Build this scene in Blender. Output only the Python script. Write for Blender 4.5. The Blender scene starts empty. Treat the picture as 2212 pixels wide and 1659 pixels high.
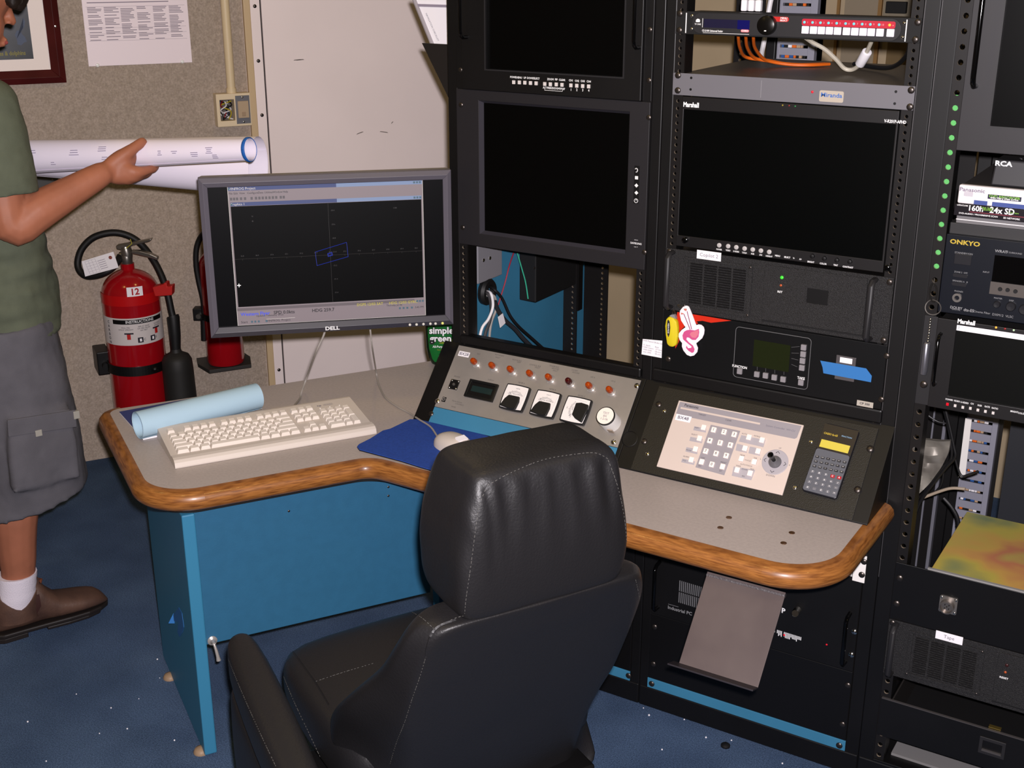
import bpy, bmesh, math, random
from mathutils import Vector as V, Matrix, noise
random.seed(7)
SC = bpy.context.scene
COL = SC.collection
PI = math.pi
# ---------------------------------------------------------------- camera
IW, IH, FPX = 2212.0, 1659.0, 2683.77
YAW, PITCH = 0.5519, 0.3421
CAM = V((1.6051, -2.3725, 1.7515))
c_f = V((-math.sin(YAW)*math.cos(PITCH), math.cos(YAW)*math.cos(PITCH), -math.sin(PITCH)))
c_r = V((math.cos(YAW), math.sin(YAW), 0))
c_u = c_r.cross(c_f)
cam = bpy.data.cameras.new('camera')
cam.sensor_width = 36.0
cam.lens = 36.0*FPX/IW
cam.clip_start = 0.02
co = bpy.data.objects.new('camera', cam)
COL.objects.link(co)
co.matrix_world = Matrix(((c_r.x, c_u.x, -c_f.x, CAM.x), (c_r.y, c_u.y, -c_f.y, CAM.y), (c_r.z, c_u.z, -c_f.z, CAM.z), (0, 0, 0, 1)))
SC.camera = co
# ---------------------------------------------------------------- world, lights, exposure
w = bpy.data.worlds.new('room_world'); SC.world = w
w.use_nodes = True
w.node_tree.nodes['Background'].inputs[0].default_value = (0.02, 0.017, 0.012, 1)
w.node_tree.nodes['Background'].inputs[1].default_value = 1.0
SC.view_settings.view_transform = 'Standard'
SC.view_settings.look = 'None'
SC.view_settings.gamma = 1.0
SC.view_settings.use_curve_mapping = False
SC.view_settings.exposure = 0.0

def lamp(name, kind, loc, power, col, size=0.1, rot=None):
    l = bpy.data.lights.new(name, kind)
    l.energy = power; l.color = col
    if kind == 'AREA':
        l.shape = 'DISK'; l.size = size
    else:
        l.shadow_soft_size = size
    o = bpy.data.objects.new(name, l); COL.objects.link(o)
    o.location = loc
    if rot: o.rotation_euler = rot
    return o
# the photographer's flash, a hand's width above and beside the lens
fl_ = lamp('camera_flash', 'SPOT', CAM + c_r*0.022 + c_u*0.045, 410, (1.0, 0.935, 0.97), 0.016)
fl_.data.spot_size = math.radians(82); fl_.data.spot_blend = 0.6
fl_.rotation_euler = co.matrix_world.to_euler()
# warm downlights in the ceiling (fixtures are built with the ceiling)
DOWN = [(-1.2, -0.9), (-0.1, -1.3), (0.9, -1.7), (-0.5, 0.35), (0.6, -0.75), (1.9, -0.6)]
for dx, dy in DOWN:
    lamp('downlight_lamp', 'AREA', (dx, dy, 2.28), 1.7, (1.0, 0.72, 0.22), 0.12)
# ---------------------------------------------------------------- materials
def lin(c):
    c = c/255.0
    c = c/12.92 if c <= 0.04045 else ((c+0.055)/1.055)**2.4
    return c
def lin3(rgb):
    c = [lin(x) for x in rgb]; k = 0.73+0.27*max(0.0, min(1.0, (sum(c)/3-0.5)/0.3))
    return [x*k for x in c]
MATS = {}
def mat(name, rgb, rough=0.5, metal=0.0, var=0.0, vscale=8.0, rgb2=None, bump=0.0, bscale=200.0, spec=0.35, alpha=1.0, emit=0.0, trans=0.0, coat=0.0, detail=3.0, stretch=None, ramp=(0.35, 0.65)):
    if name in MATS: return MATS[name]
    m = bpy.data.materials.new(name); m.use_nodes = True
    nt = m.node_tree; N = nt.nodes; L = nt.links
    b = N['Principled BSDF']
    c = lin3(rgb) + [1]
    b.inputs['Base Color'].default_value = c
    b.inputs['Roughness'].default_value = rough
    b.inputs['Metallic'].default_value = metal
    b.inputs['Specular IOR Level'].default_value = spec
    b.inputs['Coat Weight'].default_value = coat
    b.inputs['Coat Roughness'].default_value = 0.12
    b.inputs['Transmission Weight'].default_value = trans
    b.inputs['Alpha'].default_value = alpha
    tc = N.new('ShaderNodeTexCoord')
    src = tc.outputs['Object']
    if stretch:
        mp = N.new('ShaderNodeMapping'); mp.inputs['Scale'].default_value = stretch
        L.new(src, mp.inputs[0]); src = mp.outputs[0]
    if var > 0 or rgb2:
        n = N.new('ShaderNodeTexNoise'); n.inputs['Scale'].default_value = vscale; n.inputs['Detail'].default_value = detail
        L.new(src, n.inputs['Vector'])
        r = N.new('ShaderNodeValToRGB')
        r.color_ramp.elements[0].position = ramp[0]; r.color_ramp.elements[1].position = ramp[1]
        if rgb2: c2 = lin3(rgb2) + [1]
        else: c2 = [min(1, x*(1+var)) for x in c[:3]] + [1]
        c1 = c if rgb2 else [x*(1-var) for x in c[:3]] + [1]
        r.color_ramp.elements[0].color = c1; r.color_ramp.elements[1].color = c2
        L.new(n.outputs['Fac'], r.inputs[0]); L.new(r.outputs[0], b.inputs['Base Color'])
    if bump > 0:
        n2 = N.new('ShaderNodeTexNoise'); n2.inputs['Scale'].default_value = bscale; n2.inputs['Detail'].default_value = 2
        L.new(src, n2.inputs['Vector'])
        bp = N.new('ShaderNodeBump'); bp.inputs['Strength'].default_value = bump; bp.inputs['Distance'].default_value = 0.002
        L.new(n2.outputs['Fac'], bp.inputs['Height']); L.new(bp.outputs[0], b.inputs['Normal'])
    if emit > 0:
        b.inputs['Emission Color'].default_value = c; b.inputs['Emission Strength'].default_value = emit
    MATS[name] = m
    return m
black = mat('black_paint', (13, 12, 13), 0.45, var=0.2, vscale=6)
blackm = mat('black_matte', (12, 11, 12), 0.7)
blackc = mat('black_crinkle_paint', (34, 33, 34), 0.5, bump=0.9, bscale=700, var=0.2, vscale=300)
blackg = mat('black_gloss', (7, 7, 8), 0.12)
screen_off = mat('dark_screen_glass', (5, 5, 5), 0.3, spec=0.12)
charcoal = mat('charcoal_plastic', (38, 37, 39), 0.5)
greyp = mat('grey_panel_paint', (118, 116, 122), 0.5)
steel = mat('brushed_steel', (150, 145, 140), 0.38, metal=0.75, var=0.12, vscale=14, bump=0.1, bscale=60)
chrome = mat('chrome', (225, 222, 215), 0.15, metal=1.0)
screwm = mat('dark_screw', (95, 88, 84), 0.35, metal=0.9)
white = mat('white_plastic', (232, 228, 224), 0.5)
paper = mat('white_paper', (236, 232, 236), 0.8)
ink = mat('black_ink', (38, 36, 48), 0.8)
inkl = mat('faded_ink', (120, 116, 130), 0.8)
wprint = mat('white_print', (225, 225, 225), 0.6)
wprintd = mat('dim_white_print', (120, 120, 122), 0.6)
beige = mat('beige_plastic', (216, 205, 195), 0.45)
keym = mat('key_plastic', (228, 218, 208), 0.45)
blue = mat('blue_paint', (64, 134, 170), 0.5, var=0.06, vscale=5)
bluel = mat('blue_laminate', (46, 106, 142), 0.55, var=0.03, vscale=40, bump=0.1, bscale=300)
red = mat('red_enamel', (176, 14, 26), 0.18, coat=0.6)
redm = mat('red_plain', (205, 34, 30), 0.5)
rubber = mat('black_rubber', (18, 18, 19), 0.55)
laminate = mat('grey_beige_laminate', (194, 182, 176), 0.42, var=0.05, vscale=160)
oak = mat('oak_trim', (178, 116, 58), 0.36, rgb2=(120, 70, 32), vscale=6, stretch=(5, 5, 60), detail=8, coat=0.2, ramp=(0.35, 0.7))
leather = mat('black_leather', (32, 31, 33), 0.45, bump=0.25, bscale=260)
thread = mat('grey_thread', (96, 94, 90), 0.8)
skin = mat('skin', (176, 110, 82), 0.55, var=0.06, vscale=20)
cable_grey = mat('grey_cable', (176, 168, 160), 0.5)
cable_black = mat('black_cable', (24, 24, 26), 0.45)
cable_white = mat('white_cable', (225, 222, 225), 0.45)
cable_orange = mat('orange_cable', (238, 112, 28), 0.45)
bluetape = mat('blue_masking_tape', (52, 124, 196), 0.7)
# ---------------------------------------------------------------- frames and builders
def ray(x, y):
    return c_r*((x-IW/2)/FPX) - c_u*((y-IH/2)/FPX) + c_f
class Fr:
    """a plane with axes u, v and outward normal n; px() gives the plane coordinates seen at a pixel"""
    def __init__(s, o, u, v):
        s.o = V(o); s.u = V(u).normalized(); s.v = V(v).normalized(); s.n = s.u.cross(s.v).normalized()
        s.v = s.n.cross(s.u)
    def P(s, a, b, c=0.0): return s.o + s.u*a + s.v*b + s.n*c
    def px(s, x, y, c=0.0):
        d = ray(x, y); t = ((s.o + s.n*c) - CAM).dot(s.n)/d.dot(s.n)
        p = CAM + d*t - s.o
        return p.dot(s.u), p.dot(s.v)
    def W(s, x, y, c=0.0):
        a, b = s.px(x, y, c); return s.P(a, b, c)
    def off(s, a, b, c=0.0): 
        f = Fr(s.P(a, b, c), s.u, s.v); return f
    def mat(s, a=0, b=0, c=0): 
        o = s.P(a, b, c)
        return Matrix(((s.u.x, s.v.x, s.n.x, o.x), (s.u.y, s.v.y, s.n.y, o.y), (s.u.z, s.v.z, s.n.z, o.z), (0, 0, 0, 1)))
def at(x, y, d): return CAM + ray(x, y)*d
PHI = 1.0089
WD = V((math.cos(PHI), math.sin(PHI), 0)); WN = V((-math.sin(PHI), math.cos(PHI), 0)); W0 = 1.7238
RK = Fr((0, 0, 0), (1, 0, 0), (0, 0, 1))                       # rack fronts
SL = Fr((0, -0.141, 0.675), (1, 0, 0), (0, 0.141, 0.163))      # sloped console panels
DT = 0.675
DK = Fr((0, 0, DT), (1, 0, 0), (0, 1, 0))                      # desk top
WL = Fr(WN*W0, WD, (0, 0, 1))                                  # carpeted wall
FL = Fr((0, 0, 0), (1, 0, 0), (0, 1, 0))
YB = 1.7
WB = Fr((0, YB, 0), (1, 0, 0), (0, 0, 1))                      # wall behind the racks

class B:
    def __init__(s): s.v = []; s.f = []
    def add(s, vs, fs):
        k = len(s.v); s.v += [V(p) for p in vs]; s.f += [tuple(i+k for i in f) for f in fs]; return s
    def box(s, fr, a0, a1, b0, b1, c0, c1):
        p = [fr.P(a, b, c) for c in (c0, c1) for b in (b0, b1) for a in (a0, a1)]
        return s.add(p, [(0, 2, 3, 1), (4, 5, 7, 6), (0, 1, 5, 4), (2, 6, 7, 3), (0, 4, 6, 2), (1, 3, 7, 5)])
    def hexa(s, lo, hi):
        """lo, hi: four points each in order around"""
        return s.add(list(lo)+list(hi), [(3, 2, 1, 0), (4, 5, 6, 7), (0, 1, 5, 4), (1, 2, 6, 5), (2, 3, 7, 6), (3, 0, 4, 7)])
    def prism(s, fr, pts, c0, c1):
        n = len(pts)
        vs = [fr.P(a, b, c0) for a, b in pts] + [fr.P(a, b, c1) for a, b in pts]
        return s.add(vs, [tuple(range(n-1, -1, -1)), tuple(range(n, 2*n))] + [(i, (i+1) % n, n+(i+1) % n, n+i) for i in range(n)])
    def cyl(s, p0, p1, r0, r1=None, seg=12, cap=True):
        return s.tube([p0, p1], [r0, r0 if r1 is None else r1], seg, cap)
    def tube(s, pts, r, seg=8, cap=True, squash=1.0, ref=None):
        pts = [V(p) for p in pts]; n = len(pts)
        rs = r if isinstance(r, (list, tuple)) else [r]*n
        t = [(pts[min(i+1, n-1)]-pts[max(i-1, 0)]).normalized() for i in range(n)]
        a = V(ref) if ref is not None else (V((0, 0, 1)) if abs(t[0].z) < 0.9 else V((1, 0, 0)))
        a = (a - t[0]*a.dot(t[0])).normalized()
        vs = []
        for i in range(n):
            a = (a - t[i]*a.dot(t[i])).normalized(); b = t[i].cross(a)
            vs += [pts[i] + (a*math.cos(2*PI*k/seg)*squash + b*math.sin(2*PI*k/seg))*rs[i] for k in range(seg)]
        fs = [(i*seg+k, i*seg+(k+1) % seg, (i+1)*seg+(k+1) % seg, (i+1)*seg+k) for i in range(n-1) for k in range(seg)]
        if cap: fs += [tuple(range(seg-1, -1, -1)), tuple(range((n-1)*seg, n*seg))]
        return s.add(vs, fs)
    def rings(s, rings, cap=True, close=True):
        m = len(rings[0]); n = len(rings)
        vs = [p for r in rings for p in r]
        mm = m if close else m-1
        fs = [(i*m+k, i*m+(k+1) % m, (i+1)*m+(k+1) % m, (i+1)*m+k) for i in range(n-1) for k in range(mm)]
        if cap: fs += [tuple(range(m-1, -1, -1)), tuple(range((n-1)*m, n*m))]
        return s.add(vs, fs)
    def lathe(s, o, ax, prof, seg=24, cap=True):
        o = V(o); ax = V(ax).normalized()
        a = V((0, 0, 1)) if abs(ax.z) < 0.9 else V((1, 0, 0))
        a = (a-ax*a.dot(ax)).normalized(); b = ax.cross(a)
        return s.rings([[o + ax*h + (a*math.cos(2*PI*k/seg)+b*math.sin(2*PI*k/seg))*r for k in range(seg)] for r, h in prof], cap)
    def ball(s, c, r, seg=12, rg=8, sc=(1, 1, 1), axes=None):
        c = V(c); ax = axes or (V((1, 0, 0)), V((0, 1, 0)), V((0, 0, 1)))
        rr = []
        for i in range(rg+1):
            th = PI*(i/rg) if 0 < i < rg else (0.02 if i == 0 else PI-0.02)
            rr.append([c + ax[0]*(r*sc[0]*math.sin(th)*math.cos(2*PI*k/seg)) + ax[1]*(r*sc[1]*math.sin(th)*math.sin(2*PI*k/seg)) - ax[2]*(r*sc[2]*math.cos(th)) for k in range(seg)])
        return s.rings(rr)
    def mesh(s, name, bevel=0.0, smooth=False, bseg=2, sharp=40):
        me = bpy.data.meshes.new(name)
        bm = bmesh.new()
        vs = [bm.verts.new(p) for p in s.v]
        for f in s.f:
            try: bm.faces.new([vs[i] for i in f])
            except ValueError: pass
        bmesh.ops.recalc_face_normals(bm, faces=bm.faces)
        if bevel > 0:
            bm.edges.ensure_lookup_table()
            ed = [e for e in bm.edges if len(e.link_faces) == 2 and e.calc_face_angle(0) > 0.5]
            bmesh.ops.bevel(bm, geom=ed, offset=bevel, segments=bseg, profile=0.5, affect='EDGES', clamp_overlap=True)
        bm.to_mesh(me); bm.free()
        if smooth:
            me.polygons.foreach_set('use_smooth', [True]*len(me.polygons))
            me.set_sharp_from_angle(angle=math.radians(sharp))
        return me
    def obj(s, name, m, parent=None, bevel=0.0, smooth=False, label=None, kind=None, bseg=2, sharp=40, subsurf=0):
        return link(name, s.mesh(name, bevel, smooth, bseg, sharp), m, parent, label, kind, subsurf)
def link(name, me, m, parent=None, label=None, kind=None, subsurf=0):
    if m and not me.materials: me.materials.append(m)
    o = bpy.data.objects.new(name, me); COL.objects.link(o)
    if parent is not None:
        o.parent = parent; o.matrix_parent_inverse = wmat(parent).inverted()
    if label: o['label'] = label
    if kind: o['kind'] = kind
    if subsurf:
        md = o.modifiers.new('subdivision', 'SUBSURF'); md.levels = subsurf; md.render_levels = subsurf
    return o
def wmat(o):
    m = Matrix.Translation(o.location)
    return m
def thing(name, label, cat, loc=(0, 0, 0), group=None):
    o = bpy.data.objects.new(name, None); COL.objects.link(o)
    o.empty_display_size = 0.05
    o.location = loc
    return tag(o, label, cat, group)
def tag(o, label, cat, group=None):
    o['label'] = label; o['category'] = cat
    if group: o['group'] = group
    return o
def struct(o): o['kind'] = 'structure'; return o
def bb(fr, a0, a1, b0, b1, c0, c1): return B().box(fr, a0, a1, b0, b1, c0, c1)
def inst(name, me, m, parent, mw):
    """an object sharing mesh data, placed with a world matrix"""
    if m and not me.materials: me.materials.append(m)
    o = bpy.data.objects.new(name, me); COL.objects.link(o)
    if parent is not None:
        o.parent = parent; o.matrix_parent_inverse = wmat(parent).inverted()
    o.matrix_basis = mw
    return o
FONTC = {}
def text_mesh(s, bold=0.0):
    key = (s, bold)
    if key in FONTC: return FONTC[key]
    cu = bpy.data.curves.new('t', 'FONT'); cu.body = s; cu.size = 1.0; cu.resolution_u = 2
    cu.align_x = 'CENTER'; cu.align_y = 'CENTER'; cu.offset = bold
    o = bpy.data.objects.new('t', cu); COL.objects.link(o)
    dg = bpy.context.evaluated_depsgraph_get()
    me = bpy.data.meshes.new_from_object(o.evaluated_get(dg))
    vs = [v.co.copy() for v in me.vertices]; fs = [tuple(p.vertices) for p in me.polygons]
    bpy.data.objects.remove(o); bpy.data.curves.remove(cu); bpy.data.meshes.remove(me)
    FONTC[key] = (vs, fs); return vs, fs
def text(name, items, fr, m, parent, c=0.0006, label=None):
    """items: (string, a, b, height[, x stretch[, bold[, rotation]]]) lettering lying on a frame, one part"""
    b = B()
    for it in items:
        s, a, bb_, h = it[:4]; sx = it[4] if len(it) > 4 else 1.0; bo = it[5] if len(it) > 5 else 0.0; ro = it[6] if len(it) > 6 else 0.0
        vs, fs = text_mesh(s, bo)
        if not vs: continue
        k = h/0.72
        cr, sr = math.cos(ro), math.sin(ro)
        b.add([fr.P(a + (p.x*k*sx)*cr - p.y*k*sr, bb_ + (p.x*k*sx)*sr + p.y*k*cr, c) for p in vs], fs)
    me = bpy.data.meshes.new(name); me.from_pydata([tuple(p) for p in b.v], [], b.f)
    return link(name, me, m, parent, label)
def texts(name, items, fr, m, parent, c=0.0006):
    for it in items: text(name, [it], fr, m, parent, c)
def arc(cx, cy, r, a0, a1, n): return [(cx+r*math.cos(math.radians(a0+(a1-a0)*i/n)), cy+r*math.sin(math.radians(a0+(a1-a0)*i/n))) for i in range(n+1)]
def rrect(a0, a1, b0, b1, r, n=4):
    return arc(a1-r, b1-r, r, 0, 90, n)+arc(a0+r, b1-r, r, 90, 180, n)+arc(a0+r, b0+r, r, 180, 270, n)+arc(a1-r, b0+r, r, 270, 360, n)
def spline(pts, n=8):
    pts = [V(p) for p in pts]; out = []
    for i in range(len(pts)-1):
        p0 = pts[max(i-1, 0)]; p1 = pts[i]; p2 = pts[i+1]; p3 = pts[min(i+2, len(pts)-1)]
        for k in range(n):
            t = k/n
            out.append(0.5*((2*p1)+(p2-p0)*t+(2*p0-5*p1+4*p2-p3)*t*t+(3*p1-p0-3*p2+p3)*t**3))
    out.append(pts[-1]); return out
def ringframe(fr, o0, o1, i0, i1, c0, c1):
    """rectangular frame: outer (a0,b0) (a1,b1), inner (a0,b0) (a1,b1)"""
    b = B()
    (A0, B0), (A1, B1), (a0, b0), (a1, b1) = o0, o1, i0, i1
    O = [(A0, B0), (A1, B0), (A1, B1), (A0, B1)]; I = [(a0, b0), (a1, b0), (a1, b1), (a0, b1)]
    vs = [fr.P(x, y, c) for c in (c0, c1) for x, y in O+I]
    fs = []
    for i in range(4):
        j = (i+1) % 4
        fs += [(i, j, 4+j, 4+i), (8+i, 12+i, 12+j, 8+j), (i, 8+i, 8+j, j), (4+i, 4+j, 12+j, 12+i)]
    return b.add(vs, fs)
# a pan-head screw that faces -Y when unrotated frames are used: made once, shared
SCREW = B().lathe((0, 0, 0), (0, 0, 1), [(0.0058, 0), (0.0056, 0.0014), (0.0042, 0.0026), (0.0018, 0.003)], 10).mesh('screw', smooth=True)
SCREW.materials.append(screwm)
BOLT = B().lathe((0, 0, 0), (0, 0, 1), [(0.0052, 0), (0.0052, 0.0012), (0.0036, 0.0026), (0.0014, 0.003)], 10).mesh('bright_screw', smooth=True)
BOLT.materials.append(chrome)
def led(m):
    k = LEDM.copy(); k.materials.clear(); k.materials.append(m); return k
def screw(fr, parent, a, b, c=0.0, me=None, sc=1.0, name='screw'):
    return inst(name, me or SCREW, None, parent, fr.mat(a, b, c) @ Matrix.Scale(sc, 4))
def screws_px(fr, parent, pts, c=0.004, me=None, sc=1.0):
    for x, y in pts:
        a, b = fr.px(x, y, c); screw(fr, parent, a, b, c, me, sc)
# ================================================================ the room
carpet = mat('blue_carpet', (72, 92, 122), 0.95, rgb2=(86, 108, 140), vscale=5, detail=8, bump=1.0, bscale=500, spec=0.1)
def carpet_speckle(m, sc, amt):
    nt = m.node_tree; N = nt.nodes; L = nt.links
    b = N['Principled BSDF']; src = b.inputs['Base Color'].links[0].from_socket
    tc = N.new('ShaderNodeTexCoord'); n = N.new('ShaderNodeTexNoise'); n.inputs['Scale'].default_value = sc; n.inputs['Detail'].default_value = 2
    L.new(tc.outputs['Object'], n.inputs['Vector'])
    r = N.new('ShaderNodeMapRange'); r.inputs['From Min'].default_value = 0.3; r.inputs['From Max'].default_value = 0.7
    r.inputs['To Min'].default_value = 1-amt; r.inputs['To Max'].default_value = 1+amt
    L.new(n.outputs['Fac'], r.inputs[0])
    mx = N.new('ShaderNodeVectorMath'); mx.operation = 'SCALE'
    L.new(src, mx.inputs[0]); L.new(r.outputs[0], mx.inputs['Scale']); L.new(mx.outputs[0], b.inputs['Base Color'])
carpet_speckle(carpet, 320, 0.38)
wallcloth = mat('grey_beige_wall_carpet', (184, 168, 152), 0.95, rgb2=(198, 181, 166), vscale=60, detail=6, bump=0.6, bscale=300, spec=0.1)
carpet_speckle(wallcloth, 170, 0.16)
whitewall = mat('white_wall_panel', (245, 231, 229), 0.45, var=0.02, vscale=3)
beigewall = mat('beige_wall', (200, 180, 148), 0.7, var=0.04, vscale=4)
tanpaint = mat('cream_paint', (226, 198, 156), 0.45)
ceilm = mat('cream_ceiling', (206, 190, 150), 0.8)
CH = 2.3
P_a = WN*W0 + WD*(-2.2); P_b = V((-0.967, YB, 0)); P_c = V((3.2, YB, 0)); P_d = V((3.2, -4.3, 0)); P_e = P_a - WN*6.2
ROOM = [(p.x, p.y) for p in (P_a, P_e, P_d, P_c, P_b)]
struct(B().prism(FL, ROOM, -0.06, 0).obj('floor', carpet))
struct(B().prism(FL, ROOM, CH, CH+0.05).obj('ceiling', ceilm))
ua = WL.px(521, 0)[0]; ub = WL.px(536, 0)[0]; uc = WL.px(557.5, 0)[0]; ue = P_b.dot(WD)
struct(bb(WL, -2.2, ua, 0, CH, -0.08, 0).obj('wall_back', wallcloth))
struct(bb(WL, ua, ue, 0, CH, -0.08, 0.0).obj('wall_middle', whitewall))
struct(bb(WB, P_b.x, 3.2, 0, CH, -0.08, 0).obj('wall_right', beigewall))
struct(bb(Fr((3.2, 0, 0), (0, 1, 0), (0, 0, 1)), -4.3, YB, 0, CH, -0.08, 0).obj('wall_side', beigewall))
wl = Fr(P_a, -WN, (0, 0, 1))
struct(bb(wl, 0, 6.2, 0, CH, 0, 0.08).obj('wall_left', beigewall))
wf = Fr(P_e, (P_d-P_e), (0, 0, 1))
struct(bb(wf, 0, (P_d-P_e).length, 0, CH, 0, 0.08).obj('wall_front', beigewall))
t1 = struct(bb(WL, ua, ub, 0, CH, 0, 0.022).obj('trim_1', tanpaint, bevel=0.003))
t2 = struct(bb(WL, ub, uc, 0, CH, 0, 0.016).obj('trim_2', whitewall, bevel=0.002))
t3 = struct(bb(WL, uc+0.006, ue-0.02, 0, CH, 0, 0.014).obj('trim_3', whitewall, bevel=0.002))
for x, y in ((543, 13), (549, 131), (555, 248), (588, 798), (561, 366), (566, 470), (577, 600)):
    v_ = WL.px(x, y)[1]; screw(WL, t2, (ub+uc)/2, v_, 0.016, None, 1.1)
seam = bb(WL, uc, uc+0.006, 0, CH, 0, 0.004).obj('seam', blackm, t2)
# scuffs on the white panel: short grey marks with a shape of their own
scuff = mat('grey_scuff', (150, 138, 132), 0.6)
b = B()
for x, y, l_, a_ in ((634, 131, 0.03, 0), (770, 291, 0.03, 0.25), (820, 285, 0.035, -0.2), (845, 268, 0.012, 0.6), (640, 131, 0.03, 0.02)):
    a0, b0 = WL.px(x, y, 0.0146)
    b.prism(Fr(WL.P(a0, b0, 0.0141), WL.u*math.cos(a_)+WL.v*math.sin(a_), WL.v*math.cos(a_)-WL.u*math.sin(a_)), [(0, 0), (l_, 0.001), (l_*0.8, 0.004), (0.004, 0.003)], 0, 0.0004)
b.obj('scuff_mark', scuff, t3)
# strips and boards on the wall behind the racks
for nm, x0, x1, y0, y1, m_, c_ in (('trim_4', 1806, 1812, 0, 200, mat('brown_strip', (150, 112, 60), 0.6), 0.01), ('trim_5', 1822, 1895, 0, 200, mat('grey_tan_board', (160, 146, 124), 0.7), 0.006), ('trim_6', 1895, 1903, 0, 200, mat('brown_strip', (150, 112, 60), 0.6), 0.014)):
    a0 = WB.px(x0, 60)[0]; a1 = WB.px(x1, 60)[0]
    struct(bb(WB, a0, a1, 0.0, CH, 0, c_).obj(nm, m_))
a0, b0 = WB.px(1915, 150); a1, b1 = WB.px(1960, 70)
tag(bb(WB, a0, a1+0.03, b0-0.3, b1+0.01, 0, 0.02).obj('wall_board', mat('stained_wood_board', (112, 92, 58), 0.7, var=0.3, vscale=10, stretch=(1, 1, 0.2)), bevel=0.002), 'stained brown wooden board screwed to the wall behind the rack', 'board')
a0, b0 = WB.px(1908, 38); a1, b1 = WB.px(1975, -20)
jb = thing('wall_plate', 'grey plate with a dark square block on the wall above the wooden board', 'plate', WB.P((a0+a1)/2, b0, 0))
bb(WB, a0, a1, b0, b0+0.12, 0, 0.012).obj('back_plate', mat('grey_beige_plate', (150, 138, 116), 0.5), jb, 0.002)
bb(WB, a0+0.012, a1-0.012, b0+0.015, b0+0.05, 0.012, 0.03).obj('block', blackm, jb, 0.002)
# ceiling downlights
for i, (dx, dy) in enumerate(DOWN):
    f = Fr((dx, dy, CH), (1, 0, 0), (0, -1, 0))
    t = thing('downlight', 'round recessed warm ceiling downlight with a pale rim', 'ceiling light', (dx, dy, CH), 'ceiling downlights')
    B().lathe((dx, dy, CH), (0, 0, -1), [(0.06, 0.0), (0.09, 0.0), (0.092, 0.006), (0.075, 0.01), (0.064, 0.004)], 28, cap=False).obj('rim', white, t, smooth=True)
    B().lathe((dx, dy, CH), (0, 0, -1), [(0.063, 0.0), (0.063, 0.003)], 28).obj('diffuser', mat('lamp_glow', (255, 214, 130), 0.5, emit=2.0), t)
# lint on the carpet
b = B(); rr = random.Random(3)
pts = [(215, 1585), (275, 1575), (100, 1645), (377, 1600), (340, 1425), (300, 1510), (345, 1465), (455, 1545), (165, 1500), (1390, 1530), (1402, 1546), (1478, 1555), (1525, 1594), (1580, 1600), (1430, 1620), (150, 1300), (1690, 1650), (520, 1600), (240, 1530), (60, 1560)]
for x, y in pts:
    p = FL.W(x, y); s_ = rr.uniform(0.0012, 0.0026)
    b.ball(p+V((0, 0, s_*0.6)), s_, 6, 4)
tag(b.obj('carpet_lint', paper), 'specks of white lint scattered on the blue carpet', 'lint')['kind'] = 'stuff'
for x, y in ((1567, 1612),):
    p = FL.W(x, y); tag(B().lathe(p, (0, 0, 1), [(0.011, 0), (0.011, 0.004), (0.006, 0.008)], 12).obj('rubber_foot', rubber, smooth=True), 'small loose black rubber foot lying on blue carpet', 'rubber foot')

# ================================================================ equipment racks
PW = 0.4826; RU = 0.04445
X2 = 0.5308; X3 = 1.0774
RACKX = [0.0, X2, X3]
HT = 1.95
def rail(fr, a0, a1, z0, z1, hx, m, parent, pitch=0.01482, r=0.0036, c0=-0.004, c1=0.0, name='mounting_rail'):
    """a flat steel rail with real holes through it"""
    b = B(); n = int((z1-z0)/pitch); seg = 8
    for i in range(n):
        zc = z0+(i+0.5)*pitch; lo, hi = z0+i*pitch, z0+(i+1)*pitch
        sq = [(a1, zc), (a1, hi), (hx, hi), (a0, hi), (a0, zc), (a0, lo), (hx, lo), (a1, lo)]
        ho = [(hx+r*math.cos(k*PI/4), zc+r*math.sin(k*PI/4)) for k in range(8)]
        vs = [fr.P(x, y, c) for c in (c1, c0) for x, y in sq+ho]
        fs = []
        for k in range(8):
            j = (k+1) % 8
            fs += [(k, j, 8+j, 8+k), (16+k, 24+k, 24+j, 16+j), (8+k, 8+j, 24+j, 24+k)]
            if k not in (1, 2, 5, 6): fs.append((k, 16+k, 16+j, j))
        b.add(vs, fs)
    me = bpy.data.meshes.new(name); me.from_pydata([tuple(p) for p in b.v], [], b.f)
    me.materials.append(m); me.materials.append(barehole)
    mi = [0]*len(b.f); j = 0
    for i in range(n):
        for k in range(8):
            mi[j+2] = 1; j += 3 if k in (1, 2, 5, 6) else 4
    me.polygons.foreach_set('material_index', mi)
    return link(name, me, m, parent)
barehole = mat('bare_hole_edge', (176, 160, 140), 0.45, metal=0.3)
railm = mat('rail_steel_black', (34, 32, 32), 0.4, metal=0.3)
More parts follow.
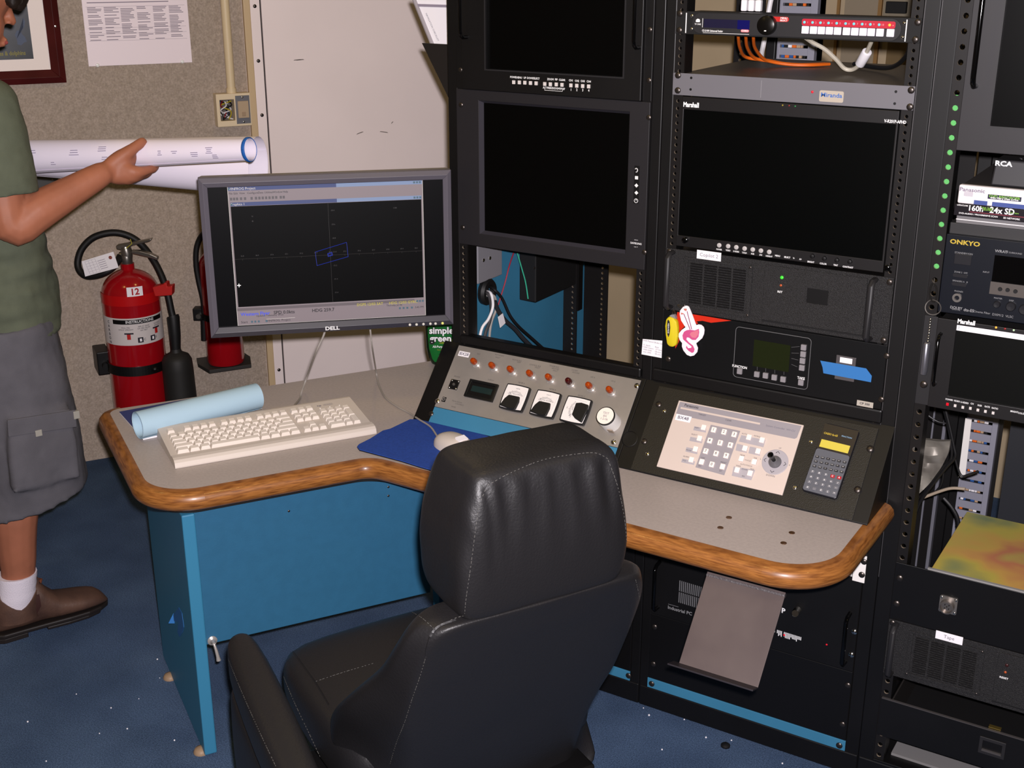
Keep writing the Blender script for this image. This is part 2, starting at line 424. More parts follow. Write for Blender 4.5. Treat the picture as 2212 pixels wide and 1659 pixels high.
def make_rack(k, label, pl, pr):
    """pl, pr: X limits of the left and right front posts"""
    x0 = RACKX[k]; x1 = x0+PW
    t = thing('equipment_rack', label, 'rack', ((x0+x1)/2, 0.3, 0), 'equipment racks')
    for a0, a1 in (pl, pr):
        bb(RK, a0, a1, 0, HT, -0.05, 0.0).obj('front_post', black, t, 0.002)
        bb(RK, a0, a1, 0, HT, -0.70, -0.64).obj('rear_post', black, t, 0.002)
    bb(RK, pl[0]+0.001, pr[1]-0.001, 0, 0.055, -0.66, 0.002).obj('plinth', black, t, 0.003)
    bb(RK, pl[0]+0.001, pr[1]-0.001, HT, HT+0.04, -0.70, 0.0).obj('top_frame', black, t, 0.003)
    if k == 2: rail(RK, x0, x0+0.0215, 0.06, HT, x0+0.0108, railm, t, pitch=0.0268, r=0.0054)
    else: rail(RK, x0, x0+0.021, 0.06, HT, x0+0.0105, railm, t)
    rail(RK, x1-0.021, x1, 0.06, HT, x1-0.0105, railm, t)
    for a0, a1 in ((x0+0.019, x0+0.021), (x1-0.021, x1-0.019)):
        bb(RK, a0, a1, 0.06, HT, -0.04, -0.004).obj('rail_flange', black, t)
    rail(RK, x0+0.001, x0+0.075, 0.06, HT, x0+0.058, railm, t, c0=-0.625, c1=-0.62, name='rear_rail')
    rail(RK, x1-0.075, x1-0.001, 0.06, HT, x1-0.058, railm, t, c0=-0.625, c1=-0.62, name='rear_rail')
    return t
r1 = make_rack(0, 'black steel equipment rack with an open bay backed in blue', (-0.026, 0.0), (PW, PW+0.024))
r2 = make_rack(1, 'black steel equipment rack with a grey switcher and a wide blank monitor', (PW+0.0245, X2), (X2+PW, X2+PW+0.03))
r3 = make_rack(2, 'black steel equipment rack with disc recorder and receiver', (X2+PW+0.0305, X3), (X3+PW, X3+PW+0.03))
# blue side panel inside rack one, mid rail
LS = Fr((-0.004, 0, 0), (0, 1, 0), (0, 0, 1))
bb(LS, 0.052, 0.638, 0.06, HT-0.02, 0.0, -0.02).obj('side_panel', blue, r1, label='blue inner side panel')
rail(RK, 0.002, 0.043, 0.06, HT, 0.031, railm, r1, c0=-0.505, c1=-0.5, name='middle_rail')
bb(RK, 0.0, 0.045, 0.8, 1.08, -0.53, -0.506).obj('middle_post', black, r1)
# thin bright lines along the edges of the posts between racks two and three
for a_ in (X2+PW+0.002, X2+PW+0.0315):
    bb(RK, a_, a_+0.0012, 0.5, HT, 0.0, 0.0012).obj('post_edge_line', mat('worn_metal_edge', (110, 108, 110), 0.4, metal=0.6), r3 if a_ > X2+PW+0.01 else r2)
# green tape behind the hole row of rack three
a0, b0 = RK.px(2030, 590, -0.008); a1, b1 = RK.px(2066, 205, -0.008)
bb(RK, X3+0.002, X3+0.018, b0, b1, -0.0085, -0.0070).obj('green_tape', mat('green_tape', (104, 200, 108), 0.7), r3, label='bright green tape behind rail holes')
# ================================================================ rack one: two blank monitors and an open bay
def face_z(x, y, c=0.0): return RK.px(x, y, c)[1]
def face_x(x, y, c=0.0): return RK.px(x, y, c)[0]
ZB1 = 1.4403
# --- upper monitor
t = thing('rack_monitor', 'black rack monitor with tall handles and a row of white square buttons', 'monitor', (0.24, 0.0, ZB1+0.001))
z0, z1 = ZB1+0.0008, ZB1+8*RU
for a0, a1 in ((0.0, 0.019), (PW-0.02, PW)):
    bb(RK, a0, a1, z0, z1, 0.0005, 0.0035).obj('mounting_ear', black, t, 0.0008)
sa0, sb0 = RK.px(1049, 149, 0.012); sa1 = face_x(1345, 165, 0.012); sb1 = z1-0.035
ringframe(RK, (0.0195, z0), (PW-0.0205, z1), (sa0, sb0), (sa1, sb1), 0.0005, 0.011).obj('bezel', black, t, 0.0012)
bb(RK, sa0+0.0005, sa1-0.0005, sb0+0.0005, sb1-0.0005, -0.004, 0.003).obj('screen', screen_off, t)
bb(RK, 0.025, PW-0.026, z0+0.004, z1-0.004, -0.09, -0.005).obj('housing', blackm, t)
ringframe(RK, (sa0-0.003, sb0-0.003), (sa1+0.003, sb1+0.003), (sa0, sb0), (sa1, sb1), 0.0105, 0.0125).obj('screen_rim', charcoal, t)
for xh in (face_x(1014, 80), face_x(1386, 89)):
    zh0 = face_z(1386, 89)-0.012 if xh > 0.2 else face_z(1014, 80)
    p = [RK.P(xh, zh0, 0.003), RK.P(xh, zh0+0.001, 0.026), RK.P(xh, zh0+0.006, 0.033), RK.P(xh, zh0+0.014, 0.036), RK.P(xh, zh0+0.25, 0.036), RK.P(xh, zh0+0.258, 0.033), RK.P(xh, zh0+0.262, 0.026), RK.P(xh, zh0+0.263, 0.003)]
    B().tube(p, 0.0042, 10).obj('handle', blackg, t, smooth=True)
def zt(x0, y0, s): return lambda X, Y: (x0+X/s, y0+Y/s)
q = zt(1090, 150, 10.533)
bp = [(211, 290), (339, 294), (464, 300), (592, 308), (721, 315), (917, 330), (1045, 336), (1179, 341), (1309, 350), (1512, 362), (1645, 370), (1780, 378), (1916, 386)]
BTN = bb(Fr((0, 0, 0), (1, 0, 0), (0, 1, 0)), -0.0036, 0.0036, -0.004, 0.004, 0, 0.003).mesh('square_button', 0.0006)
btnm = mat('pale_button', (215, 208, 205), 0.5)
for X, Y in bp:
    a, b_ = RK.px(*q(X, Y), 0.012); inst('button', BTN, btnm, t, RK.mat(a, b_, 0.011))
lab = [('POWER', 207, 178), ('MENU', 336, 187), ('UP', 462, 192), ('DOWN', 590, 200), ('SELECT', 720, 207), ('ZOOM', 1045, 226), ('PIP', 1177, 232), ('CLEAR', 1309, 241), ('CH1', 1512, 252), ('CH2', 1648, 262), ('CH3', 1780, 268), ('CH4', 1917, 276), ('ALT', 915, 415), ('FREEZE', 1042, 424), ('ZOOM', 1178, 434), ('SWAP', 1309, 443), ('1', 1512, 462), ('2', 1645, 466), ('3', 1780, 473), ('4', 1916, 480)]
text('button_lettering', [(s_, *RK.px(*q(X, Y), 0.011), 0.0042 if len(s_) > 1 else 0.005, 0.9, 0.03) for s_, X, Y in lab], RK, wprint, t, 0.0113)
b = B(); pts = [RK.px(*q(X, Y), 0.0113) for X, Y in ((912, 450), (915, 472), (1312, 498), (1325, 470))]
for i in range(3): b.tube([RK.P(*pts[i], 0.0114), RK.P(*pts[i+1], 0.0114)], 0.0005, 5)
b.obj('bracket_mark', wprint, t)
screws_px(RK, t, [(995, 151), (1402, 173.6), (1404, 64)], 0.0035)
# --- second monitor
t = thing('rack_monitor', 'charcoal rack monitor with white icons down its edge, above the open bay', 'monitor', (0.24, 0.0, ZB1-8*RU))
z0, z1 = ZB1-8*RU, ZB1-0.0006
c_ = 0.006
sa0, sb1 = RK.px(1034, 217, c_); sa1 = face_x(1360, 240, c_); sb0 = face_z(1355, 549, c_)
grey2 = mat('dark_grey_bezel', (36, 34, 37), 0.5)
ringframe(RK, (0.0003, z0), (PW-0.0003, z1), (sa0, sb0), (sa1, sb1), 0.0005, c_).obj('bezel', grey2, t, 0.001)
# sloping inner lip
b = B()
I0 = [(sa0, sb0), (sa1, sb0), (sa1, sb1), (sa0, sb1)]; I1 = [(sa0+0.006, sb0+0.006), (sa1-0.006, sb0+0.006), (sa1-0.006, sb1-0.006), (sa0+0.006, sb1-0.006)]
b.add([RK.P(*p, 0.0055) for p in I0]+[RK.P(*p, -0.006) for p in I1], [(i, (i+1) % 4, 4+(i+1) % 4, 4+i) for i in range(4)])
b.obj('inner_lip', mat('grey_lip', (62, 60, 68), 0.45), t)
bb(RK, sa0+0.004, sa1-0.004, sb0+0.004, sb1-0.004, -0.012, -0.0062).obj('screen', screen_off, t)
bb(RK, 0.025, PW-0.026, z0+0.004, z1-0.004, -0.09, -0.0125).obj('housing', blackm, t)
q = zt(860, 0, 3.6867)
sa, sb = RK.px(1375, 400, c_)
bb(RK, sa-0.006, sa+0.006, face_z(1375, 440, c_), face_z(1375, 358, c_), c_, c_+0.0006).obj('icon_strip', black, t)
icons = B()
x_, y_ = RK.px(*q(1900, 1355), c_)
icons.tube([RK.P(x_-0.003*math.cos(k*0.5)-0.0005, y_+0.004*math.sin(k*0.5), c_+0.001) for k in range(1, 11)], 0.0009, 5)
x_, y_ = RK.px(*q(1900, 1415), c_); icons.box(RK, x_-0.0036, x_+0.0036, y_-0.0035, y_+0.0035, c_, c_+0.001)
for Y in (1477, 1535):
    x_, y_ = RK.px(*q(1899, Y), c_); icons.prism(RK, [(x_-0.0045, y_), (x_, y_-0.0045), (x_+0.0045, y_), (x_, y_+0.0045)], c_, c_+0.001)
x_, y_ = RK.px(*q(1896, 1598), c_); icons.tube([RK.P(x_+0.0042*math.cos(k*PI/6), y_+0.0042*math.sin(k*PI/6), c_+0.001) for k in range(13)], 0.0007, 5); icons.box(RK, x_-0.0006, x_+0.0006, y_, y_+0.0036, c_, c_+0.001)
icons.obj('touch_icon', wprint, t)
q7 = zt(860, 450, 3.6867)
x_, y_ = RK.px(*q7(1895, 280), c_)
text('brand_lettering', [('SAMSUNG', x_, y_, 0.0042, 1.0, 0.02), ('custom', x_, y_+0.0078, 0.0022), ('rack 17', x_, y_-0.0075, 0.0022)], RK, wprint, t, c_+0.0004)
screws_px(RK, t, [(996, 226.5), (1401.6, 254), (999.7, 491.5), (1392, 545)], c_)
# --- things inside the bay, on the blue side panel
def lsp(X, Y): return LS.px(*q7(X, Y))
a0, zb = lsp(605, 600); a1, zt_ = lsp(790, 535)
t = thing('junction_box', 'grey steel junction box with two screws on blue side panel', 'junction box', LS.P((a0+a1)/2, zb, 0))
bb(LS, a0, a1+0.004, zb-0.0, zb+0.15, 0.0, 0.012).obj('cover', mat('grey_box_paint', (142, 140, 146), 0.5), t, 0.002)
for X, Y in ((680, 413), (731, 396)):
    aa, bb2 = LS.px(*q7(X, Y), 0.012); screw(LS, t, aa, bb2, 0.012, BOLT, 0.9)
a0, zb = lsp(940, 705); a1, zz = lsp(1305, 620)
t = thing('power_supply', 'black box with a pale green wire on blue side panel', 'electrical box', LS.P((a0+a1)/2, zb-0.02, 0))
bb(LS, a0+0.015, 0.49, zb-0.012, 1.07, 0.0, 0.05).obj('case', blackm, t, 0.003)
aa, b2 = LS.px(*q7(1085, 475), 0.05); screw(LS, t, aa, b2, 0.05, None, 0.6)
w_ = [LS.W(*q7(X, Y), 0.052) for X, Y in ((950, 360), (985, 480), (1015, 590), (1035, 720))]
tag(B().tube(spline(w_, 5), 0.0016, 6).obj('green_wire', mat('green_wire', (70, 200, 160), 0.5), smooth=True), 'thin pale green wire hanging in front of the black box', 'wire')
g_ = LS.W(*q7(690, 660), 0.0)
t = thing('cable_grommet', 'black rubber grommet ring in the blue side panel with cables', 'grommet', g_-V((0, 0, 0.03)))
B().lathe(g_, LS.n, [(0.016, -0.001), (0.033, 0.0), (0.034, 0.010), (0.029, 0.017), (0.018, 0.016), (0.016, 0.004)], 24, cap=False).obj('ring', rubber, t, smooth=True)
B().lathe(g_, LS.n, [(0.017, 0.0005), (0.017, 0.002)], 20).obj('hole', blackm, t)
def cable(label, name, m, pts, r, seg=8, group=None):
    return tag(B().tube(spline(pts, 6), r, seg).obj(name, m, smooth=True), label, 'cable', group)
lp = lambda X, Y, c: LS.W(*q7(X, Y), c)
cable('white cable drooping from the black grommet over the blue panel', 'grommet_cable', cable_white, [g_+LS.n*0.003, lp(740, 680, 0.03), lp(755, 780, 0.035), lp(720, 880, 0.035), lp(670, 950, 0.03), lp(645, 1060, 0.03), lp(640, 1180, 0.03)], 0.0035)
cable('dark grey cable drooping from the grommet beside the white one', 'grommet_cable', mat('dark_grey_cable', (70, 68, 70), 0.5), [g_+LS.n*0.003+V((0, -0.008, 0)), lp(722, 690, 0.026), lp(742, 800, 0.026), lp(730, 900, 0.024), lp(695, 1000, 0.022), lp(680, 1150, 0.02)], 0.0042)
cable('grey cable hanging straight below the grommet', 'grommet_cable', cable_grey, [g_+LS.n*0.003+V((0, -0.004, -0.01)), lp(765, 700, 0.02), lp(780, 800, 0.018), lp(745, 900, 0.016), lp(728, 1010, 0.014), lp(725, 1150, 0.014)], 0.0032)
cable('black cable looping from the grommet down across the blue panel', 'grommet_cable', cable_black, [g_+LS.n*0.004+V((0, 0.01, 0.012)), lp(770, 650, 0.03), lp(830, 720, 0.04), lp(890, 850, 0.05), lp(960, 940, 0.06), lp(1060, 1030, 0.07), lp(1150, 1110, 0.08), lp(1300, 1240, 0.09)], 0.0036)
cable('thick dark cable with a white tag crossing the blue panel', 'tagged_cable', mat('dark_cable', (44, 44, 48), 0.5), [lp(770, 740, 0.03), lp(795, 810, 0.032), lp(850, 890, 0.04), lp(930, 960, 0.05), lp(1000, 1040, 0.06), lp(1100, 1140, 0.07), lp(1200, 1250, 0.07)], 0.0055)
f_ = Fr(lp(818, 892, 0.045), LS.u, LS.v)
tag(B().prism(f_, [(-0.014, 0.012), (0.008, 0.016), (0.02, -0.012), (-0.004, -0.018)], 0, 0.0012).obj('cable_tag', paper), 'small white paper tag tied to a dark cable in the bay', 'tag')
cable('thin red wire hanging down behind the second monitor', 'red_wire', mat('red_wire', (178, 40, 62), 0.5), [lp(920, 355, 0.02), lp(885, 460, 0.03), lp(855, 580, 0.03), lp(825, 680, 0.025), lp(797, 770, 0.02)], 0.0016, 6)

# ================================================================ rack two
q1 = zt(1420, 0, 3.6867); q2 = zt(1380, 480, 3.6867)
XA, XB = X2, X2+PW
# --- scaler, one unit high
zS = 1.6214
t = thing('video_scaler', 'black one-unit scaler with big dial and row of glowing white buttons', 'rack unit', (XA+PW/2, 0, zS-RU))
bb(RK, XA, XB, zS-RU+0.0008, zS, 0.0005, 0.0035).obj('faceplate', blackm, t, 0.0006)
bb(RK, XA+0.025, XB-0.025, zS-RU+0.002, zS-0.001, -0.06, -0.0002).obj('chassis', black, t)
a0 = face_x(*q1(285, 200)); a1 = face_x(*q1(1945, 240))
fp = rrect(a0, a1, zS-RU+0.003, zS-0.002, 0.018, 6)
B().prism(RK, fp, 0.0035, 0.006).obj('front_moulding', charcoal, t, 0.0006)
for X in (235, 1990):
    xx = face_x(*q1(X, 200)); bb(RK, xx-0.0009, xx+0.0009, zS-RU+0.003, zS-0.003, 0.0035, 0.0048).obj('bright_edge', wprint, t)
a0, b1 = RK.px(*q1(372, 150), 0.006); a1 = face_x(*q1(735, 200), 0.006); b0 = face_z(*q1(372, 218), 0.006)
bb(RK, a0, a1, b0, b1, 0.006, 0.0066).obj('display', mat('display_blue_black', (34, 32, 58), 0.25), t)
bb(RK, a0+(a1-a0)*0.74, a1, b0-0.001, b1, 0.0066, 0.007).obj('display_patch', mat('display_deep_blue', (14, 14, 92), 0.3), t)
bb(RK, a0-0.001, a1, b0-0.0105, b0-0.0098, 0.006, 0.0064).obj('rule_line', wprint, t)
bb(RK, a0-0.003, a0-0.0022, b0, b1+0.001, 0.006, 0.0064).obj('rule_line', wprint, t)
x_, y_ = RK.px(*q1(323, 172), 0.006)
b = B(); b.prism(RK, [(x_-0.004, y_-0.001), (x_-0.0042, y_+0.003), (x_-0.001, y_+0.0055), (x_+0.003, y_+0.005), (x_+0.0048, y_+0.002), (x_+0.004, y_-0.001)], 0.006, 0.0068)
b.obj('emblem', wprint, t)
text('lettering', [('TV ONE', x_, y_-0.005, 0.003, 0.9, 0.02), ('CS-2100 Universal Scaler', a0+0.019, b0-0.0062, 0.0036, 0.86, 0.03)], RK, wprint, t, 0.0064)
x_, y_ = RK.px(*q1(698, 246), 0.006)
B().prism(RK, rrect(x_-0.0085, x_+0.0085, y_-0.0026, y_+0.0026, 0.0025), 0.006, 0.0068).obj('badge', mat('pink_red', (220, 110, 120), 0.5), t)
text('badge_lettering', [('CORIO', x_, y_, 0.0032, 1, 0.03)], RK, wprint, t, 0.007)
kx, ky = RK.px(*q1(878, 200), 0.008)
x_, y_ = RK.px(*q1(1000, 154), 0.006)
B().prism(RK, rrect(kx, x_+0.012, y_-0.0046, y_+0.0046, 0.0045), 0.006, 0.0064).obj('menu_label', redm, t)
text('menu_lettering', [('MENU', x_+0.002, y_+0.0021, 0.003, 1.2, 0.03), ('SELECT', x_+0.002, y_-0.0021, 0.003, 1.1, 0.03)], RK, wprint, t, 0.0067)
kn = B().lathe(RK.P(kx, ky, 0.006), RK.n, [(0.0185, 0), (0.0188, 0.004), (0.0178, 0.012), (0.0165, 0.013), (0.0, 0.0128)], 36).obj('dial', mat('spun_black_metal', (34, 32, 30), 0.28, metal=0.7), t, smooth=True)
bb(RK, kx-0.002, kx+0.002, ky-0.011, ky-0.009, 0.0189, 0.0195).obj('dial_mark', wprint, kn)
a0, b0 = RK.px(*q1(1150, 190), 0.006); a1 = face_x(*q1(1895, 215), 0.006)
B().prism(RK, rrect(a0, a1, b0-0.003, b0+0.0095, 0.0035), 0.006, 0.0063).obj('red_strip', mat('crimson_print', (196, 26, 52), 0.5), t)
cyan = mat('cyan_led', (110, 215, 225), 0.3, emit=0.25); amber = mat('amber_led', (255, 170, 60), 0.3, emit=1.0)
lit = mat('backlit_button', (245, 236, 250), 0.5, emit=0.12)
bx = [1180, 1245, 1308, 1372, 1437, 1508, 1574, 1640, 1705, 1775, 1858]
SB = bb(Fr((0, 0, 0), (1, 0, 0), (0, 1, 0)), -0.0067, 0.0067, -0.0068, 0.0068, 0, 0.004).mesh('scaler_button', 0.0008)
LEDM = B().lathe((0, 0, 0), (0, 0, 1), [(0.0026, 0), (0.0024, 0.0012), (0.0012, 0.002)], 10).mesh('led', smooth=True)
LEDA = LEDM.copy(); LEDA.materials.clear()
its = []
for i, X in enumerate(bx):
    x_, y_ = RK.px(*q1(X, 217+30*(X-1180)/678), 0.008)
    inst('push_button', SB, lit, t, RK.mat(x_, b0-0.0105, 0.006))
    inst('indicator_lamp', LEDA if i == 10 else LEDM, amber if i == 10 else cyan, t, RK.mat(x_-0.0034, b0+0.0032, 0.0063))
    its.append((str(i+1) if i < 10 else 'o', x_+0.003, b0+0.003, 0.0036, 1, 0.01))
text('number_lettering', its, RK, mat('pale_red_print', (240, 150, 160), 0.6), t, 0.0066)
screws_px(RK, t, [q1(180, 108), q1(177, 240), q1(2075, 178), q1(2055, 315)], 0.0035, None, 1.1)
screws_px(RK, t, [q1(277, 126), q1(275, 230), q1(1966, 185), q1(1952, 298)], 0.0035, BOLT, 0.6)
# --- grey switcher, one unit high, deep
zG = 1.5016
t = thing('grey_switcher', 'grey one-unit rack box with red lamp and blue lettered sticker', 'rack unit', (XA+PW/2, 0.1, zG-RU))
bb(RK, XA-0.001, XB+0.001, zG-RU+0.0008, zG, 0.0005, 0.004).obj('faceplate', greyp, t, 0.0008)
bb(RK, XA+0.012, XB-0.012, zG-RU+0.002, zG-0.001, -0.42, 0.0004).obj('chassis', mat('grey_chassis', (112, 106, 100), 0.42, metal=0.3), t, 0.001)
x_, y_ = RK.px(*q1(1387, 768), 0.004)
B().prism(RK, rrect(x_-0.0235, x_+0.0235, y_-0.0105, y_+0.0105, 0.003), 0.004, 0.0052).obj('sticker', mat('beige_sticker', (196, 184, 168), 0.6), t)
text('sticker_lettering', [('Miranda', x_, y_+0.002, 0.008, 1.15, 0.02)], RK, mat('blue_print', (60, 110, 190), 0.6), t, 0.0055)
x_, y_ = RK.px(*q1(1235, 732), 0.004)
inst('indicator_lamp', led(mat('red_led', (220, 20, 40), 0.3, emit=0.4)), None, t, RK.mat(x_, y_, 0.004) @ Matrix.Scale(1.0, 4))
xx = face_x(*q1(825, 700), 0.004); bb(RK, xx, xx+0.001, zG-RU+0.006, zG-0.005, 0.004, 0.0043).obj('seam_line', mat('lighter_grey', (150, 148, 152), 0.5), t)
screws_px(RK, t, [q1(165, 600), q1(163, 720), q1(2022, 718), q1(2012, 852)], 0.004, None, 1.15)
for X, Y in ((270, 620), (265, 712), (1900, 730), (1890, 825)):
    x_, y_ = RK.px(*q1(X, Y), 0.004); B().lathe(RK.P(x_, y_, 0.004), RK.n, [(0.0026, 0), (0.0026, 0.0006)], 10).obj('bolt_hole', black, t)
# --- wide blank monitor between the rails
MX0, MX1, MZ0, MZ1 = 0.5535, 0.9905, 1.1475, 1.4560
t = thing('wide_monitor', 'wide black rack monitor with round white buttons below a blank screen', 'monitor', (XA+PW/2, 0, MZ0))
c_ = 0.006
sa0, sb1 = RK.px(1476, 236, c_); sa1 = face_x(1950, 275, c_); sb0 = face_z(1466, 508, c_)
sa0 = MX0+0.004; sa1 = MX1-0.004
ringframe(RK, (MX0, MZ0), (MX1, MZ1), (sa0, sb0), (sa1, sb1), -0.002, c_).obj('bezel', mat('black_brown_bezel', (24, 22, 23), 0.45), t, 0.001)
bb(RK, sa0, sa1, sb0, sb1, -0.006, 0.003).obj('screen', mat('wide_screen_glass', (4, 5, 5), 0.3, spec=0.12), t)
bb(RK, MX0+0.004, MX1-0.004, MZ0+0.003, MZ1-0.003, -0.08, -0.0062).obj('housing', blackm, t)
x_, y_ = RK.px(*q1(262, 836), c_)
text('brand_lettering', [('Marshall', x_+0.002, y_, 0.0095, 0.78, 0.035)], RK, mat('bright_white_print', (245, 245, 245), 0.5), t, c_+0.0004)
x_, y_ = RK.px(*q1(1903, 970), c_)
text('model_lettering', [('V-R201P-AFHD', x_-0.002, y_, 0.0058, 0.78, 0.03)], RK, wprint, t, c_+0.0004)
for X, Y, cc, nm in ((998, 838, (170, 150, 40), 'y'), (1050, 841, (150, 30, 30), 'r'), (1098, 846, (40, 140, 70), 'g')):
    x_, y_ = RK.px(*q1(X, Y), c_); inst('indicator_lamp', led(mat('tally_'+nm, cc, 0.4)), None, t, RK.mat(x_, y_, c_) @ Matrix.Scale(0.6, 4))
RB = B().lathe((0, 0, 0), (0, 0, 1), [(0.0048, 0), (0.0048, 0.0018), (0.0036, 0.0026), (0.0, 0.0024)], 16).mesh('round_button', smooth=True)
its = []
for (X, Y), s_ in zip([(642, 183), (713, 190), (778, 199), (844, 209), (909, 217), (974, 226), (1040, 236)], ['POWER', 'VIDEO', 'S-VIDEO', 'Y,Pb,Pr', 'RGB', 'DVI', 'H/DELAY']):
    x_, y_ = RK.px(*q2(X, Y), c_); inst('round_button', RB, mat('grey_white_button', (196, 192, 190), 0.45), t, RK.mat(x_, y_, c_)); its.append((s_, x_, y_-0.0092, 0.0032, 0.8, 0.03))
for X, Y, s_ in ((1105, 268, 'MENU'), (1182, 280, 'SELECT'), (1235, 287, 'V-'), (1288, 295, 'A+'), (1370, 317, 'BRIGHT'), (1468, 331, 'COLOR'), (1568, 343, 'TINT'), (1665, 358, 'CONTRAST')):
    x_, y_ = RK.px(*q2(X, Y), c_); its.append((s_, x_, y_, 0.0034, 0.85, 0.03))
text('button_lettering', its, RK, wprint, t, c_+0.0004)
for X, Y in ((1385, 268), (1480, 286), (1580, 300), (1683, 312)):
    x_, y_ = RK.px(*q2(X, Y), c_); B().lathe(RK.P(x_, y_, c_), RK.n, [(0.0045, 0), (0.004, 0.006), (0.002, 0.0065)], 14).obj('knob', black, t, smooth=True)
for X, Y in ((375, 140), (1985, 360)):
    x_, y_ = RK.px(*q2(X, Y), c_); B().lathe(RK.P(x_, y_, c_), RK.n, [(0.006, 0), (0.0064, 0.008), (0.004, 0.0095)], 14).obj('thumb_screw', blackg, t, smooth=True)
# --- three-unit computers share this builder
def vents(fr, a0, a1, b0, b1, cols, rows, c, parent, m):
    b = B(); cw = (a1-a0)/cols; rh = (b1-b0)/rows
    for i in range(cols):
        for j in range(rows):
            x0 = a0+i*cw+cw*0.07; x1 = a0+(i+1)*cw-cw*0.07; y0 = b0+j*rh
            b.add([fr.P(x0, y0, c), fr.P(x1, y0, c), fr.P(x1, y0+rh*0.62, c+0.0028), fr.P(x0, y0+rh*0.62, c+0.0028), fr.P(x1, y0+rh*0.72, c), fr.P(x0, y0+rh*0.72, c)], [(0, 1, 2, 3), (3, 2, 4, 5), (0, 3, 5), (1, 4, 2)])
    me = bpy.data.meshes.new('vent_louvre'); me.from_pydata([tuple(p) for p in b.v], [], b.f)
    return link('vent_louvre', me, m, parent, kind='stuff')
def pc(x0, z0, z1, label, s_, lab_px, led_px, latch_px, rst):
    t = thing('rack_computer', label, 'computer', (x0+PW/2, 0.1, z0))
    bb(RK, x0, x0+PW, z0+0.0008, z1-0.0008, 0.0005, 0.0045).obj('faceplate', blackc, t, 0.001)
    bb(RK, x0+0.02, x0+PW-0.02, z0+0.002, z1-0.002, -0.42, 0.0002).obj('chassis', black, t)
    for xh in (x0+0.016, x0+PW-0.036):
        p = [RK.P(xh, z0+0.008, 0.004), RK.P(xh, z0+0.009, 0.022), RK.P(xh, z0+0.016, 0.03), RK.P(xh, z1-0.016, 0.03), RK.P(xh, z1-0.009, 0.022), RK.P(xh, z1-0.008, 0.004)]
        B().tube(p, 0.0068, 12, squash=0.7, ref=(1, 0, 0) if False else (0, -1, 0)).obj('handle', charcoal, t, smooth=True)
    va0, va1, vb0, vb1 = x0+0.044, x0+0.196, z0+0.012, z1-0.014
    ringframe(RK, (va0, vb0), (va1, vb1), (va0+0.009, vb0+0.007), (va1-0.009, vb1-0.006), 0.0045, 0.0068).obj('grille_frame', blackc, t, 0.0006)
    vents(RK, va0+0.012, va1-0.012, vb0+0.011, vb1-0.01, 4, 17, 0.0046, t, blackc)
    for a_, b_ in ((va0+0.005, vb0+0.004), (va1-0.005, vb0+0.004), (va1-0.005, vb1-0.004)): screw(RK, t, a_, b_, 0.0068, None, 0.45)
    da0, da1 = x0+0.222, x0+PW-0.05
    dr = ringframe(RK, (da0, z0+0.012), (da1, z1-0.008), (da0+0.092, z0+0.062), (da0+0.135, z1-0.044), 0.0045, 0.0072).obj('front_door', blackc, t, 0.0008)
    bb(RK, da0+0.092, da0+0.135, z0+0.062, z1-0.044, 0.0045, 0.0052).obj('latch_recess', black, dr)
    bb(RK, da0, da1, z0+0.0085, z0+0.0115, 0.0045, 0.0055).obj('door_slot', blackm, t)
    x_, y_ = RK.px(*led_px, 0.0072)
    inst('indicator_lamp', led(mat('green_led', (60, 230, 50), 0.3, emit=0.8) if rst == 'RST' else mat('dark_led', (60, 20, 20), 0.4)), None, t, RK.mat(x_, y_, 0.0072) @ Matrix.Scale(1.35, 4))
    inst('indicator_lamp', led(mat('dim_orange_led', (200, 90, 40), 0.4)), None, t, RK.mat(x_-0.0008, y_-0.0165, 0.0072))
    text('reset_lettering', [(rst, x_-0.002, y_-0.0305, 0.0042, 1.1, 0.03)], RK, wprint, t, 0.0076)
    x_, y_ = RK.px(*lab_px, 0.005)
    bb(RK, x_-0.027, x_+0.027, y_-0.0092, y_+0.0092, 0.0072, 0.0078).obj('paper_label', paper, t)
    text('label_lettering', [(s_, x_, y_, 0.0078, 1.0)], RK, inkl, t, 0.008)
    for a_, b_ in ((x0+0.008, z1-0.008), (x0+PW-0.008, z1-0.01), (x0+PW-0.008, z0+0.008), (x0+0.008, z0+0.008)): screw(RK, t, a_, b_, 0.0045, None, 1.1)
    return t
pc(XA, 1.0045, 1.1405, 'black crinkle-finish rack computer with green lamp, under the wide monitor', 'Copilot 2', q2(562, 264), q2(1140, 440), None, 'RST')
# --- router control panel
RZ0, RZ1 = 0.8685, 1.0025
t = thing('router_panel', 'black router control panel with small screen, grey keys and blue tape', 'rack unit', (XA+PW/2, 0, RZ0))
bb(RK, XA, XB, RZ0, RZ1, 0.0005, 0.004).obj('faceplate', mat('router_black', (12, 13, 15), 0.4), t, 0.0008)
bb(RK, XA+0.02, XB-0.02, RZ0+0.002, RZ1-0.002, -0.2, 0.0003).obj('chassis', blackm, t)
c_ = 0.004
P4 = [RK.px(*q2(X, Y), c_) for X, Y in ((775, 835), (1372, 922), (1345, 1335), (750, 1228))]
a0 = (P4[0][0]+P4[3][0])/2; a1 = (P4[1][0]+P4[2][0])/2; b1 = (P4[0][1]+P4[1][1])/2; b0 = (P4[2][1]+P4[3][1])/2
o_ = rrect(a0, a1, b0, b1, 0.008, 5)
B().tube([RK.P(*p, c_+0.0003) for p in o_]+[RK.P(*o_[0], c_+0.0003)], 0.0006, 5).obj('outline', wprintd, t)
s4 = [RK.px(*q2(X, Y), c_) for X, Y in ((920, 935), (1210, 980), (1192, 1192), (906, 1145))]
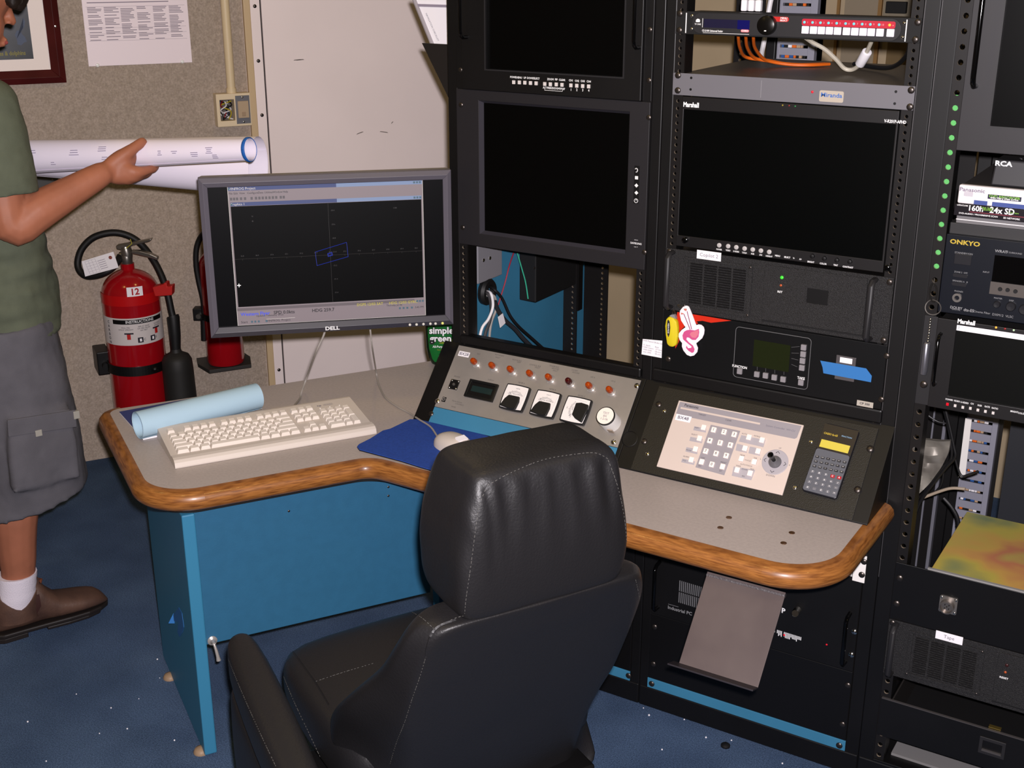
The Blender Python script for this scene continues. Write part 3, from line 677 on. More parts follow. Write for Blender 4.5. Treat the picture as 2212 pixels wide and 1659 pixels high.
bb(RK, (s4[0][0]+s4[3][0])/2, (s4[1][0]+s4[2][0])/2, (s4[2][1]+s4[3][1])/2, (s4[0][1]+s4[1][1])/2, c_, c_+0.0008).obj('screen', mat('olive_lcd', (32, 38, 18), 0.25), t)
RBTN = bb(Fr((0, 0, 0), (1, 0, 0), (0, 1, 0)), -0.0056, 0.0056, -0.006, 0.006, 0, 0.006).mesh('router_key', 0.001)
keyg = mat('grey_key', (150, 146, 150), 0.5)
for X, Y in ((802, 1188), (939, 1212), (1008, 1222), (1078, 1237), (1148, 1252), (1312, 998), (1308, 1052), (1303, 1105), (1298, 1160), (1290, 1278)):
    x_, y_ = RK.px(*q2(X, Y), c_+0.004); inst('key', RBTN, keyg, t, RK.mat(x_, y_, c_))
for (X0, Y0, X1, Y1) in ((1215, 996, 1280, 990), (1215, 1042, 1275, 1044), (1215, 1085, 1270, 1098), (1215, 1132, 1262, 1152), (942, 1150, 942, 1180), (1010, 1162, 1010, 1192), (1082, 1175, 1082, 1205), (1155, 1190, 1155, 1215)):
    B().tube([RK.W(*q2(X0, Y0), c_+0.0002), RK.W(*q2(X1, Y1), c_+0.0002)], 0.0003, 4).obj('guide_line', wprintd, t)
text('lettering', [('FUNCTION', *RK.px(*q2(803, 1152), c_), 0.0055, 0.85, 0.03), ('TAKE', *RK.px(*q2(1292, 1243), c_), 0.0055, 0.85, 0.03)], RK, wprint, t, c_+0.0003)
x_, y_ = RK.px(*q2(1650, 1165), c_)
bb(RK, x_-0.021, x_+0.019, y_-0.025, y_+0.026, c_, c_+0.003).obj('card_window', mat('smoked_plastic', (90, 86, 88), 0.3), t, 0.001)
bb(RK, x_-0.013, x_+0.012, y_+0.012, y_+0.023, c_+0.003, c_+0.0035).obj('card', paper, t)
tp = [RK.px(*q2(X, Y), c_) for X, Y in ((1450, 1098), (1815, 1160), (1860, 1220), (1853, 1270), (1475, 1198), (1468, 1150))]
B().prism(RK, tp, c_+0.0036, c_+0.0042).obj('blue_tape', bluetape, t, label='torn strip of blue masking tape')
x_, y_ = RK.px(*q2(1800, 1446), c_)
bb(RK, x_-0.016, x_+0.017, y_-0.006, y_+0.0055, c_, c_+0.0012).obj('badge', mat('beige_badge', (196, 188, 176), 0.5), t)
text('badge_lettering', [('CP 300', x_, y_, 0.0045, 1.1, 0.02)], RK, ink, t, c_+0.0015)
q5 = zt(1380, 640, 10.37)
rp = [RK.px(*q5(X, Y), c_) for X, Y in ((862, 350), (1210, 402), (1620, 468), (2074, 545), (1620, 592), (1430, 548), (1290, 560), (1330, 610), (1180, 640), (1040, 665), (930, 770), (905, 1010), (820, 1170), (826, 700))]
B().prism(RK, rp, c_, c_+0.0006).obj('red_swoosh', mat('orange_red_print', (222, 44, 16), 0.5), t)
screws_px(RK, t, [q2(1975, 1065), q2(1932, 1412), q2(235, 1090)], c_, None, 1.1)
# ledge bars between the panels and the slopes
tag(bb(RK, 0.0, PW, 0.8375, 0.8605, -0.02, 0.006).obj('ledge_bar', black, bevel=0.004), 'black ledge bar along the bottom of the open bay', 'ledge')
tag(bb(RK, XA-0.02, XB+0.004, 0.8375, 0.8675, -0.02, 0.006).obj('ledge_bar', black, bevel=0.004), 'black ledge bar below the router control panel', 'ledge')
# --- key tags hanging at the left rail
c_ = 0.012
yf = [RK.px(*q5(X, Y), c_) for X, Y in ((690, 440), (800, 470), (870, 560), (890, 700), (888, 880), (860, 1080), (790, 1125), (700, 1115), (650, 1050), (620, 850), (608, 650), (630, 500))]
t = thing('key_float', 'yellow foam key float on a bead chain beside the flamingo tag', 'key float', RK.P(yf[6][0], yf[6][1], c_))
B().prism(RK, yf, c_-0.007, c_+0.007).obj('float_body', mat('yellow_foam', (236, 214, 30), 0.6), t, 0.004, True)
ov = [RK.px(*q5(X, Y), c_+0.007) for X, Y in ((655, 520), (690, 560), (705, 700), (690, 850), (665, 915), (640, 850), (630, 700), (640, 560))]
B().prism(RK, ov, c_+0.0072, c_+0.0078).obj('logo_patch', ink, t)
x_, y_ = RK.px(*q5(665, 715), c_+0.007)
text('logo_lettering', [('AQUA-MATE', x_, y_, 0.0028, 1.0, 0.03, -PI/2)], RK, wprint, t, c_+0.0081)
B().prism(RK, [RK.px(*q5(X, Y), c_) for X, Y in ((700, 430), (740, 405), (810, 400), (850, 500), (790, 480))], c_-0.004, c_+0.004).obj('cap', mat('grey_cap', (150, 148, 150), 0.4), t)
ch = [RK.W(*q5(X, Y), c_) for X, Y in ((735, 420), (760, 360), (770, 310), (800, 340), (812, 400))]
b = B()
for p in spline(ch, 5): b.ball(p, 0.0011, 6, 4)
b.obj('bead_chain', chrome, t, smooth=True)
ol = [(1075, 208), (1120, 230), (1150, 290), (1210, 440), (1285, 645), (1340, 628), (1400, 640), (1455, 690), (1472, 760), (1460, 850), (1420, 940), (1350, 1000), (1285, 1055), (1300, 1100), (1325, 1160), (1310, 1250), (1240, 1325), (1160, 1342), (1080, 1310), (1000, 1210), (968, 1120), (972, 1045), (920, 980), (895, 900), (900, 830), (960, 755), (1050, 690), (1020, 650), (950, 540), (918, 400), (925, 320), (990, 240), (1040, 212)]
t = thing('flamingo_key_tag', 'white die-cut key tag showing an upside-down pink flamingo', 'key tag', RK.W(*q5(1160, 1340), c_))
B().prism(RK, [RK.px(*q5(X, Y), c_) for X, Y in ol], c_-0.0015, c_+0.0015).obj('tag_plate', mat('tag_white', (240, 228, 236), 0.5), t, 0.0006)
pink = mat('flamingo_pink', (226, 92, 150), 0.5); pink2 = mat('flamingo_light_pink', (240, 134, 156), 0.5); outl = mat('flamingo_outline', (150, 70, 100), 0.6)
b = B()
body = [(1150, 745), (1260, 760), (1310, 740), (1350, 722), (1360, 800), (1345, 900), (1280, 975), (1200, 970), (1130, 920), (1085, 915), (1070, 960), (1130, 1030), (1220, 1100), (1255, 1180), (1240, 1245), (1200, 1265), (1120, 1215), (1065, 1150), (1075, 1100), (1110, 1160), (1180, 1150), (1190, 1120), (1080, 1030), (1000, 960), (985, 870), (1020, 790), (1080, 755)]
b.prism(RK, [RK.px(*q5(X, Y), c_) for X, Y in body], c_+0.0015, c_+0.0021)
b.obj('flamingo_body', pink, t)
B().prism(RK, [RK.px(*q5(X, Y), c_) for X, Y in ((1340, 745), (1340, 850), (1280, 930), (1200, 915), (1150, 850), (1180, 800), (1260, 775))], c_+0.0021, c_+0.0025).obj('flamingo_wing', pink2, t)
b = B()
for pl in (((1150, 745), (1010, 400)), ((1185, 740), (1080, 335))): b.tube([RK.W(*q5(X, Y), c_+0.0018) for X, Y in pl], 0.0008, 5)
b.obj('flamingo_leg', outl, t)
b = B()
b.prism(RK, [RK.px(*q5(X, Y), c_) for X, Y in ((955, 360), (1010, 380), (1025, 395), (950, 405))], c_+0.0015, c_+0.002)
b.prism(RK, [RK.px(*q5(X, Y), c_) for X, Y in ((1010, 275), (1075, 270), (1085, 310), (1050, 330), (1020, 300))], c_+0.0015, c_+0.002)
b.obj('flamingo_foot', mat('salmon', (226, 140, 124), 0.5), t)
b = B()
for p in spline([RK.W(*q5(X, Y), c_) for X, Y in ((1000, 250), (940, 210), (875, 195), (890, 230), (960, 270))], 6): b.ball(p, 0.0011, 6, 4)
b.obj('bead_chain', chrome, t, smooth=True)
# --- card taped to the post between racks
c_ = 0.001
cp = [RK.px(*q5(X, Y), c_) for X, Y in ((90, 955), (590, 1000), (572, 1392), (62, 1298))]
t = thing('note_card', 'small printed card taped to the black post beside the yellow float', 'card', RK.P(*cp[3], c_))
B().prism(RK, cp, c_, c_+0.0006).obj('card', paper, t)
text('card_lettering', [('Drift Payout Brake List', *RK.px(*q5(320, 1025), c_), 0.0038, 1.0, 0, -0.02), ('0. depth        Rate', *RK.px(*q5(280, 1115), c_), 0.0036, 1, 0, -0.02), ('<1000 meters   -27 m/m', *RK.px(*q5(300, 1170), c_), 0.0034, 1, 0, -0.02), ('1000-2000     -28 m/m', *RK.px(*q5(300, 1225), c_), 0.0034, 1, 0, -0.02), ('over 2000      -40 m/m', *RK.px(*q5(298, 1275), c_), 0.0034, 1, 0, -0.02)], RK, inkl, t, c_+0.0008)
# --- cables and ducts seen behind the scaler
Yc = -0.2
for i, (X, m_) in enumerate(((645, 0), (705, 1), (765, 2))):
    p = [RK.W(*q1(X, 250), -0.055), RK.W(*q1(X, 300), -0.07), RK.W(*q1(X+12, 380), -0.12), RK.W(*q1(X+60+10*i, 455+6*i), -0.19), RK.W(*q1(870+30*i, 480+8*i), -0.22), RK.W(*q1(1010+30*i, 505+5*i), -0.24), RK.W(*q1(1150+40*i, 520+4*i), -0.26), RK.W(*q1(1330+20*i, 536), -0.30)]
    zmin = zG+0.004
    p = [V((a.x, a.y, max(a.z, zmin))) for a in p]
    cable('orange patch cable drooping from the scaler onto the grey box', 'patch_cable', cable_orange, p, 0.0033, 8, 'orange patch cables')
p = [RK.W(*q1(1180, 300), -0.06), RK.W(*q1(1230, 335), -0.08), RK.W(*q1(1330, 390), -0.10), RK.W(*q1(1420, 470), -0.12), RK.W(*q1(1490, 545), -0.14), RK.W(*q1(1560, 552), -0.14), RK.W(*q1(1620, 500), -0.12), RK.W(*q1(1665, 420), -0.10), RK.W(*q1(1705, 330), -0.07), RK.W(*q1(1708, 290), -0.06)]
p = [V((a.x, a.y, max(a.z, zG+0.006))) for a in p]
t = thing('ferrite_cable', 'white cable with a ferrite bead looping under the scaler', 'cable', p[4])
B().tube(spline(p, 6), 0.0042, 8).obj('cable', mat('beige_white_cable', (206, 198, 180), 0.5), t, smooth=True)
B().cyl(RK.W(*q1(1612, 512), -0.12), RK.W(*q1(1672, 410), -0.10), 0.010, seg=12).obj('ferrite_bead', cable_white, t, 0.002, True)
cable('black cable sweeping under the scaler to the rack post', 'power_cable', cable_black, [V((a.x, a.y, max(a.z, zG+0.007))) for a in (RK.W(*q1(1560, 570), -0.30), RK.W(*q1(1780, 560), -0.24), RK.W(*q1(1900, 520), -0.20), RK.W(*q1(1985, 440), -0.12), RK.W(*q1(2010, 350), -0.06), RK.W(*q1(2015, 290), -0.06))], 0.0045)
for i, X in enumerate((685, 742, 798)):
    t = thing('white_plug', 'white cable plug standing up behind the scaler', 'plug', RK.W(*q1(X, 100), -0.055), 'white plugs behind the scaler')
    xx = face_x(*q1(X, 70), -0.05)
    bb(RK, xx-0.006, xx+0.006, zS+0.0005, zS+0.022, -0.062, -0.05).obj('connector', cable_white, t, 0.002)
    B().cyl(RK.P(xx, zS+0.02, -0.056), RK.P(xx-0.004, zS+0.2, -0.056), 0.0035).obj('lead', cable_white, t, smooth=True)
ductm = mat('grey_duct', (150, 150, 164), 0.5)
def duct(label, a0, a1, z0, z1, c, rows, pitch0, pitch):
    """vertical slotted wiring duct: solid back box, each finger row leaves a slot with wire ends"""
    t = thing('wire_duct', label, 'wire duct', RK.P((a0+a1)/2, z0, c-0.03))
    w_ = a1-a0; s0 = a0+w_*0.08; s1 = a0+w_*0.72
    bb(RK, s1+w_*0.1, a1, z0, z1, c-0.06, c).obj('side_wall', ductm, t, 0.001)
    bb(RK, a0, s0, z0, z1, c-0.06, c).obj('side_wall', ductm, t, 0.001)
    bb(RK, a0, a1, z0, z1, c-0.06, c-0.02).obj('back', blackm, t)
    zs = [pitch0+i*pitch for i in range(rows)]
    ed = [z0]+[z for k in zs for z in (k-0.0035, k+0.0035)]+[z1]
    for i in range(0, len(ed), 2):
        bb(RK, s0, s1+w_*0.1, ed[i], ed[i+1], c-0.004, c-0.001).obj('finger', ductm, t)
    cols = [mat('wire_blue', (40, 90, 160), 0.5), cable_white, cable_black, mat('wire_tan', (190, 160, 130), 0.5), cable_orange]
    rr = random.Random(5)
    for k in zs:
        x = s0+0.003
        while x < s1-0.006:
            ww = rr.uniform(0.004, 0.010)
            bb(RK, x, min(x+ww, s1), k-0.003, k+0.003, c-0.012, c-0.005).obj('wire_end', rr.choice(cols), t); x += ww+0.001
    return t
a0 = face_x(*q1(950, 400), -0.6); a1 = face_x(*q1(1250, 400), -0.6)
zr = [face_z(*q1(1075, Y), -0.6) for Y in (22, 370, 455)]
duct('grey slotted wire duct standing behind the scaler and grey switcher', a0, a1, 1.2, 1.94, -0.6, 18, zr[1]-0.024*9, 0.024)
cable('white cable bundle running down beside the wire duct behind the scaler', 'riser_cable', cable_white, [RK.W(*q1(930, -60), -0.56), RK.W(*q1(900, 20), -0.56), RK.W(*q1(850, 330), -0.55), RK.W(*q1(830, 430), -0.53), RK.W(*q1(825, 520), -0.5)], 0.006)
# ================================================================ sloped console panels
SLT = 0.2155
def wedge(label, a0, a1):
    f = Fr((0, 0, 0), (0, 1, 0), (0, 0, 1))
    t = thing('console_slope', label, 'console', ((a0+a1)/2, -0.05, DT))
    b = B().prism(f, [(0.0, DT+0.0005), (-0.1395, DT+0.0005), (-0.1395, DT+0.003), (0.0, 0.8370)], a0, a1)
    b.obj('slope_body', black, t, 0.001)
    return t
w1 = wedge('black sloped console housing left of the desk controls, carrying gauges', -0.047, PW+0.012)
w2 = wedge('black sloped console housing carrying the camera controller', PW+0.0125, X2+PW+0.032)
qs = zt(880, 720, 4.096)
c0 = 0.0012; cf = 0.004
gv1 = SL.px(*qs(460, 105), cf)[1]; gv0 = SL.px(*qs(215, 640), cf)[1]
t = thing('gauge_panel', 'brushed steel gauge panel with amber lamps and three meters on slope', 'control panel', SL.P(PW/2, gv0, c0))
plate = mat('scuffed_aluminium', (156, 150, 144), 0.42, metal=0.35, rgb2=(176, 168, 160), vscale=7, bump=0.08, bscale=90, detail=8)
bb(SL, -0.001, PW+0.003, gv0, gv1, c0, cf).obj('plate', plate, t, 0.0006)
tb = tag(bb(SL, -0.001, PW+0.003, 0.004, gv0-0.0008, c0, cf-0.0005).obj('blue_blank_panel', blue, bevel=0.0006), 'narrow blue blanking panel below the steel gauge panel', 'panel')
for X, Y in ((210, 712), (1140, 925)):
    a, b_ = SL.px(*qs(X, Y), cf); screw(SL, tb, a, b_, cf-0.0005, None, 1.1)
amberl = mat('amber_lens', (176, 66, 10), 0.15, coat=0.5); redl = mat('dark_red_lens', (70, 8, 12), 0.15, coat=0.5)
LB = B().lathe((0, 0, 0), (0, 0, 1), [(0.0105, 0), (0.0105, 0.003), (0.0085, 0.0045), (0.0085, 0.010), (0.0072, 0.0115)], 20).mesh('lamp_base', smooth=True); LB.materials.append(mat('pale_metal', (215, 208, 202), 0.25, metal=0.6))
LL = B().lathe((0, 0, 0), (0, 0, 1), [(0.0074, 0.010), (0.0078, 0.014), (0.0074, 0.020), (0.0055, 0.0245), (0.002, 0.0262), (0.0, 0.0264)], 20).mesh('lamp_lens', smooth=True); LL2 = LL.copy()
LL.materials.append(amberl); LL2.materials.append(redl)
lps = [(612, 272), (772, 308), (934, 342), (1104, 378), (1271, 412), (1449, 448), (1627, 486), (1808, 523)]
for i, (X, Y) in enumerate(lps):
    a, b_ = SL.px(*qs(X, Y), cf)
    bs = inst('lamp_base', LB, None, t, SL.mat(a, b_, cf))
    inst('lamp_lens', LL2 if i == 5 else LL, None, t, SL.mat(a, b_, cf))
its = []
for s_, X, Y in (('TEST', 630, 185), ('MOTOR BUS', 815, 195), ('FAULT', 800, 215), ('MOTOR BUS', 970, 240), ('TEMP', 985, 258), ('CONTROL BUS', 1130, 285), ('FAULT', 1150, 305), ('POWER BUS', 1300, 295), ('GROUND', 1310, 315), ('FAULT', 1310, 333), ('SYSTEM', 1480, 330), ('GROUND', 1490, 350), ('UPS A', 1640, 390), ('UPS B', 1820, 425), ('METER A', 1010, 440), ('METER B', 1285, 498), ('METER C', 1540, 556), ('SPEAKER', 440, 385), ('DISPLAY', 740, 415), ('CONTROLS', 460, 630), ('Marine Systems', 440, 605), ('PANEL', 410, 652)):
    a, b_ = SL.px(*qs(X, Y), cf); its.append((s_, a, b_, 0.0036, 0.9))
texts('engraved_lettering', its, SL, mat('engraved_grey', (96, 90, 86), 0.6), t, cf+0.0003)
a, b_ = SL.px(*qs(503, 186), cf)
bb(SL, a-0.0155, a+0.0145, b_-0.0065, b_+0.0065, cf, cf+0.0008).obj('paper_label', paper, t)
text('label_lettering', [('BX28', a, b_, 0.0075, 1.1, 0.02)], SL, inkl, t, cf+0.0011)
a, b_ = SL.px(*qs(324, 585), cf)
bb(SL, a-0.0052, a+0.0052, b_-0.006, b_+0.006, cf, cf+0.0007).obj('logo_square', black, t)
text('logo_lettering', [('D', a, b_, 0.0082, 1, 0.02)], SL, mat('pale_metal', (215, 208, 202), 0.25), t, cf+0.001)
a, b_ = SL.px(*qs(415, 455), cf)
jk = bb(SL, a-0.0125, a+0.0125, b_-0.0125, b_+0.0125, cf, cf+0.0025).obj('jack_plate', black, t, 0.0008)
for i, j in ((-1, 1), (1, 1), (-1, -1), (1, -1)): screw(SL, t, a+i*0.0095, b_+j*0.0095, cf+0.0025, BOLT, 0.45)
B().lathe(SL.P(a, b_, cf+0.0025), SL.n, [(0.0036, 0), (0.003, 0.002), (0.0, 0.002)], 12).obj('jack', steel, t)
a, b_ = SL.px(*qs(660, 512), cf)
ringframe(SL, (a-0.0395, b_-0.0225), (a+0.0395, b_+0.0225), (a-0.033, b_-0.0165), (a+0.033, b_+0.0165), cf, cf+0.007).obj('lcd_frame', mat('black_lcd_frame', (26, 26, 26), 0.3), t, 0.001)
bb(SL, a-0.033, a+0.033, b_-0.0165, b_+0.0165, cf, cf+0.003).obj('lcd_surround', black, t)
bb(SL, a-0.028, a+0.028, b_-0.006, b_+0.0085, cf+0.003, cf+0.0035).obj('lcd_glass', mat('lcd_teal', (34, 50, 48), 0.2), t)
def meter(X, Y, rot, labs):
    a, b_ = SL.px(*qs(X, Y), cf)
    u = SL.u*math.cos(rot)+SL.v*math.sin(rot); v = SL.v*math.cos(rot)-SL.u*math.sin(rot)
    f = Fr(SL.P(a, b_, cf), u, v)
    s = 0.0308
    def out(k, bul):
        P_ = []
        for (x0, y0), (x1, y1), (nx, ny) in (((-1, -1), (1, -1), (0, -1)), ((1, -1), (1, 1), (1, 0)), ((1, 1), (-1, 1), (0, 1)), ((-1, 1), (-1, -1), (-1, 0))):
            for i in range(6):
                tt = i/6; g = 4*tt*(1-tt)*bul
                P_.append(((x0+(x1-x0)*tt+nx*g)*k, (y0+(y1-y0)*tt+ny*g)*k))
        return P_
    mt = B().prism(f, out(s, 0.05), 0, 0.009).obj('meter_body', mat('clear_black_edge', (40, 40, 42), 0.15), t, 0.0015)
    B().prism(f, out(s*0.9, 0.05), 0.009, 0.0094).obj('meter_face', mat('meter_white', (232, 226, 222), 0.5), mt)
    cov = [(-0.0275, -0.027), (0.0, -0.0305), (0.0165, -0.029), (0.0185, -0.010), (0.0155, 0.0025), (-0.0135, 0.0025), (-0.021, -0.008)]
    B().prism(f, cov, 0.0094, 0.015).obj('meter_cover', mat('meter_black', (28, 28, 30), 0.4), mt, 0.002)
    ds = B()
    for k in range(17):
        an = math.radians(140-100*k/16); r0 = 0.0225; r1 = 0.0250 if k % 4 else 0.0262
        ds.tube([f.P(r0*math.cos(an), -0.009+r0*math.sin(an), 0.0097), f.P(r1*math.cos(an), -0.009+r1*math.sin(an), 0.0097)], 0.0003, 4)
    for rr_ in (0.0205, 0.0225):
        ds.tube([f.P(rr_*math.cos(math.radians(x)), -0.009+rr_*math.sin(math.radians(x)), 0.0097) for x in range(140, 39, -8)], 0.0002, 4)
    ds.tube([f.P(-0.006, 0.0, 0.0100), f.P(-0.017, 0.011, 0.0100)], 0.0003, 4)
    ds.obj('meter_scale', ink, mt)
    text('meter_lettering', [(labs[0], 0.002, 0.0075, 0.0028), (labs[1], 0.002, 0.0215, 0.0026)], f, ink, mt, 0.0097)
    B().tube([f.P(*p, 0.0098) for p in ((0.0225, -0.022), (0.026, 0.022))], 0.0009, 6).obj('meter_glint', mat('clear_plastic_edge', (225, 222, 220), 0.1), mt)  # pale opaque rod paints the glint along the meter's clear edge
meter(960, 580, 0.0, ('MEGOHMS', 'METER')); meter(1230, 636, 0.0, ('LINE SENSOR', 'VOLTS')); meter(1500, 692, PI/2, ('AMPS', 'DC'))
a, b_ = SL.px(*qs(1790, 835), cf)
t3_ = thing('sticker_cap', 'white cylindrical sensor cap with round sticker on the gauge panel', 'cap', SL.P(a, b_, cf))  # a plain white plug cap with a sticker, not a sensor
wc = SL.P(a, b_+0.012, cf)
B().lathe(wc, SL.n, [(0.0225, 0), (0.0225, 0.030), (0.0215, 0.036)], 28).obj('barrel', white, t3_, smooth=True)
B().lathe(wc+SL.n*0.036, SL.n, [(0.0215, 0), (0.0218, 0.004), (0.0205, 0.0045)], 28).obj('dark_ring', rubber, t3_, smooth=True)
B().lathe(wc+SL.n*0.040, SL.n, [(0.0195, 0), (0.0195, 0.001)], 28).obj('sticker', mat('sticker_cream', (238, 226, 214), 0.6), t3_)
text('sticker_lettering', [('TEST', 0, 0.006, 0.005), ('BX', 0, -0.001, 0.005), ('1-2-06', 0, -0.008, 0.005)], Fr(wc+SL.n*0.0412, SL.u, SL.v), mat('faded_ink', (120, 116, 130), 0.8), t3_, 0.0003)
bb(Fr(wc+SL.n*0.015+(-SL.v)*0.0222, SL.u, SL.n), 0.004, 0.016, -0.012, 0.004, -0.001, 0.0016).obj('cap_label', mat('tan_label', (186, 168, 150), 0.6), t3_)
a, b_ = SL.px(*qs(1395, 862), cf)
B().lathe(SL.P(a, b_, cf), SL.n, [(0.015, 0), (0.015, 0.008), (0.012, 0.020), (0.008, 0.022), (0.0, 0.022)], 20).obj('black_knob', blackg, t, smooth=True)
for X, Y in ((265, 600), (2030, 465), (1825, 962)):
    a, b_ = SL.px(*qs(X, Y), cf); screw(SL, t, a, b_, cf, BOLT, 1.2)
a, b_ = SL.px(*qs(1968, 935), 0.0005)
B().lathe(SL.P(a, b_, 0.0003), SL.n, [(0.0185, 0), (0.0185, 0.0012), (0.017, 0.0016), (0.0165, 0.0008), (0.0, 0.0008)], 32).obj('hole_plug', black, w1, smooth=True)
for X, Y in ((505, 40), (2055, 300)):
    a, b_ = SL.px(*qs(X, Y), 0.001)
# --- slope two: controller
q3 = zt(1340, 830, 3.6867); q6 = zt(1420, 860, 6.506)
t = thing('controller_plate', 'olive-black mounting plate on slope around the white controller', 'panel', SL.P(X2+PW/2, 0.01, c0))
bb(SL, X2-0.0, X2+PW+0.002, 0.004, SLT-0.012, 0.0008, 0.003).obj('plate', mat('olive_black', (36, 33, 26), 0.5, bump=0.3, bscale=500), t, 0.0008)
screws_px(SL, t, [q3(305, 160), q3(190, 455)], 0.003, None, 1.2)
screws_px(SL, t, [q3(350, 213), q3(217, 555), q3(1520, 458), q3(1392, 822)], 0.003, BOLT, 0.95)
screws_px(SL, t, [q3(1990, 515), q3(1890, 840)], 0.003, SCREW, 1.3)
cc = 0.0075
C4 = [SL.px(*q3(X, Y), cc) for X, Y in ((478, 128), (1470, 328), (1280, 882), (275, 650))]
pa0 = (C4[0][0]+C4[3][0])/2; pa1 = (C4[1][0]+C4[2][0])/2; pb1 = (C4[0][1]+C4[1][1])/2; pb0 = (C4[2][1]+C4[3][1])/2
t = thing('camera_controller', 'cream camera controller keypad with joystick on sloped panel', 'controller', SL.P((pa0+pa1)/2, pb0, 0.003))
cream = mat('cream_plastic', (216, 200, 190), 0.45); cgrey = mat('controller_grey', (166, 160, 166), 0.5); cgrey2 = mat('controller_light_grey', (186, 180, 186), 0.5)
bb(SL, pa0, pa1, pb0, pb1, 0.003, cc).obj('body', cream, t, 0.0012)
hh = (pb1-pb0)
B().prism(SL, [(pa0+0.004, pb1-0.003), (pa1-0.004, pb1-0.003), (pa1-0.006, pb1-0.030), (pa1-0.010, pb1-0.0335), (pa0+0.030, pb1-0.0335), (pa0+0.004, pb1-0.031)], cc, cc+0.0003).obj('header_band', cgrey, t)
bb(SL, pa0+0.01, pa0+(pa1-pa0)*0.68, pb1-0.0185, pb1-0.0145, cc+0.0003, cc+0.0005).obj('header_stripe', cream, t)
B().prism(SL, [SL.px(*q6(X, Y), cc) for X, Y in ((752, 375), (1165, 462), (940, 1085), (535, 972))], cc, cc+0.0003).obj('keypad_area', cgrey, t)
for pg in (((520, 395), (690, 430), (680, 485), (505, 450)), ((465, 545), (640, 575), (625, 635), (450, 600)), ((410, 690), (575, 720), (560, 790), (395, 750)), ((350, 850), (530, 890), (515, 940), (335, 900)), ((1180, 520), (1520, 590), (1490, 690), (1145, 610)), ((1120, 640), (1280, 680), (1255, 770), (1100, 735)), ((1300, 680), (1465, 715), (1440, 810), (1280, 775)), ((1075, 960), (1375, 1010), (1320, 1155), (1045, 1090))):
    B().prism(SL, [SL.px(*q6(X, Y), cc) for X, Y in pg], cc, cc+0.0003).obj('key_area', cgrey2, t)
CK = bb(Fr((0, 0, 0), (1, 0, 0), (0, 1, 0)), -0.0052, 0.0052, -0.006, 0.006, 0, 0.0055).mesh('controller_key', 0.001)
ckm = mat('controller_key_cream', (240, 228, 220), 0.45)
nums = [('1', 792, 445), ('2', 937, 475), ('3', 1080, 510), ('4', 737, 597), ('5', 882, 628), ('6', 1025, 660), ('7', 680, 745), ('8', 825, 778), ('9', 967, 808), ('', 622, 895), ('0', 765, 932), ('', 915, 962)]
its = []
for s_, X, Y in nums+[('', X, Y) for X, Y in ((650, 412), (592, 565), (535, 715), (477, 865), (1287, 550), (1470, 590), (1230, 705), (1415, 745), (1180, 850), (1360, 895), (1120, 1010), (1302, 1055))]:
    a, b_ = SL.px(*q6(X, Y), cc+0.004); inst('key', CK, ckm, t, SL.mat(a, b_, cc))
    if s_: its.append((s_, a, b_, 0.0062, 1, 0.01))
text('key_lettering', its, SL, mat('grey_ink', (90, 84, 90), 0.7), t, cc+0.0058)
its = []
for s_, X, Y, h_ in (('Panasonic', 482, 118, 0.006), ('UP', 1725, 706, 0.003), ('DOWN', 1590, 1092, 0.004), ('L', 1452, 858, 0.003), ('R', 1858, 945, 0.003), ('TARGET', 632, 238, 0.0034), ('CLEAR', 998, 315, 0.0034), ('SHIFT', 555, 420, 0.003), ('SELECT', 520, 515, 0.003), ('MODE', 440, 735, 0.003), ('ALARM', 405, 825, 0.003), ('PTZ', 380, 880, 0.003), ('AUTO', 1225, 505, 0.003), ('PATROL', 1405, 540, 0.003), ('NEAR', 1198, 805, 0.003), ('FAR', 1380, 845, 0.003), ('FOCUS', 1270, 878, 0.003), ('AUTO FOCUS', 1250, 945, 0.003), ('WIDE', 1140, 955, 0.003), ('TELE', 1330, 1000, 0.003), ('ZOOM', 1225, 1005, 0.003), ('PRESET', 930, 908, 0.003), ('CAM', 640, 842, 0.003), ('SET', 890, 1025, 0.003), ('ESC', 600, 955, 0.003), ('IRIS', 1210, 1100, 0.003), ('MENU', 1700, 770, 0.001)):
    a, b_ = SL.px(*q6(X, Y), cc); its.append((s_, a, b_, h_, 1.0, 0.02 if h_ > 0.005 else 0))
texts('lettering', its, SL, mat('dark_grey_ink', (70, 66, 72), 0.7), t, cc+0.0008)
a, b_ = SL.px(*q6(1730, 425), cc)
text('model_lettering', [('System Controller  WV-CU', a, b_, 0.0042, 0.95)], SL, inkl, t, cc+0.0006)
a, b_ = SL.px(*q6(365, 285), cc)
bb(SL, a-0.0175, a+0.0175, b_-0.007, b_+0.007, cc+0.0004, cc+0.001).obj('paper_label', paper, t)
text('label_lettering', [('BX48', a, b_, 0.0075, 1.1, 0.02)], SL, inkl, t, cc+0.0013)
a, b_ = SL.px(*q6(1655, 900), cc)
js = B().lathe(SL.P(a, b_, cc), SL.n, [(0.0275, 0), (0.0275, 0.0008), (0.0265, 0.0012), (0.0, 0.0012)], 36).obj('joystick_plate', cgrey2, t)
for k, (dx, dy) in enumerate(((0, 1), (1, 0), (0, -1), (-1, 0))):
    px_, py_ = a+dx*0.0225, b_+dy*0.0225
    B().tube([SL.P(px_-dy*0.004-dx*0.003, py_+dx*0.004-dy*0.003, cc+0.0014), SL.P(px_+dx*0.001, py_+dy*0.001, cc+0.0014), SL.P(px_+dy*0.004-dx*0.003, py_-dx*0.004-dy*0.003, cc+0.0014)], 0.0006, 5).obj('arrow_mark', ink, js)
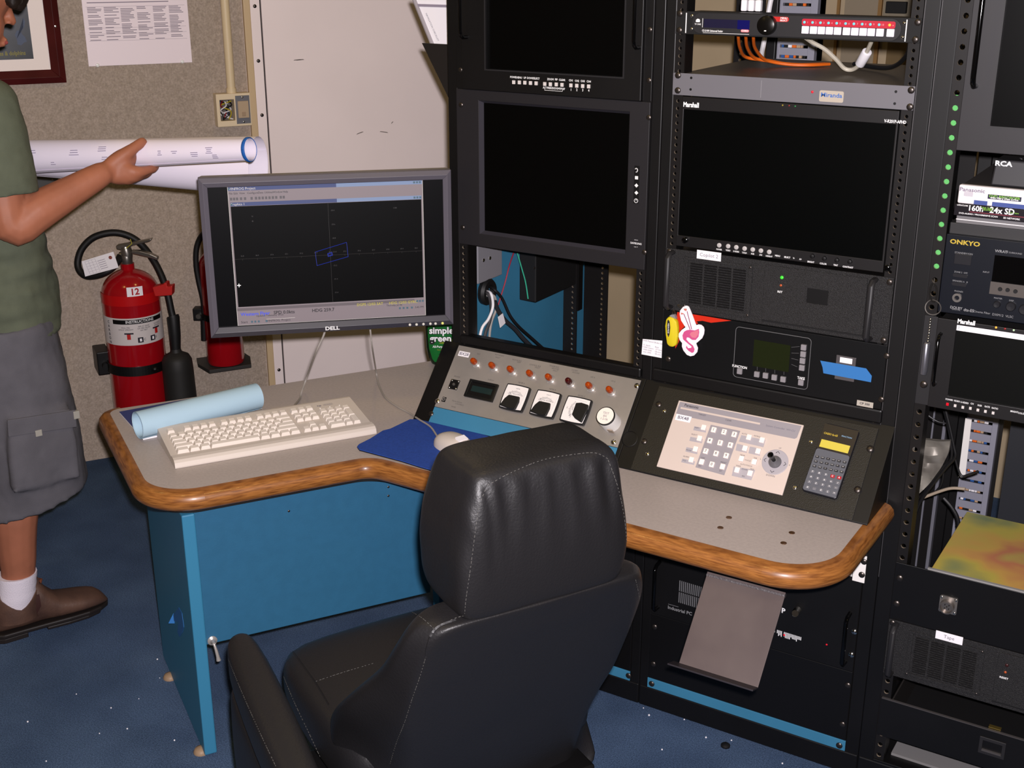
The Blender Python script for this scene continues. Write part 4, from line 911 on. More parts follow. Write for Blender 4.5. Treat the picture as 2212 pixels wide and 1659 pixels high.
B().lathe(SL.P(a, b_, cc+0.0012), SL.n, [(0.0135, 0), (0.013, 0.003), (0.009, 0.006), (0.006, 0.010)], 24).obj('joystick_boot', mat('boot_grey', (110, 108, 112), 0.3), t, smooth=True)
B().tube([SL.P(a, b_, cc+0.004), SL.P(a-0.001, b_+0.001, cc+0.014), SL.P(a-0.002, b_+0.002, cc+0.026), SL.P(a-0.0025, b_+0.0025, cc+0.036), SL.P(a-0.003, b_+0.003, cc+0.039)], [0.005, 0.0042, 0.0055, 0.0062, 0.0035], 14).obj('joystick_stick', blackg, t, smooth=True)
# --- calculator lying on the slope
q8 = zt(1720, 900, 8.294)
k0 = 0.003
A_ = [SL.W(*q8(X, Y), 0.012) for X, Y in ((480, 105), (1105, 230), (745, 1500), (125, 1310))]
u_ = ((A_[1]-A_[0])+(A_[2]-A_[3]))/2; v_ = ((A_[0]-A_[3])+(A_[1]-A_[2]))/2
cw, chh = u_.length, v_.length
cen = (A_[0]+A_[1]+A_[2]+A_[3])/4 - SL.n*0.012
CF = Fr(cen, u_, v_)
t = thing('calculator', 'dark pocket calculator with yellow display lying on the sloped panel', 'calculator', CF.P(0, -chh/2, k0))
B().prism(CF, rrect(-cw/2, cw/2, -chh/2, chh/2, 0.006), k0, 0.012).obj('body', mat('navy_black_plastic', (24, 24, 34), 0.4), t, 0.002)
B().prism(CF, [(-cw/2+0.001, chh/2-0.001-0.37*chh), (cw/2-0.001, chh/2-0.001-0.37*chh), (cw/2-0.001, chh/2-0.002), (-cw/2+0.001, chh/2-0.002)], 0.012, 0.0126).obj('top_cover', mat('calc_brown_black', (42, 37, 36), 0.35), t)
B().prism(CF, rrect(-cw/2+0.0015, cw/2-0.0015, -chh/2+0.002, chh/2-0.38*chh, 0.005), 0.012, 0.0126).obj('keypad_plate', mat('calc_grey', (98, 100, 108), 0.5), t)
l4 = [CF.px(*q8(X, Y), 0.0126) for X, Y in ((440, 410), (970, 515), (930, 650), (420, 550))]
bb(CF, (l4[0][0]+l4[3][0])/2, (l4[1][0]+l4[2][0])/2, (l4[2][1]+l4[3][1])/2, (l4[0][1]+l4[1][1])/2, 0.0126, 0.0130).obj('display', mat('yellow_lcd', (226, 208, 84), 0.3), t)
KS = bb(Fr((0, 0, 0), (1, 0, 0), (0, 1, 0)), -0.0035, 0.0035, -0.0022, 0.0022, 0, 0.002).mesh('small_key', 0.0005); KS.materials.append(mat('calc_dark_key', (44, 42, 44), 0.5))
KL = bb(Fr((0, 0, 0), (1, 0, 0), (0, 1, 0)), -0.0042, 0.0042, -0.0033, 0.0033, 0, 0.0024).mesh('large_key', 0.0008); KL.materials.append(mat('calc_grey_key', (120, 120, 126), 0.5))
KR = KL.copy(); KR.materials.clear(); KR.materials.append(mat('calc_red_key', (190, 30, 46), 0.45))
its = []
for (x0, y0), (x1, y1), n_, me in (((375, 715), (865, 815), 6, KS), ((350, 800), (838, 900), 6, KS), ((325, 885), (812, 990), 6, KS)):
    for i in range(n_):
        a, b_ = CF.px(*q8(x0+(x1-x0)*i/(n_-1), y0+(y1-y0)*i/(n_-1)), 0.014); inst('function_key', me, None, t, CF.mat(a, b_, 0.0126)); its.append((('SIN', 'COS', 'x2', 'LOG', 'M+', 'MR')[i], a, b_, 0.0018, 1))
labs4 = ['789CA', '456x/', '123+-', '0.E(=']
for r_, ((x0, y0), (x1, y1)) in enumerate((((293, 985), (770, 1095)), ((265, 1078), (745, 1190)), ((235, 1168), (712, 1275)), ((205, 1265), (682, 1370)))):
    for i in range(5):
        a, b_ = CF.px(*q8(x0+(x1-x0)*i/4, y0+(y1-y0)*i/4), 0.014); inst('number_key', KR if r_ == 0 and i > 2 else KL, None, t, CF.mat(a, b_, 0.0126)); its.append((labs4[r_][i], a, b_, 0.0036, 1, 0.02))
text('key_lettering', its, CF, wprint, t, 0.0152)
a, b_ = CF.px(*q8(620, 320), 0.0126); text('brand_lettering', [('CASIO fx-65', a, b_, 0.0042, 0.95, 0.03)], CF, mat('gold_print', (206, 178, 60), 0.5), t, 0.0129)
a, b_ = CF.px(*q8(905, 368), 0.0126); text('model_lettering', [('FRACTION', a, b_, 0.003, 1.05, 0.02)], CF, mat('pale_blue_print', (140, 180, 210), 0.5), t, 0.0129)

# ================================================================ below the desk, racks one and two
q4 = zt(1340, 1180, 3.463)
zU0 = (face_z(*q4(245, 498))+face_z(*q4(1615, 897)))/2
t = thing('industrial_computer', 'black rack computer with slatted vent and white marks, below the desk', 'computer', (X2+PW/2, 0.1, zU0))
bb(RK, XA, XB, zU0, 0.6, 0.0005, 0.004).obj('faceplate', black, t, 0.001)
bb(RK, XA+0.02, XB-0.02, zU0+0.002, 0.598, -0.4, 0.0002).obj('chassis', blackm, t)
q4b = zt(1400, 1200, 4.809)
b = B()
for i in range(14):
    x0_, y0_ = RK.px(*q4b(332+20*i, 255+6*i), 0.004)
    for k in range(2):
        b.box(RK, x0_-0.0011, x0_+0.0011, y0_-0.028-k*0.030, y0_-0.001-k*0.030, 0.004, 0.0046)
b.obj('vent_slat', wprintd, t, kind='stuff')
x_, y_ = RK.px(*q4b(330, 572), 0.004)
text('lettering', [('Industrial PC', x_, y_, 0.0085, 1.0, 0.015)], RK, mat('grey_print', (150, 150, 152), 0.6), t, 0.0043)
bb(RK, x_-0.03, x_-0.004, y_+0.008, y_+0.009, 0.004, 0.0044).obj('rule_line', wprintd, t)
b = B(); rr = random.Random(2)
for i in range(20):
    X = 1315+i*14.3; Y = 780+i*4.4
    if rr.random() < 0.12: continue
    x_, y_ = RK.px(*q4b(X, Y), 0.004); h_ = rr.choice((0.004, 0.007, 0.010)); b.box(RK, x_-0.0009, x_+0.0009, y_-h_, y_+0.004, 0.004, 0.0046)
b.obj('white_tick_mark', wprint, t, kind='stuff')
x_, y_ = RK.px(*q4b(1405, 575), 0.004); text('lettering', [('P', x_, y_, 0.012, 1, 0.03)], RK, wprint, t, 0.0043)
x_, y_ = RK.px(*q4b(1415, 825), 0.004); inst('indicator_lamp', led(mat('red_led', (220, 20, 40), 0.3)), None, t, RK.mat(x_, y_, 0.004))
x_, y_ = RK.px(*q4b(1855, 925), 0.004); inst('indicator_lamp', led(mat('red_led', (220, 20, 40), 0.3)), None, t, RK.mat(x_, y_, 0.004) @ Matrix.Scale(0.8, 4))
x_, y_ = RK.px(*q4b(1555, 565), 0.004)
b = B()
for k in range(5): b.lathe(RK.P(x_, y_, 0.004+k*0.004), RK.n+V((0.25, 0, 0.25)), [(0.0075, 0), (0.0085, 0.0015), (0.0075, 0.003)], 14)
b.obj('lock_barrel', chrome, t, smooth=True)
for X, Y in ((1750, 640), (1728, 812)):
    x_, y_ = RK.px(*q4(X, Y), 0.004); screw(RK, t, x_, y_, 0.004, BOLT, 1.2)
for xh in (XA+0.018, XB-0.018):
    B().tube([RK.P(xh, zU0+0.02, 0.004), RK.P(xh, zU0+0.022, 0.022), RK.P(xh, zU0+0.03, 0.03), RK.P(xh, zU0+0.13, 0.03), RK.P(xh, zU0+0.138, 0.022), RK.P(xh, zU0+0.14, 0.004)], 0.0045, 10).obj('handle', blackg, t, smooth=True)
t = tag(bb(RK, XA, XB, 0.0835, zU0-0.001, 0.0005, 0.0035).obj('blank_panel', mat('satin_black', (14, 13, 14), 0.4), bevel=0.001), 'large plain black blanking panel with four screws near the floor', 'panel')
screws_px(RK, t, [q4(257, 603), q4(247, 880), q4(1702, 1040), q4(1662, 1332)], 0.0035, None, 1.2)
zb0 = 0.0568; zb1 = 0.0828
t = tag(bb(RK, XA-0.001, XB+0.001, zb0, zb1, 0.0005, 0.004).obj('blue_strip', blue, bevel=0.0008), 'long blue strip panel along the foot of the rack', 'panel')
screws_px(RK, t, [q4(235, 1028), q4(1638, 1490)], 0.004, None, 1.3)
t = tag(bb(RK, 0.0, PW, zb0, zb1, 0.0005, 0.004).obj('blue_strip', blue, bevel=0.0008), 'blue strip panel at the rack foot behind the leather chair', 'panel')
screws_px(RK, t, [q4(62, 968)], 0.004, None, 1.3)
tag(bb(RK, 0.0, PW, 0.0835, 0.42, 0.0005, 0.0035).obj('blank_panel', mat('satin_black', (14, 13, 14), 0.4), bevel=0.001), 'plain black blanking panel behind the leather chair', 'panel')
tag(bb(RK, 0.0, PW, 0.421, 0.60, 0.0005, 0.0035).obj('blue_blank_panel', mat('deep_blue_paint', (40, 96, 160), 0.5), bevel=0.001), 'blue blanking panel under the desk behind the leather chair', 'panel')
a0, b0 = RK.px(*q4(1765, 230), 0.006); a1, b1 = RK.px(*q4(1845, 90), 0.006)
t = thing('white_bracket', 'small white bracket plate with two black screws beside the desk end', 'bracket', RK.P(a0, b0, 0.004))
bb(RK, a1-0.026, a1, b0-0.01, b1+0.004, 0.0045, 0.007).obj('plate', white, t, 0.001)
bb(RK, a1-0.045, a1-0.027, b0-0.002, b1+0.03, 0.0045, 0.006).obj('wing', white, t, 0.001)
for X, Y in ((1823, 115), (1806, 213)):
    x_, y_ = RK.px(*q4(X, Y), 0.007); screw(RK, t, x_, y_, 0.007, None, 1.2)
# --- bent steel holder hanging from the underside of the desk
zU = DT-0.052
Ptl = atp = None
FU = Fr((0, 0, zU), (1, 0, 0), (0, 1, 0))
xl, yl = FU.px(*q4(665, 155)); xr_, yr_ = FU.px(*q4(1250, 300))
ym = -0.345
XPl = Fr((xl+0.004, 0, 0), (0, 1, 0), (0, 0, 1)); XPr = Fr((xl+0.165, 0, 0), (0, 1, 0), (0, 0, 1))
bY, bZ = XPl.px(*q4(650, 212)); bY2, bZ2 = XPl.px(*q4(440, 882)); 
w_h = 0.155
pmetal = mat('bare_brown_steel', (84, 72, 72), 0.5, metal=0.2, rgb2=(98, 86, 84), vscale=8)
t = thing('holder_plate', 'bent bare steel holder with an upturned lip hanging under the desk', 'holder', (xl+w_h/2, bY2, bZ2))
Xa, Xb = xl+0.004, xl+0.004+w_h
th = 0.003
def strip(p0, p1, x0, x1, m, nm, thick=0.003):
    (y0, z0), (y1, z1) = p0, p1
    d = V((0, y1-y0, z1-z0)).normalized(); n = V((0, d.z, -d.y))*thick
    b = B().hexa([V((x0, y0, z0)), V((x1, y0, z0)), V((x1, y1, z1)), V((x0, y1, z1))], [V((x0, y0, z0))+n, V((x1, y0, z0))+n, V((x1, y1, z1))+n, V((x0, y1, z1))+n])
    return b.obj(nm, m, t, 0.0006)
strip((bY+0.002, zU-0.001), (bY, bZ), Xa, Xb, pmetal, 'hanger')
B().tube([V((Xa, bY, bZ)), V((Xb, bY, bZ))], 0.0045, 8).obj('weld_bead', mat('weld_grey', (88, 82, 84), 0.5, bump=1.0, bscale=300), t, smooth=True)
strip((bY, bZ), (bY2, bZ2), Xa, Xb, pmetal, 'plate')
ld = V((0, bY2-bY, bZ2-bZ)).normalized(); lip = V((0, -0.026, 0.012))
strip((bY2, bZ2), (bY2-0.028, bZ2+0.010), Xa-0.012, Xb, mat('dark_lip_steel', (52, 48, 54), 0.45, metal=0.3), 'lip')
tag(bb(Fr((0, bY, 0), (1, 0, 0), (0, 0, 1)), Xa, Xb, zU-0.002, zU-0.0005, -0.06, 0.004).obj('holder_flange', pmetal, t), None, None) if False else None

# ================================================================ rack three
q9 = zt(2050, 330, 9.76); q10 = zt(2030, 500, 8.297); q11 = zt(1900, 680, 3.19); q12 = zt(1850, 1150, 3.26)
XR = X3+0.0222; XE = X3+PW-0.0222
# top monitor
z0 = face_z(2085, 326, 0.006)
t = thing('rack_monitor', 'dark grey rack monitor with a long round handle, above the disc recorder', 'monitor', (XR+0.2, 0, z0))
sa0, sb0 = RK.px(2139, 272, 0.006)
ringframe(RK, (XR, z0), (XE, 1.80), (sa0, sb0), (XE-0.05, 1.75), -0.002, 0.006).obj('bezel', mat('grey_black_bezel', (40, 38, 41), 0.5), t, 0.001)
bb(RK, sa0, XE-0.05, sb0, 1.75, -0.006, 0.002).obj('screen', screen_off, t)
bb(RK, XR+0.004, XE-0.004, z0+0.003, 1.795, -0.09, -0.0063).obj('housing', blackm, t)
ringframe(RK, (sa0-0.003, sb0-0.003), (XE-0.047, 1.753), (sa0, sb0), (XE-0.05, 1.75), 0.006, 0.0072).obj('screen_rim', charcoal, t)
xh, zh = RK.px(2090, 185, 0.006); xh += 0.014
B().tube([RK.P(xh, zh, 0.005), RK.P(xh, zh+0.001, 0.022), RK.P(xh, zh+0.008, 0.031), RK.P(xh, zh+0.018, 0.034), RK.P(xh, zh+0.3, 0.034), RK.P(xh, zh+0.31, 0.022), RK.P(xh, zh+0.312, 0.005)], 0.0048, 12).obj('handle', blackg, t, smooth=True)
# disc recorder
c_ = 0.002
dz1 = face_z(*q9(215, 668), c_); dxa = face_x(*q9(215, 668), c_)
zA = face_z(*q9(170, 1060), c_); zBk = face_z(*q9(125, 1308), c_); zC = face_z(*q9(190, 1480), c_)
dxb = XE-0.004; dxa = max(dxa, XR+0.004)
t = thing('disc_recorder', 'silver disc recorder with printed black band, on top of the receiver', 'recorder', ((dxa+dxb)/2, 0.15, zC))
bb(RK, dxa+0.002, dxb-0.002, zC+0.004, dz1-0.002, -0.30, -0.012).obj('case', mat('dark_grey_case', (70, 67, 66), 0.5), t, 0.002)
silver = mat('silver_plastic', (226, 220, 222), 0.35)
bb(RK, dxa, dxb, zA, dz1, -0.012, c_).obj('front_panel', silver, t, 0.003)
bb(RK, dxa-0.003, dxb, zBk, zA-0.0005, -0.012, c_+0.004).obj('black_band', mat('band_black', (26, 22, 28), 0.3), t, 0.001)
bb(RK, dxa+0.002, dxb, zC, zBk-0.0005, -0.012, c_-0.001).obj('base_band', mat('mid_grey_plastic', (120, 118, 120), 0.4), t, 0.001)
bb(RK, dxa+0.002, dxb, zC+(zBk-zC)*0.45, zC+(zBk-zC)*0.55, c_-0.001, c_+0.0004).obj('bright_line', silver, t)
x_, y_ = RK.px(*q9(490, 790), c_); text('brand_lettering', [('Panasonic', x_, y_, 0.0072, 1.15, 0.02)], RK, mat('grey_violet_ink', (130, 118, 140), 0.6), t, c_+0.0004)
x_, y_ = RK.px(*q9(412, 865), c_); bb(RK, x_-0.008, x_+0.008, y_-0.0045, y_+0.0035, c_, c_+0.001).obj('power_button', mat('button_grey_white', (200, 196, 204), 0.4), t, 0.0006)
x0_, y1_ = RK.px(*q9(825, 872), c_); x1_ = face_x(*q9(1530, 950), c_); y0_ = face_z(*q9(825, 968), c_)
bb(RK, x0_, x1_, y0_, y1_, c_, c_+0.0006).obj('title_strip', mat('navy_strip', (24, 26, 60), 0.4), t)
text('title_lettering', [('DVD RECORDER', (x0_+x1_)/2, y1_-0.0032, 0.0045, 1.15, 0.03)], RK, mat('lime_print', (130, 190, 60), 0.5), t, c_+0.0009)
text('title_lettering', [('with Hard Disk Drive', (x0_+x1_)/2, y0_+0.0028, 0.0038, 1.05, 0.03)], RK, wprint, t, c_+0.0009)
x0_, y1_ = RK.px(*q9(530, 995), c_); x1_ = face_x(*q9(815, 1020), c_)
bb(RK, x0_, x1_, zA+0.001, y1_, c_, c_+0.0006).obj('window', mat('window_blue', (80, 96, 160), 0.25), t)
x0_ = face_x(*q9(910, 1060), c_)
bb(RK, x0_, x0_+0.065, zA+0.001, y1_, c_, c_+0.0006).obj('window', mat('window_blue', (80, 96, 160), 0.25), t)
cb = c_+0.004
x_, y_ = RK.px(*q9(560, 1180), cb); xs, ys = RK.px(*q9(1120, 1240), cb)
text('band_lettering', [('160h', x_, y_, 0.010, 1.0, 0.025), ('24x SD', xs, ys+0.0005, 0.011, 0.95, 0.025), ('DVD-AUDIO / PROGRESSIVE SCAN', *RK.px(*q9(615, 1310), cb), 0.0028, 1.15, 0.02), ('SD NETWORK', *RK.px(*q9(1320, 1390), cb), 0.0032, 1, 0.02), ('OPEN/CLOSE', *RK.px(*q9(285, 1110), cb), 0.0024, 1, 0.02)], RK, wprint, t, cb+0.0004)
text('band_lettering', [('High Speed', *RK.px(*q9(815, 1170), cb), 0.0034, 1, 0.02), ('Recording', *RK.px(*q9(810, 1205), cb), 0.0034, 1, 0.02), ('Card & Picture', *RK.px(*q9(1355, 1270), cb), 0.0028, 0.8, 0.02)], RK, mat('lime_print', (130, 190, 60), 0.5), t, cb+0.0004)
x0_, y0_ = RK.px(*q9(430, 1240), cb); bb(RK, x0_, x0_+0.10, y0_-0.0012, y0_+0.0008, cb, cb+0.0003).obj('crimson_line', mat('crimson_line', (110, 24, 44), 0.5), t)
# small black box on the recorder
rx0 = face_x(*q9(1000, 130), -0.03); rz1 = face_z(*q9(1000, 128), -0.03)
t = thing('converter_box', 'small black converter box standing on the silver disc recorder', 'converter', (rx0+0.1, 0.1, dz1))
B().hexa([RK.P(rx0-0.003, dz1, -0.02), RK.P(rx0+0.2, dz1, -0.02), RK.P(rx0+0.2, dz1, -0.20), RK.P(rx0-0.003, dz1, -0.20)], [RK.P(rx0, rz1, -0.024), RK.P(rx0+0.198, rz1, -0.024), RK.P(rx0+0.198, rz1, -0.20), RK.P(rx0, rz1, -0.20)]).obj('case', mat('grey_black_box', (44, 43, 46), 0.45), t, 0.003)
x_, y_ = RK.px(*q9(1150, 235), -0.02); text('brand_lettering', [('RCA', x_, y_, 0.009, 1.2, 0.03)], RK, mat('bright_white_print', (245, 245, 245), 0.5), t, -0.0195)
b = B()
for i in range(8): b.box(Fr((rx0+0.04+i*0.012, 0.05, rz1), (1, 0.4, 0), (-0.4, 1, 0)), -0.0012, 0.0012, 0, 0.012, 0.0, 0.0005)
b.obj('top_slot', wprintd, t)
# receiver
oz1 = face_z(2056, 506, 0.004); oz0 = face_z(2031, 674, 0.004); ox0 = XR+0.001
t = thing('audio_receiver', 'blue-black audio receiver with gold maker name, below the disc recorder', 'receiver', (ox0+0.2, 0.15, oz0))
navy = mat('blue_black_front', (14, 18, 28), 0.35)
bb(RK, ox0, XE-0.001, oz0, oz1, -0.008, 0.004).obj('front_panel', navy, t, 0.0015)
bb(RK, ox0+0.001, XE-0.002, oz0+0.004, zC-0.002, -0.32, -0.0085).obj('case', mat('receiver_case', (46, 45, 46), 0.5), t, 0.002)
def rp_(X, Y, c=0.004): return RK.px(*q10(X, Y), c)
text('brand_lettering', [('ONKYO', *rp_(452, 207), 0.0085, 1.25, 0.03)], RK, mat('gold_print', (206, 178, 60), 0.5), t, 0.0044)
texts('lettering', [('STANDBY/ON', *rp_(430, 392), 0.0034, 1.1), ('ZONE 2  OFF', *rp_(380, 735), 0.003), ('SPEAKERS A   B', *rp_(365, 895), 0.003), ('PHONES', *rp_(340, 1075), 0.003), ('WRAT', *rp_(1105, 360), 0.005, 1.1, 0.02), ('INPUT', *rp_(832, 730), 0.003), ('MASTER', *rp_(1045, 1198), 0.003), ('DISP', *rp_(1285, 1240), 0.003), ('THX SURROUND', *rp_(1310, 385), 0.003), ('DOLBY', *rp_(295, 1370), 0.005, 1, 0.02), ('DIGITAL', *rp_(295, 1400), 0.003), ('dts-ES', *rp_(520, 1415), 0.0055, 1, 0.02), ('Cinema Filter', *rp_(755, 1450), 0.004), ('DXM12  VLSC', *rp_(1130, 1510), 0.0045)], RK, mat('grey_print', (150, 150, 152), 0.6), t, 0.0044)
x_, y_ = rp_(415, 500); bb(RK, x_-0.0155, x_+0.0155, y_-0.010, y_+0.010, 0.004, 0.0058).obj('standby_button', mat('button_black', (40, 40, 44), 0.3), t, 0.001)
for X, Y in ((370, 790), (350, 945)):
    x_, y_ = rp_(X, Y); B().prism(RK, rrect(x_-0.0135, x_+0.0135, y_-0.0032, y_+0.0032, 0.003), 0.004, 0.006).obj('rocker_button', mat('button_black', (40, 40, 44), 0.3), t)
x_, y_ = rp_(312, 1185); B().lathe(RK.P(x_, y_, 0.004), RK.n, [(0.0085, 0), (0.0085, 0.003), (0.0045, 0.003), (0.004, 0.0)], 18, cap=False).obj('headphone_jack', steel, t, smooth=True)
for X, Y, r_ in ((1030, 1300, 0.0065), (1280, 1340, 0.009), (1520, 1395, 0.010)):
    x_, y_ = rp_(X, Y); B().lathe(RK.P(x_, y_, 0.004), RK.n, [(r_, 0), (r_*0.95, 0.006), (r_*0.8, 0.0075), (0, 0.007)], 20).obj('knob', mat('button_black', (40, 40, 44), 0.3), t, smooth=True)
x0_, y1_ = rp_(990, 420); y0_ = rp_(930, 890)[1]; yb_ = rp_(885, 1110)[1]
bb(RK, x0_, XE-0.03, y0_, y1_, 0.004, 0.0046).obj('display', blackg, t)
bb(RK, x0_-0.001, XE-0.03, yb_, y0_-0.0004, 0.004, 0.006).obj('button_bar', mat('bronze_grey', (88, 82, 78), 0.4), t)
for X, Y in ((1085, 1030), (1220, 1045), (1360, 1070)):
    x_, y_ = rp_(X, Y); B().lathe(RK.P(x_, y_, 0.006), RK.n, [(0.004, 0), (0.0036, 0.002)], 12).obj('small_button', black, t, smooth=True)
# lower small monitor
mz1 = face_z(2031, 686, 0.004); mz0 = face_z(1987, 873, 0.004)
t = thing('rack_monitor', 'black rack monitor with white strip across its top and tiny buttons', 'monitor', (X3+0.24, 0, mz0))
bb(RK, X3+0.0004, X3+0.026, mz0, mz1, 0.0005, 0.0035).obj('mounting_ear', charcoal, t, 0.0008)
sa0, sb1 = RK.px(*q11(531, 70), 0.008); sb0 = face_z(*q11(478, 560), 0.008)
ringframe(RK, (X3+0.0265, mz0), (XE, mz1), (sa0, sb0), (XE-0.03, sb1), 0.0, 0.008).obj('bezel', mat('black_brown_bezel', (24, 22, 23), 0.45), t, 0.001)
bb(RK, sa0, XE-0.03, sb0, sb1, -0.003, 0.004).obj('screen', mat('dark_grey_screen', (12, 13, 12), 0.3), t)
bb(RK, X3+0.03, XE-0.004, mz0+0.003, mz1-0.003, -0.07, -0.0032).obj('housing', blackm, t)
wz1 = sb1; wz0 = face_z(*q11(532, 106), 0.004)
bb(RK, sa0+0.0002, XE-0.031, wz0, wz1, 0.004, 0.0048).obj('white_strip', paper, t)
text('strip_lettering', [('1', sa0+0.004, (wz0+wz1)/2, 0.006)], RK, inkl, t, 0.0052)
x_, y_ = RK.px(*q11(598, 52), 0.008); text('brand_lettering', [('Marshall', x_, y_, 0.0085, 0.82, 0.035)], RK, mat('bright_white_print', (245, 245, 245), 0.5), t, 0.0084)
for X, Y, m_ in ((803, 87, amber), (865, 96, mat('tally_r', (150, 30, 30), 0.4)), (925, 106, mat('pale_green_led', (190, 220, 180), 0.4))):
    x_, y_ = RK.px(*q11(X, Y), 0.008); inst('indicator_lamp', led(m_), None, t, RK.mat(x_, y_, 0.008) @ Matrix.Scale(0.8, 4))
its = []
SQ = bb(Fr((0, 0, 0), (1, 0, 0), (0, 1, 0)), -0.0024, 0.0024, -0.0028, 0.0028, 0, 0.0016).mesh('tiny_button', 0.0003)
for X, Y, s_ in ((480, 585, 'POWER'), (533, 595, 'VIDEO'), (586, 606, 'S-VIDEO'), (638, 613, 'CH'), (690, 625, 'RGB'), (742, 634, 'RATE'), (795, 645, 'RATIO'), (928, 668, 'BRIGHT'), (980, 680, 'COLOR')):
    x_, y_ = RK.px(*q11(X, Y), 0.008); its.append((s_, x_, y_, 0.0034, 0.85, 0.02))
    if X < 900: inst('button', SQ if X > 500 else SQ.copy(), btnm if X > 500 else mat('red_led', (220, 20, 40), 0.3), t, RK.mat(x_-0.002, y_-0.0095, 0.008))
text('button_lettering', its, RK, wprint, t, 0.0084)
screws_px(RK, t, [q11(305, 480)], 0.0035, None, 1.3)
xh = X3+0.036
B().tube([RK.P(xh, mz1-0.03, 0.007), RK.P(xh, mz1-0.031, 0.02), RK.P(xh, mz1-0.04, 0.028), RK.P(xh, mz0+0.06, 0.028), RK.P(xh, mz0+0.05, 0.02), RK.P(xh, mz0+0.049, 0.007)], 0.0035, 10).obj('handle', blackg, t, smooth=True)
# key ring and torch hanging from the rail
c_ = 0.014
t = thing('key_ring', 'steel key ring with clip and small silver torch hanging on rack post', 'key ring', RK.W(1995, 808, c_))
qa = zt(1900, 300, 4.147)
rc = RK.W(*qa(480, 1510), c_)
B().tube([rc+RK.u*0.0145*math.cos(k*PI/12)+RK.v*0.0145*math.sin(k*PI/12)+RK.n*0.002*math.sin(k*PI/6) for k in range(25)], 0.0011, 6).obj('ring', steel, t, smooth=True)
cl = [RK.W(*qa(X, Y), c_) for X, Y in ((470, 1300), (455, 1340), (450, 1400), (470, 1450), (500, 1450), (512, 1390), (508, 1330), (485, 1300))]
B().tube(spline(cl+[cl[0]], 4), 0.0016, 6).obj('clip', mat('dark_clip', (70, 68, 66), 0.3, metal=0.8), t, smooth=True)
B().tube([RK.W(*qa(485, 1310), c_), RK.W(*qa(490, 1260), 0.004), RK.W(*qa(490, 1250), 0.0005)], 0.0012, 6).obj('hook', steel, t)
b = B()
for i in range(9): b.ball(RK.W(*q11(352-i*2.2, 30+i*19, ), c_), 0.0024, 8, 5)
b.obj('chain_link', chrome, t, smooth=True)
B().tube([RK.W(*q11(330, 190), c_), RK.W(*q11(326, 200), c_), RK.W(*q11(306, 380), c_), RK.W(*q11(300, 408), c_)], [0.005, 0.0072, 0.0072, 0.0062], 14).obj('torch', mat('silver_torch', (150, 150, 160), 0.3, metal=0.8), t, smooth=True)
# --- the open bay of rack three
R3B = -0.6
a0 = face_x(*q11(600, 720), R3B); a1 = face_x(*q11(820, 740), R3B)
zr0 = face_z(*q11(610, 1480), R3B); zr1 = face_z(*q11(720, 745), R3B)
duct('grey slotted wire duct standing inside the open bay of the rack', a0, a1, 0.15, 0.95, R3B, 24, zr0-0.026*3, (zr1-zr0)/11.0)
fw = [RK.px(*q11(X, Y), -0.585) for X, Y in ((592, 712), (636, 720), (590, 1120), (542, 1118))]
tag(B().prism(RK, fw, -0.587, -0.584).obj('white_cover_strip', white), 'white plastic cover strip along the side of the wire duct', 'cover strip')
al = mat('aluminium_channel', (160, 160, 172), 0.4, metal=0.5)
ga = face_x(*q11(345, 1200), -0.62); gb = face_x(*q11(412, 1200), -0.62)
t = thing('aluminium_channel', 'light grey aluminium channel upright behind the crumpled bag', 'channel', RK.P(ga, 0.06, -0.63))
bb(RK, ga-0.012, gb-0.002, 0.06, 0.95, -0.635, -0.626).obj('web', al, t)
for x_ in (ga-0.012, gb-0.006): bb(RK, x_, x_+0.004, 0.06, 0.95, -0.626, -0.615).obj('flange', al, t)
bag = mat('silver_bag', (186, 180, 168), 0.25, metal=0.4, rgb2=(130, 124, 116), vscale=14)
g = [RK.px(*q11(X, Y), -0.12) for X, Y in ((288, 858), (485, 882), (478, 960), (420, 1060), (330, 1180), (248, 1245))]
b = B(); n_ = 14; rr = random.Random(4)
L0 = [RK.px(*q11(288-40*i/n_, 858+387*i/n_), -0.12) for i in range(n_+1)]
R0 = []
for i in range(n_+1):
    f_ = i/n_; pts_ = [(485, 872), (478, 950), (420, 1060), (340, 1170), (255, 1248)]; k = min(int(f_*4), 3); ff = f_*4-k
    R0.append(RK.px(*q11(pts_[k][0]+(pts_[k+1][0]-pts_[k][0])*ff, pts_[k][1]+(pts_[k+1][1]-pts_[k][1])*ff), -0.12))
rows = []
for i in range(n_+1):
    row = []
    for j in range(9):
        s_ = j/8; x_ = L0[i][0]+(R0[i][0]-L0[i][0])*s_; y_ = L0[i][1]+(R0[i][1]-L0[i][1])*s_
        nz = noise.noise(V((x_*38, y_*38, 1.3)))*0.014
        row.append((x_, y_, nz))
    rows.append(row)
vs = [RK.P(x_, y_, -0.12+nz) for r_ in rows for x_, y_, nz in r_]+[RK.P(x_, y_, -0.130+nz*0.5) for r_ in rows for x_, y_, nz in r_]
W_ = 9; N_ = len(rows)*W_
fs = [(i*W_+j, i*W_+j+1, (i+1)*W_+j+1, (i+1)*W_+j) for i in range(n_) for j in range(8)]
fs += [tuple(N_+k for k in reversed(f)) for f in fs]
for i in range(n_):
    for j in (0, 8): fs.append((i*W_+j, (i+1)*W_+j, N_+(i+1)*W_+j, N_+i*W_+j))
for j in range(8):
    for i in (0, n_): fs.append((i*W_+j, i*W_+j+1, N_+i*W_+j+1, N_+i*W_+j))
tag(B().add(vs, fs).obj('plastic_bag', bag, smooth=True, sharp=30), 'crumpled silvery plastic bag tucked behind the rack rail', 'bag')
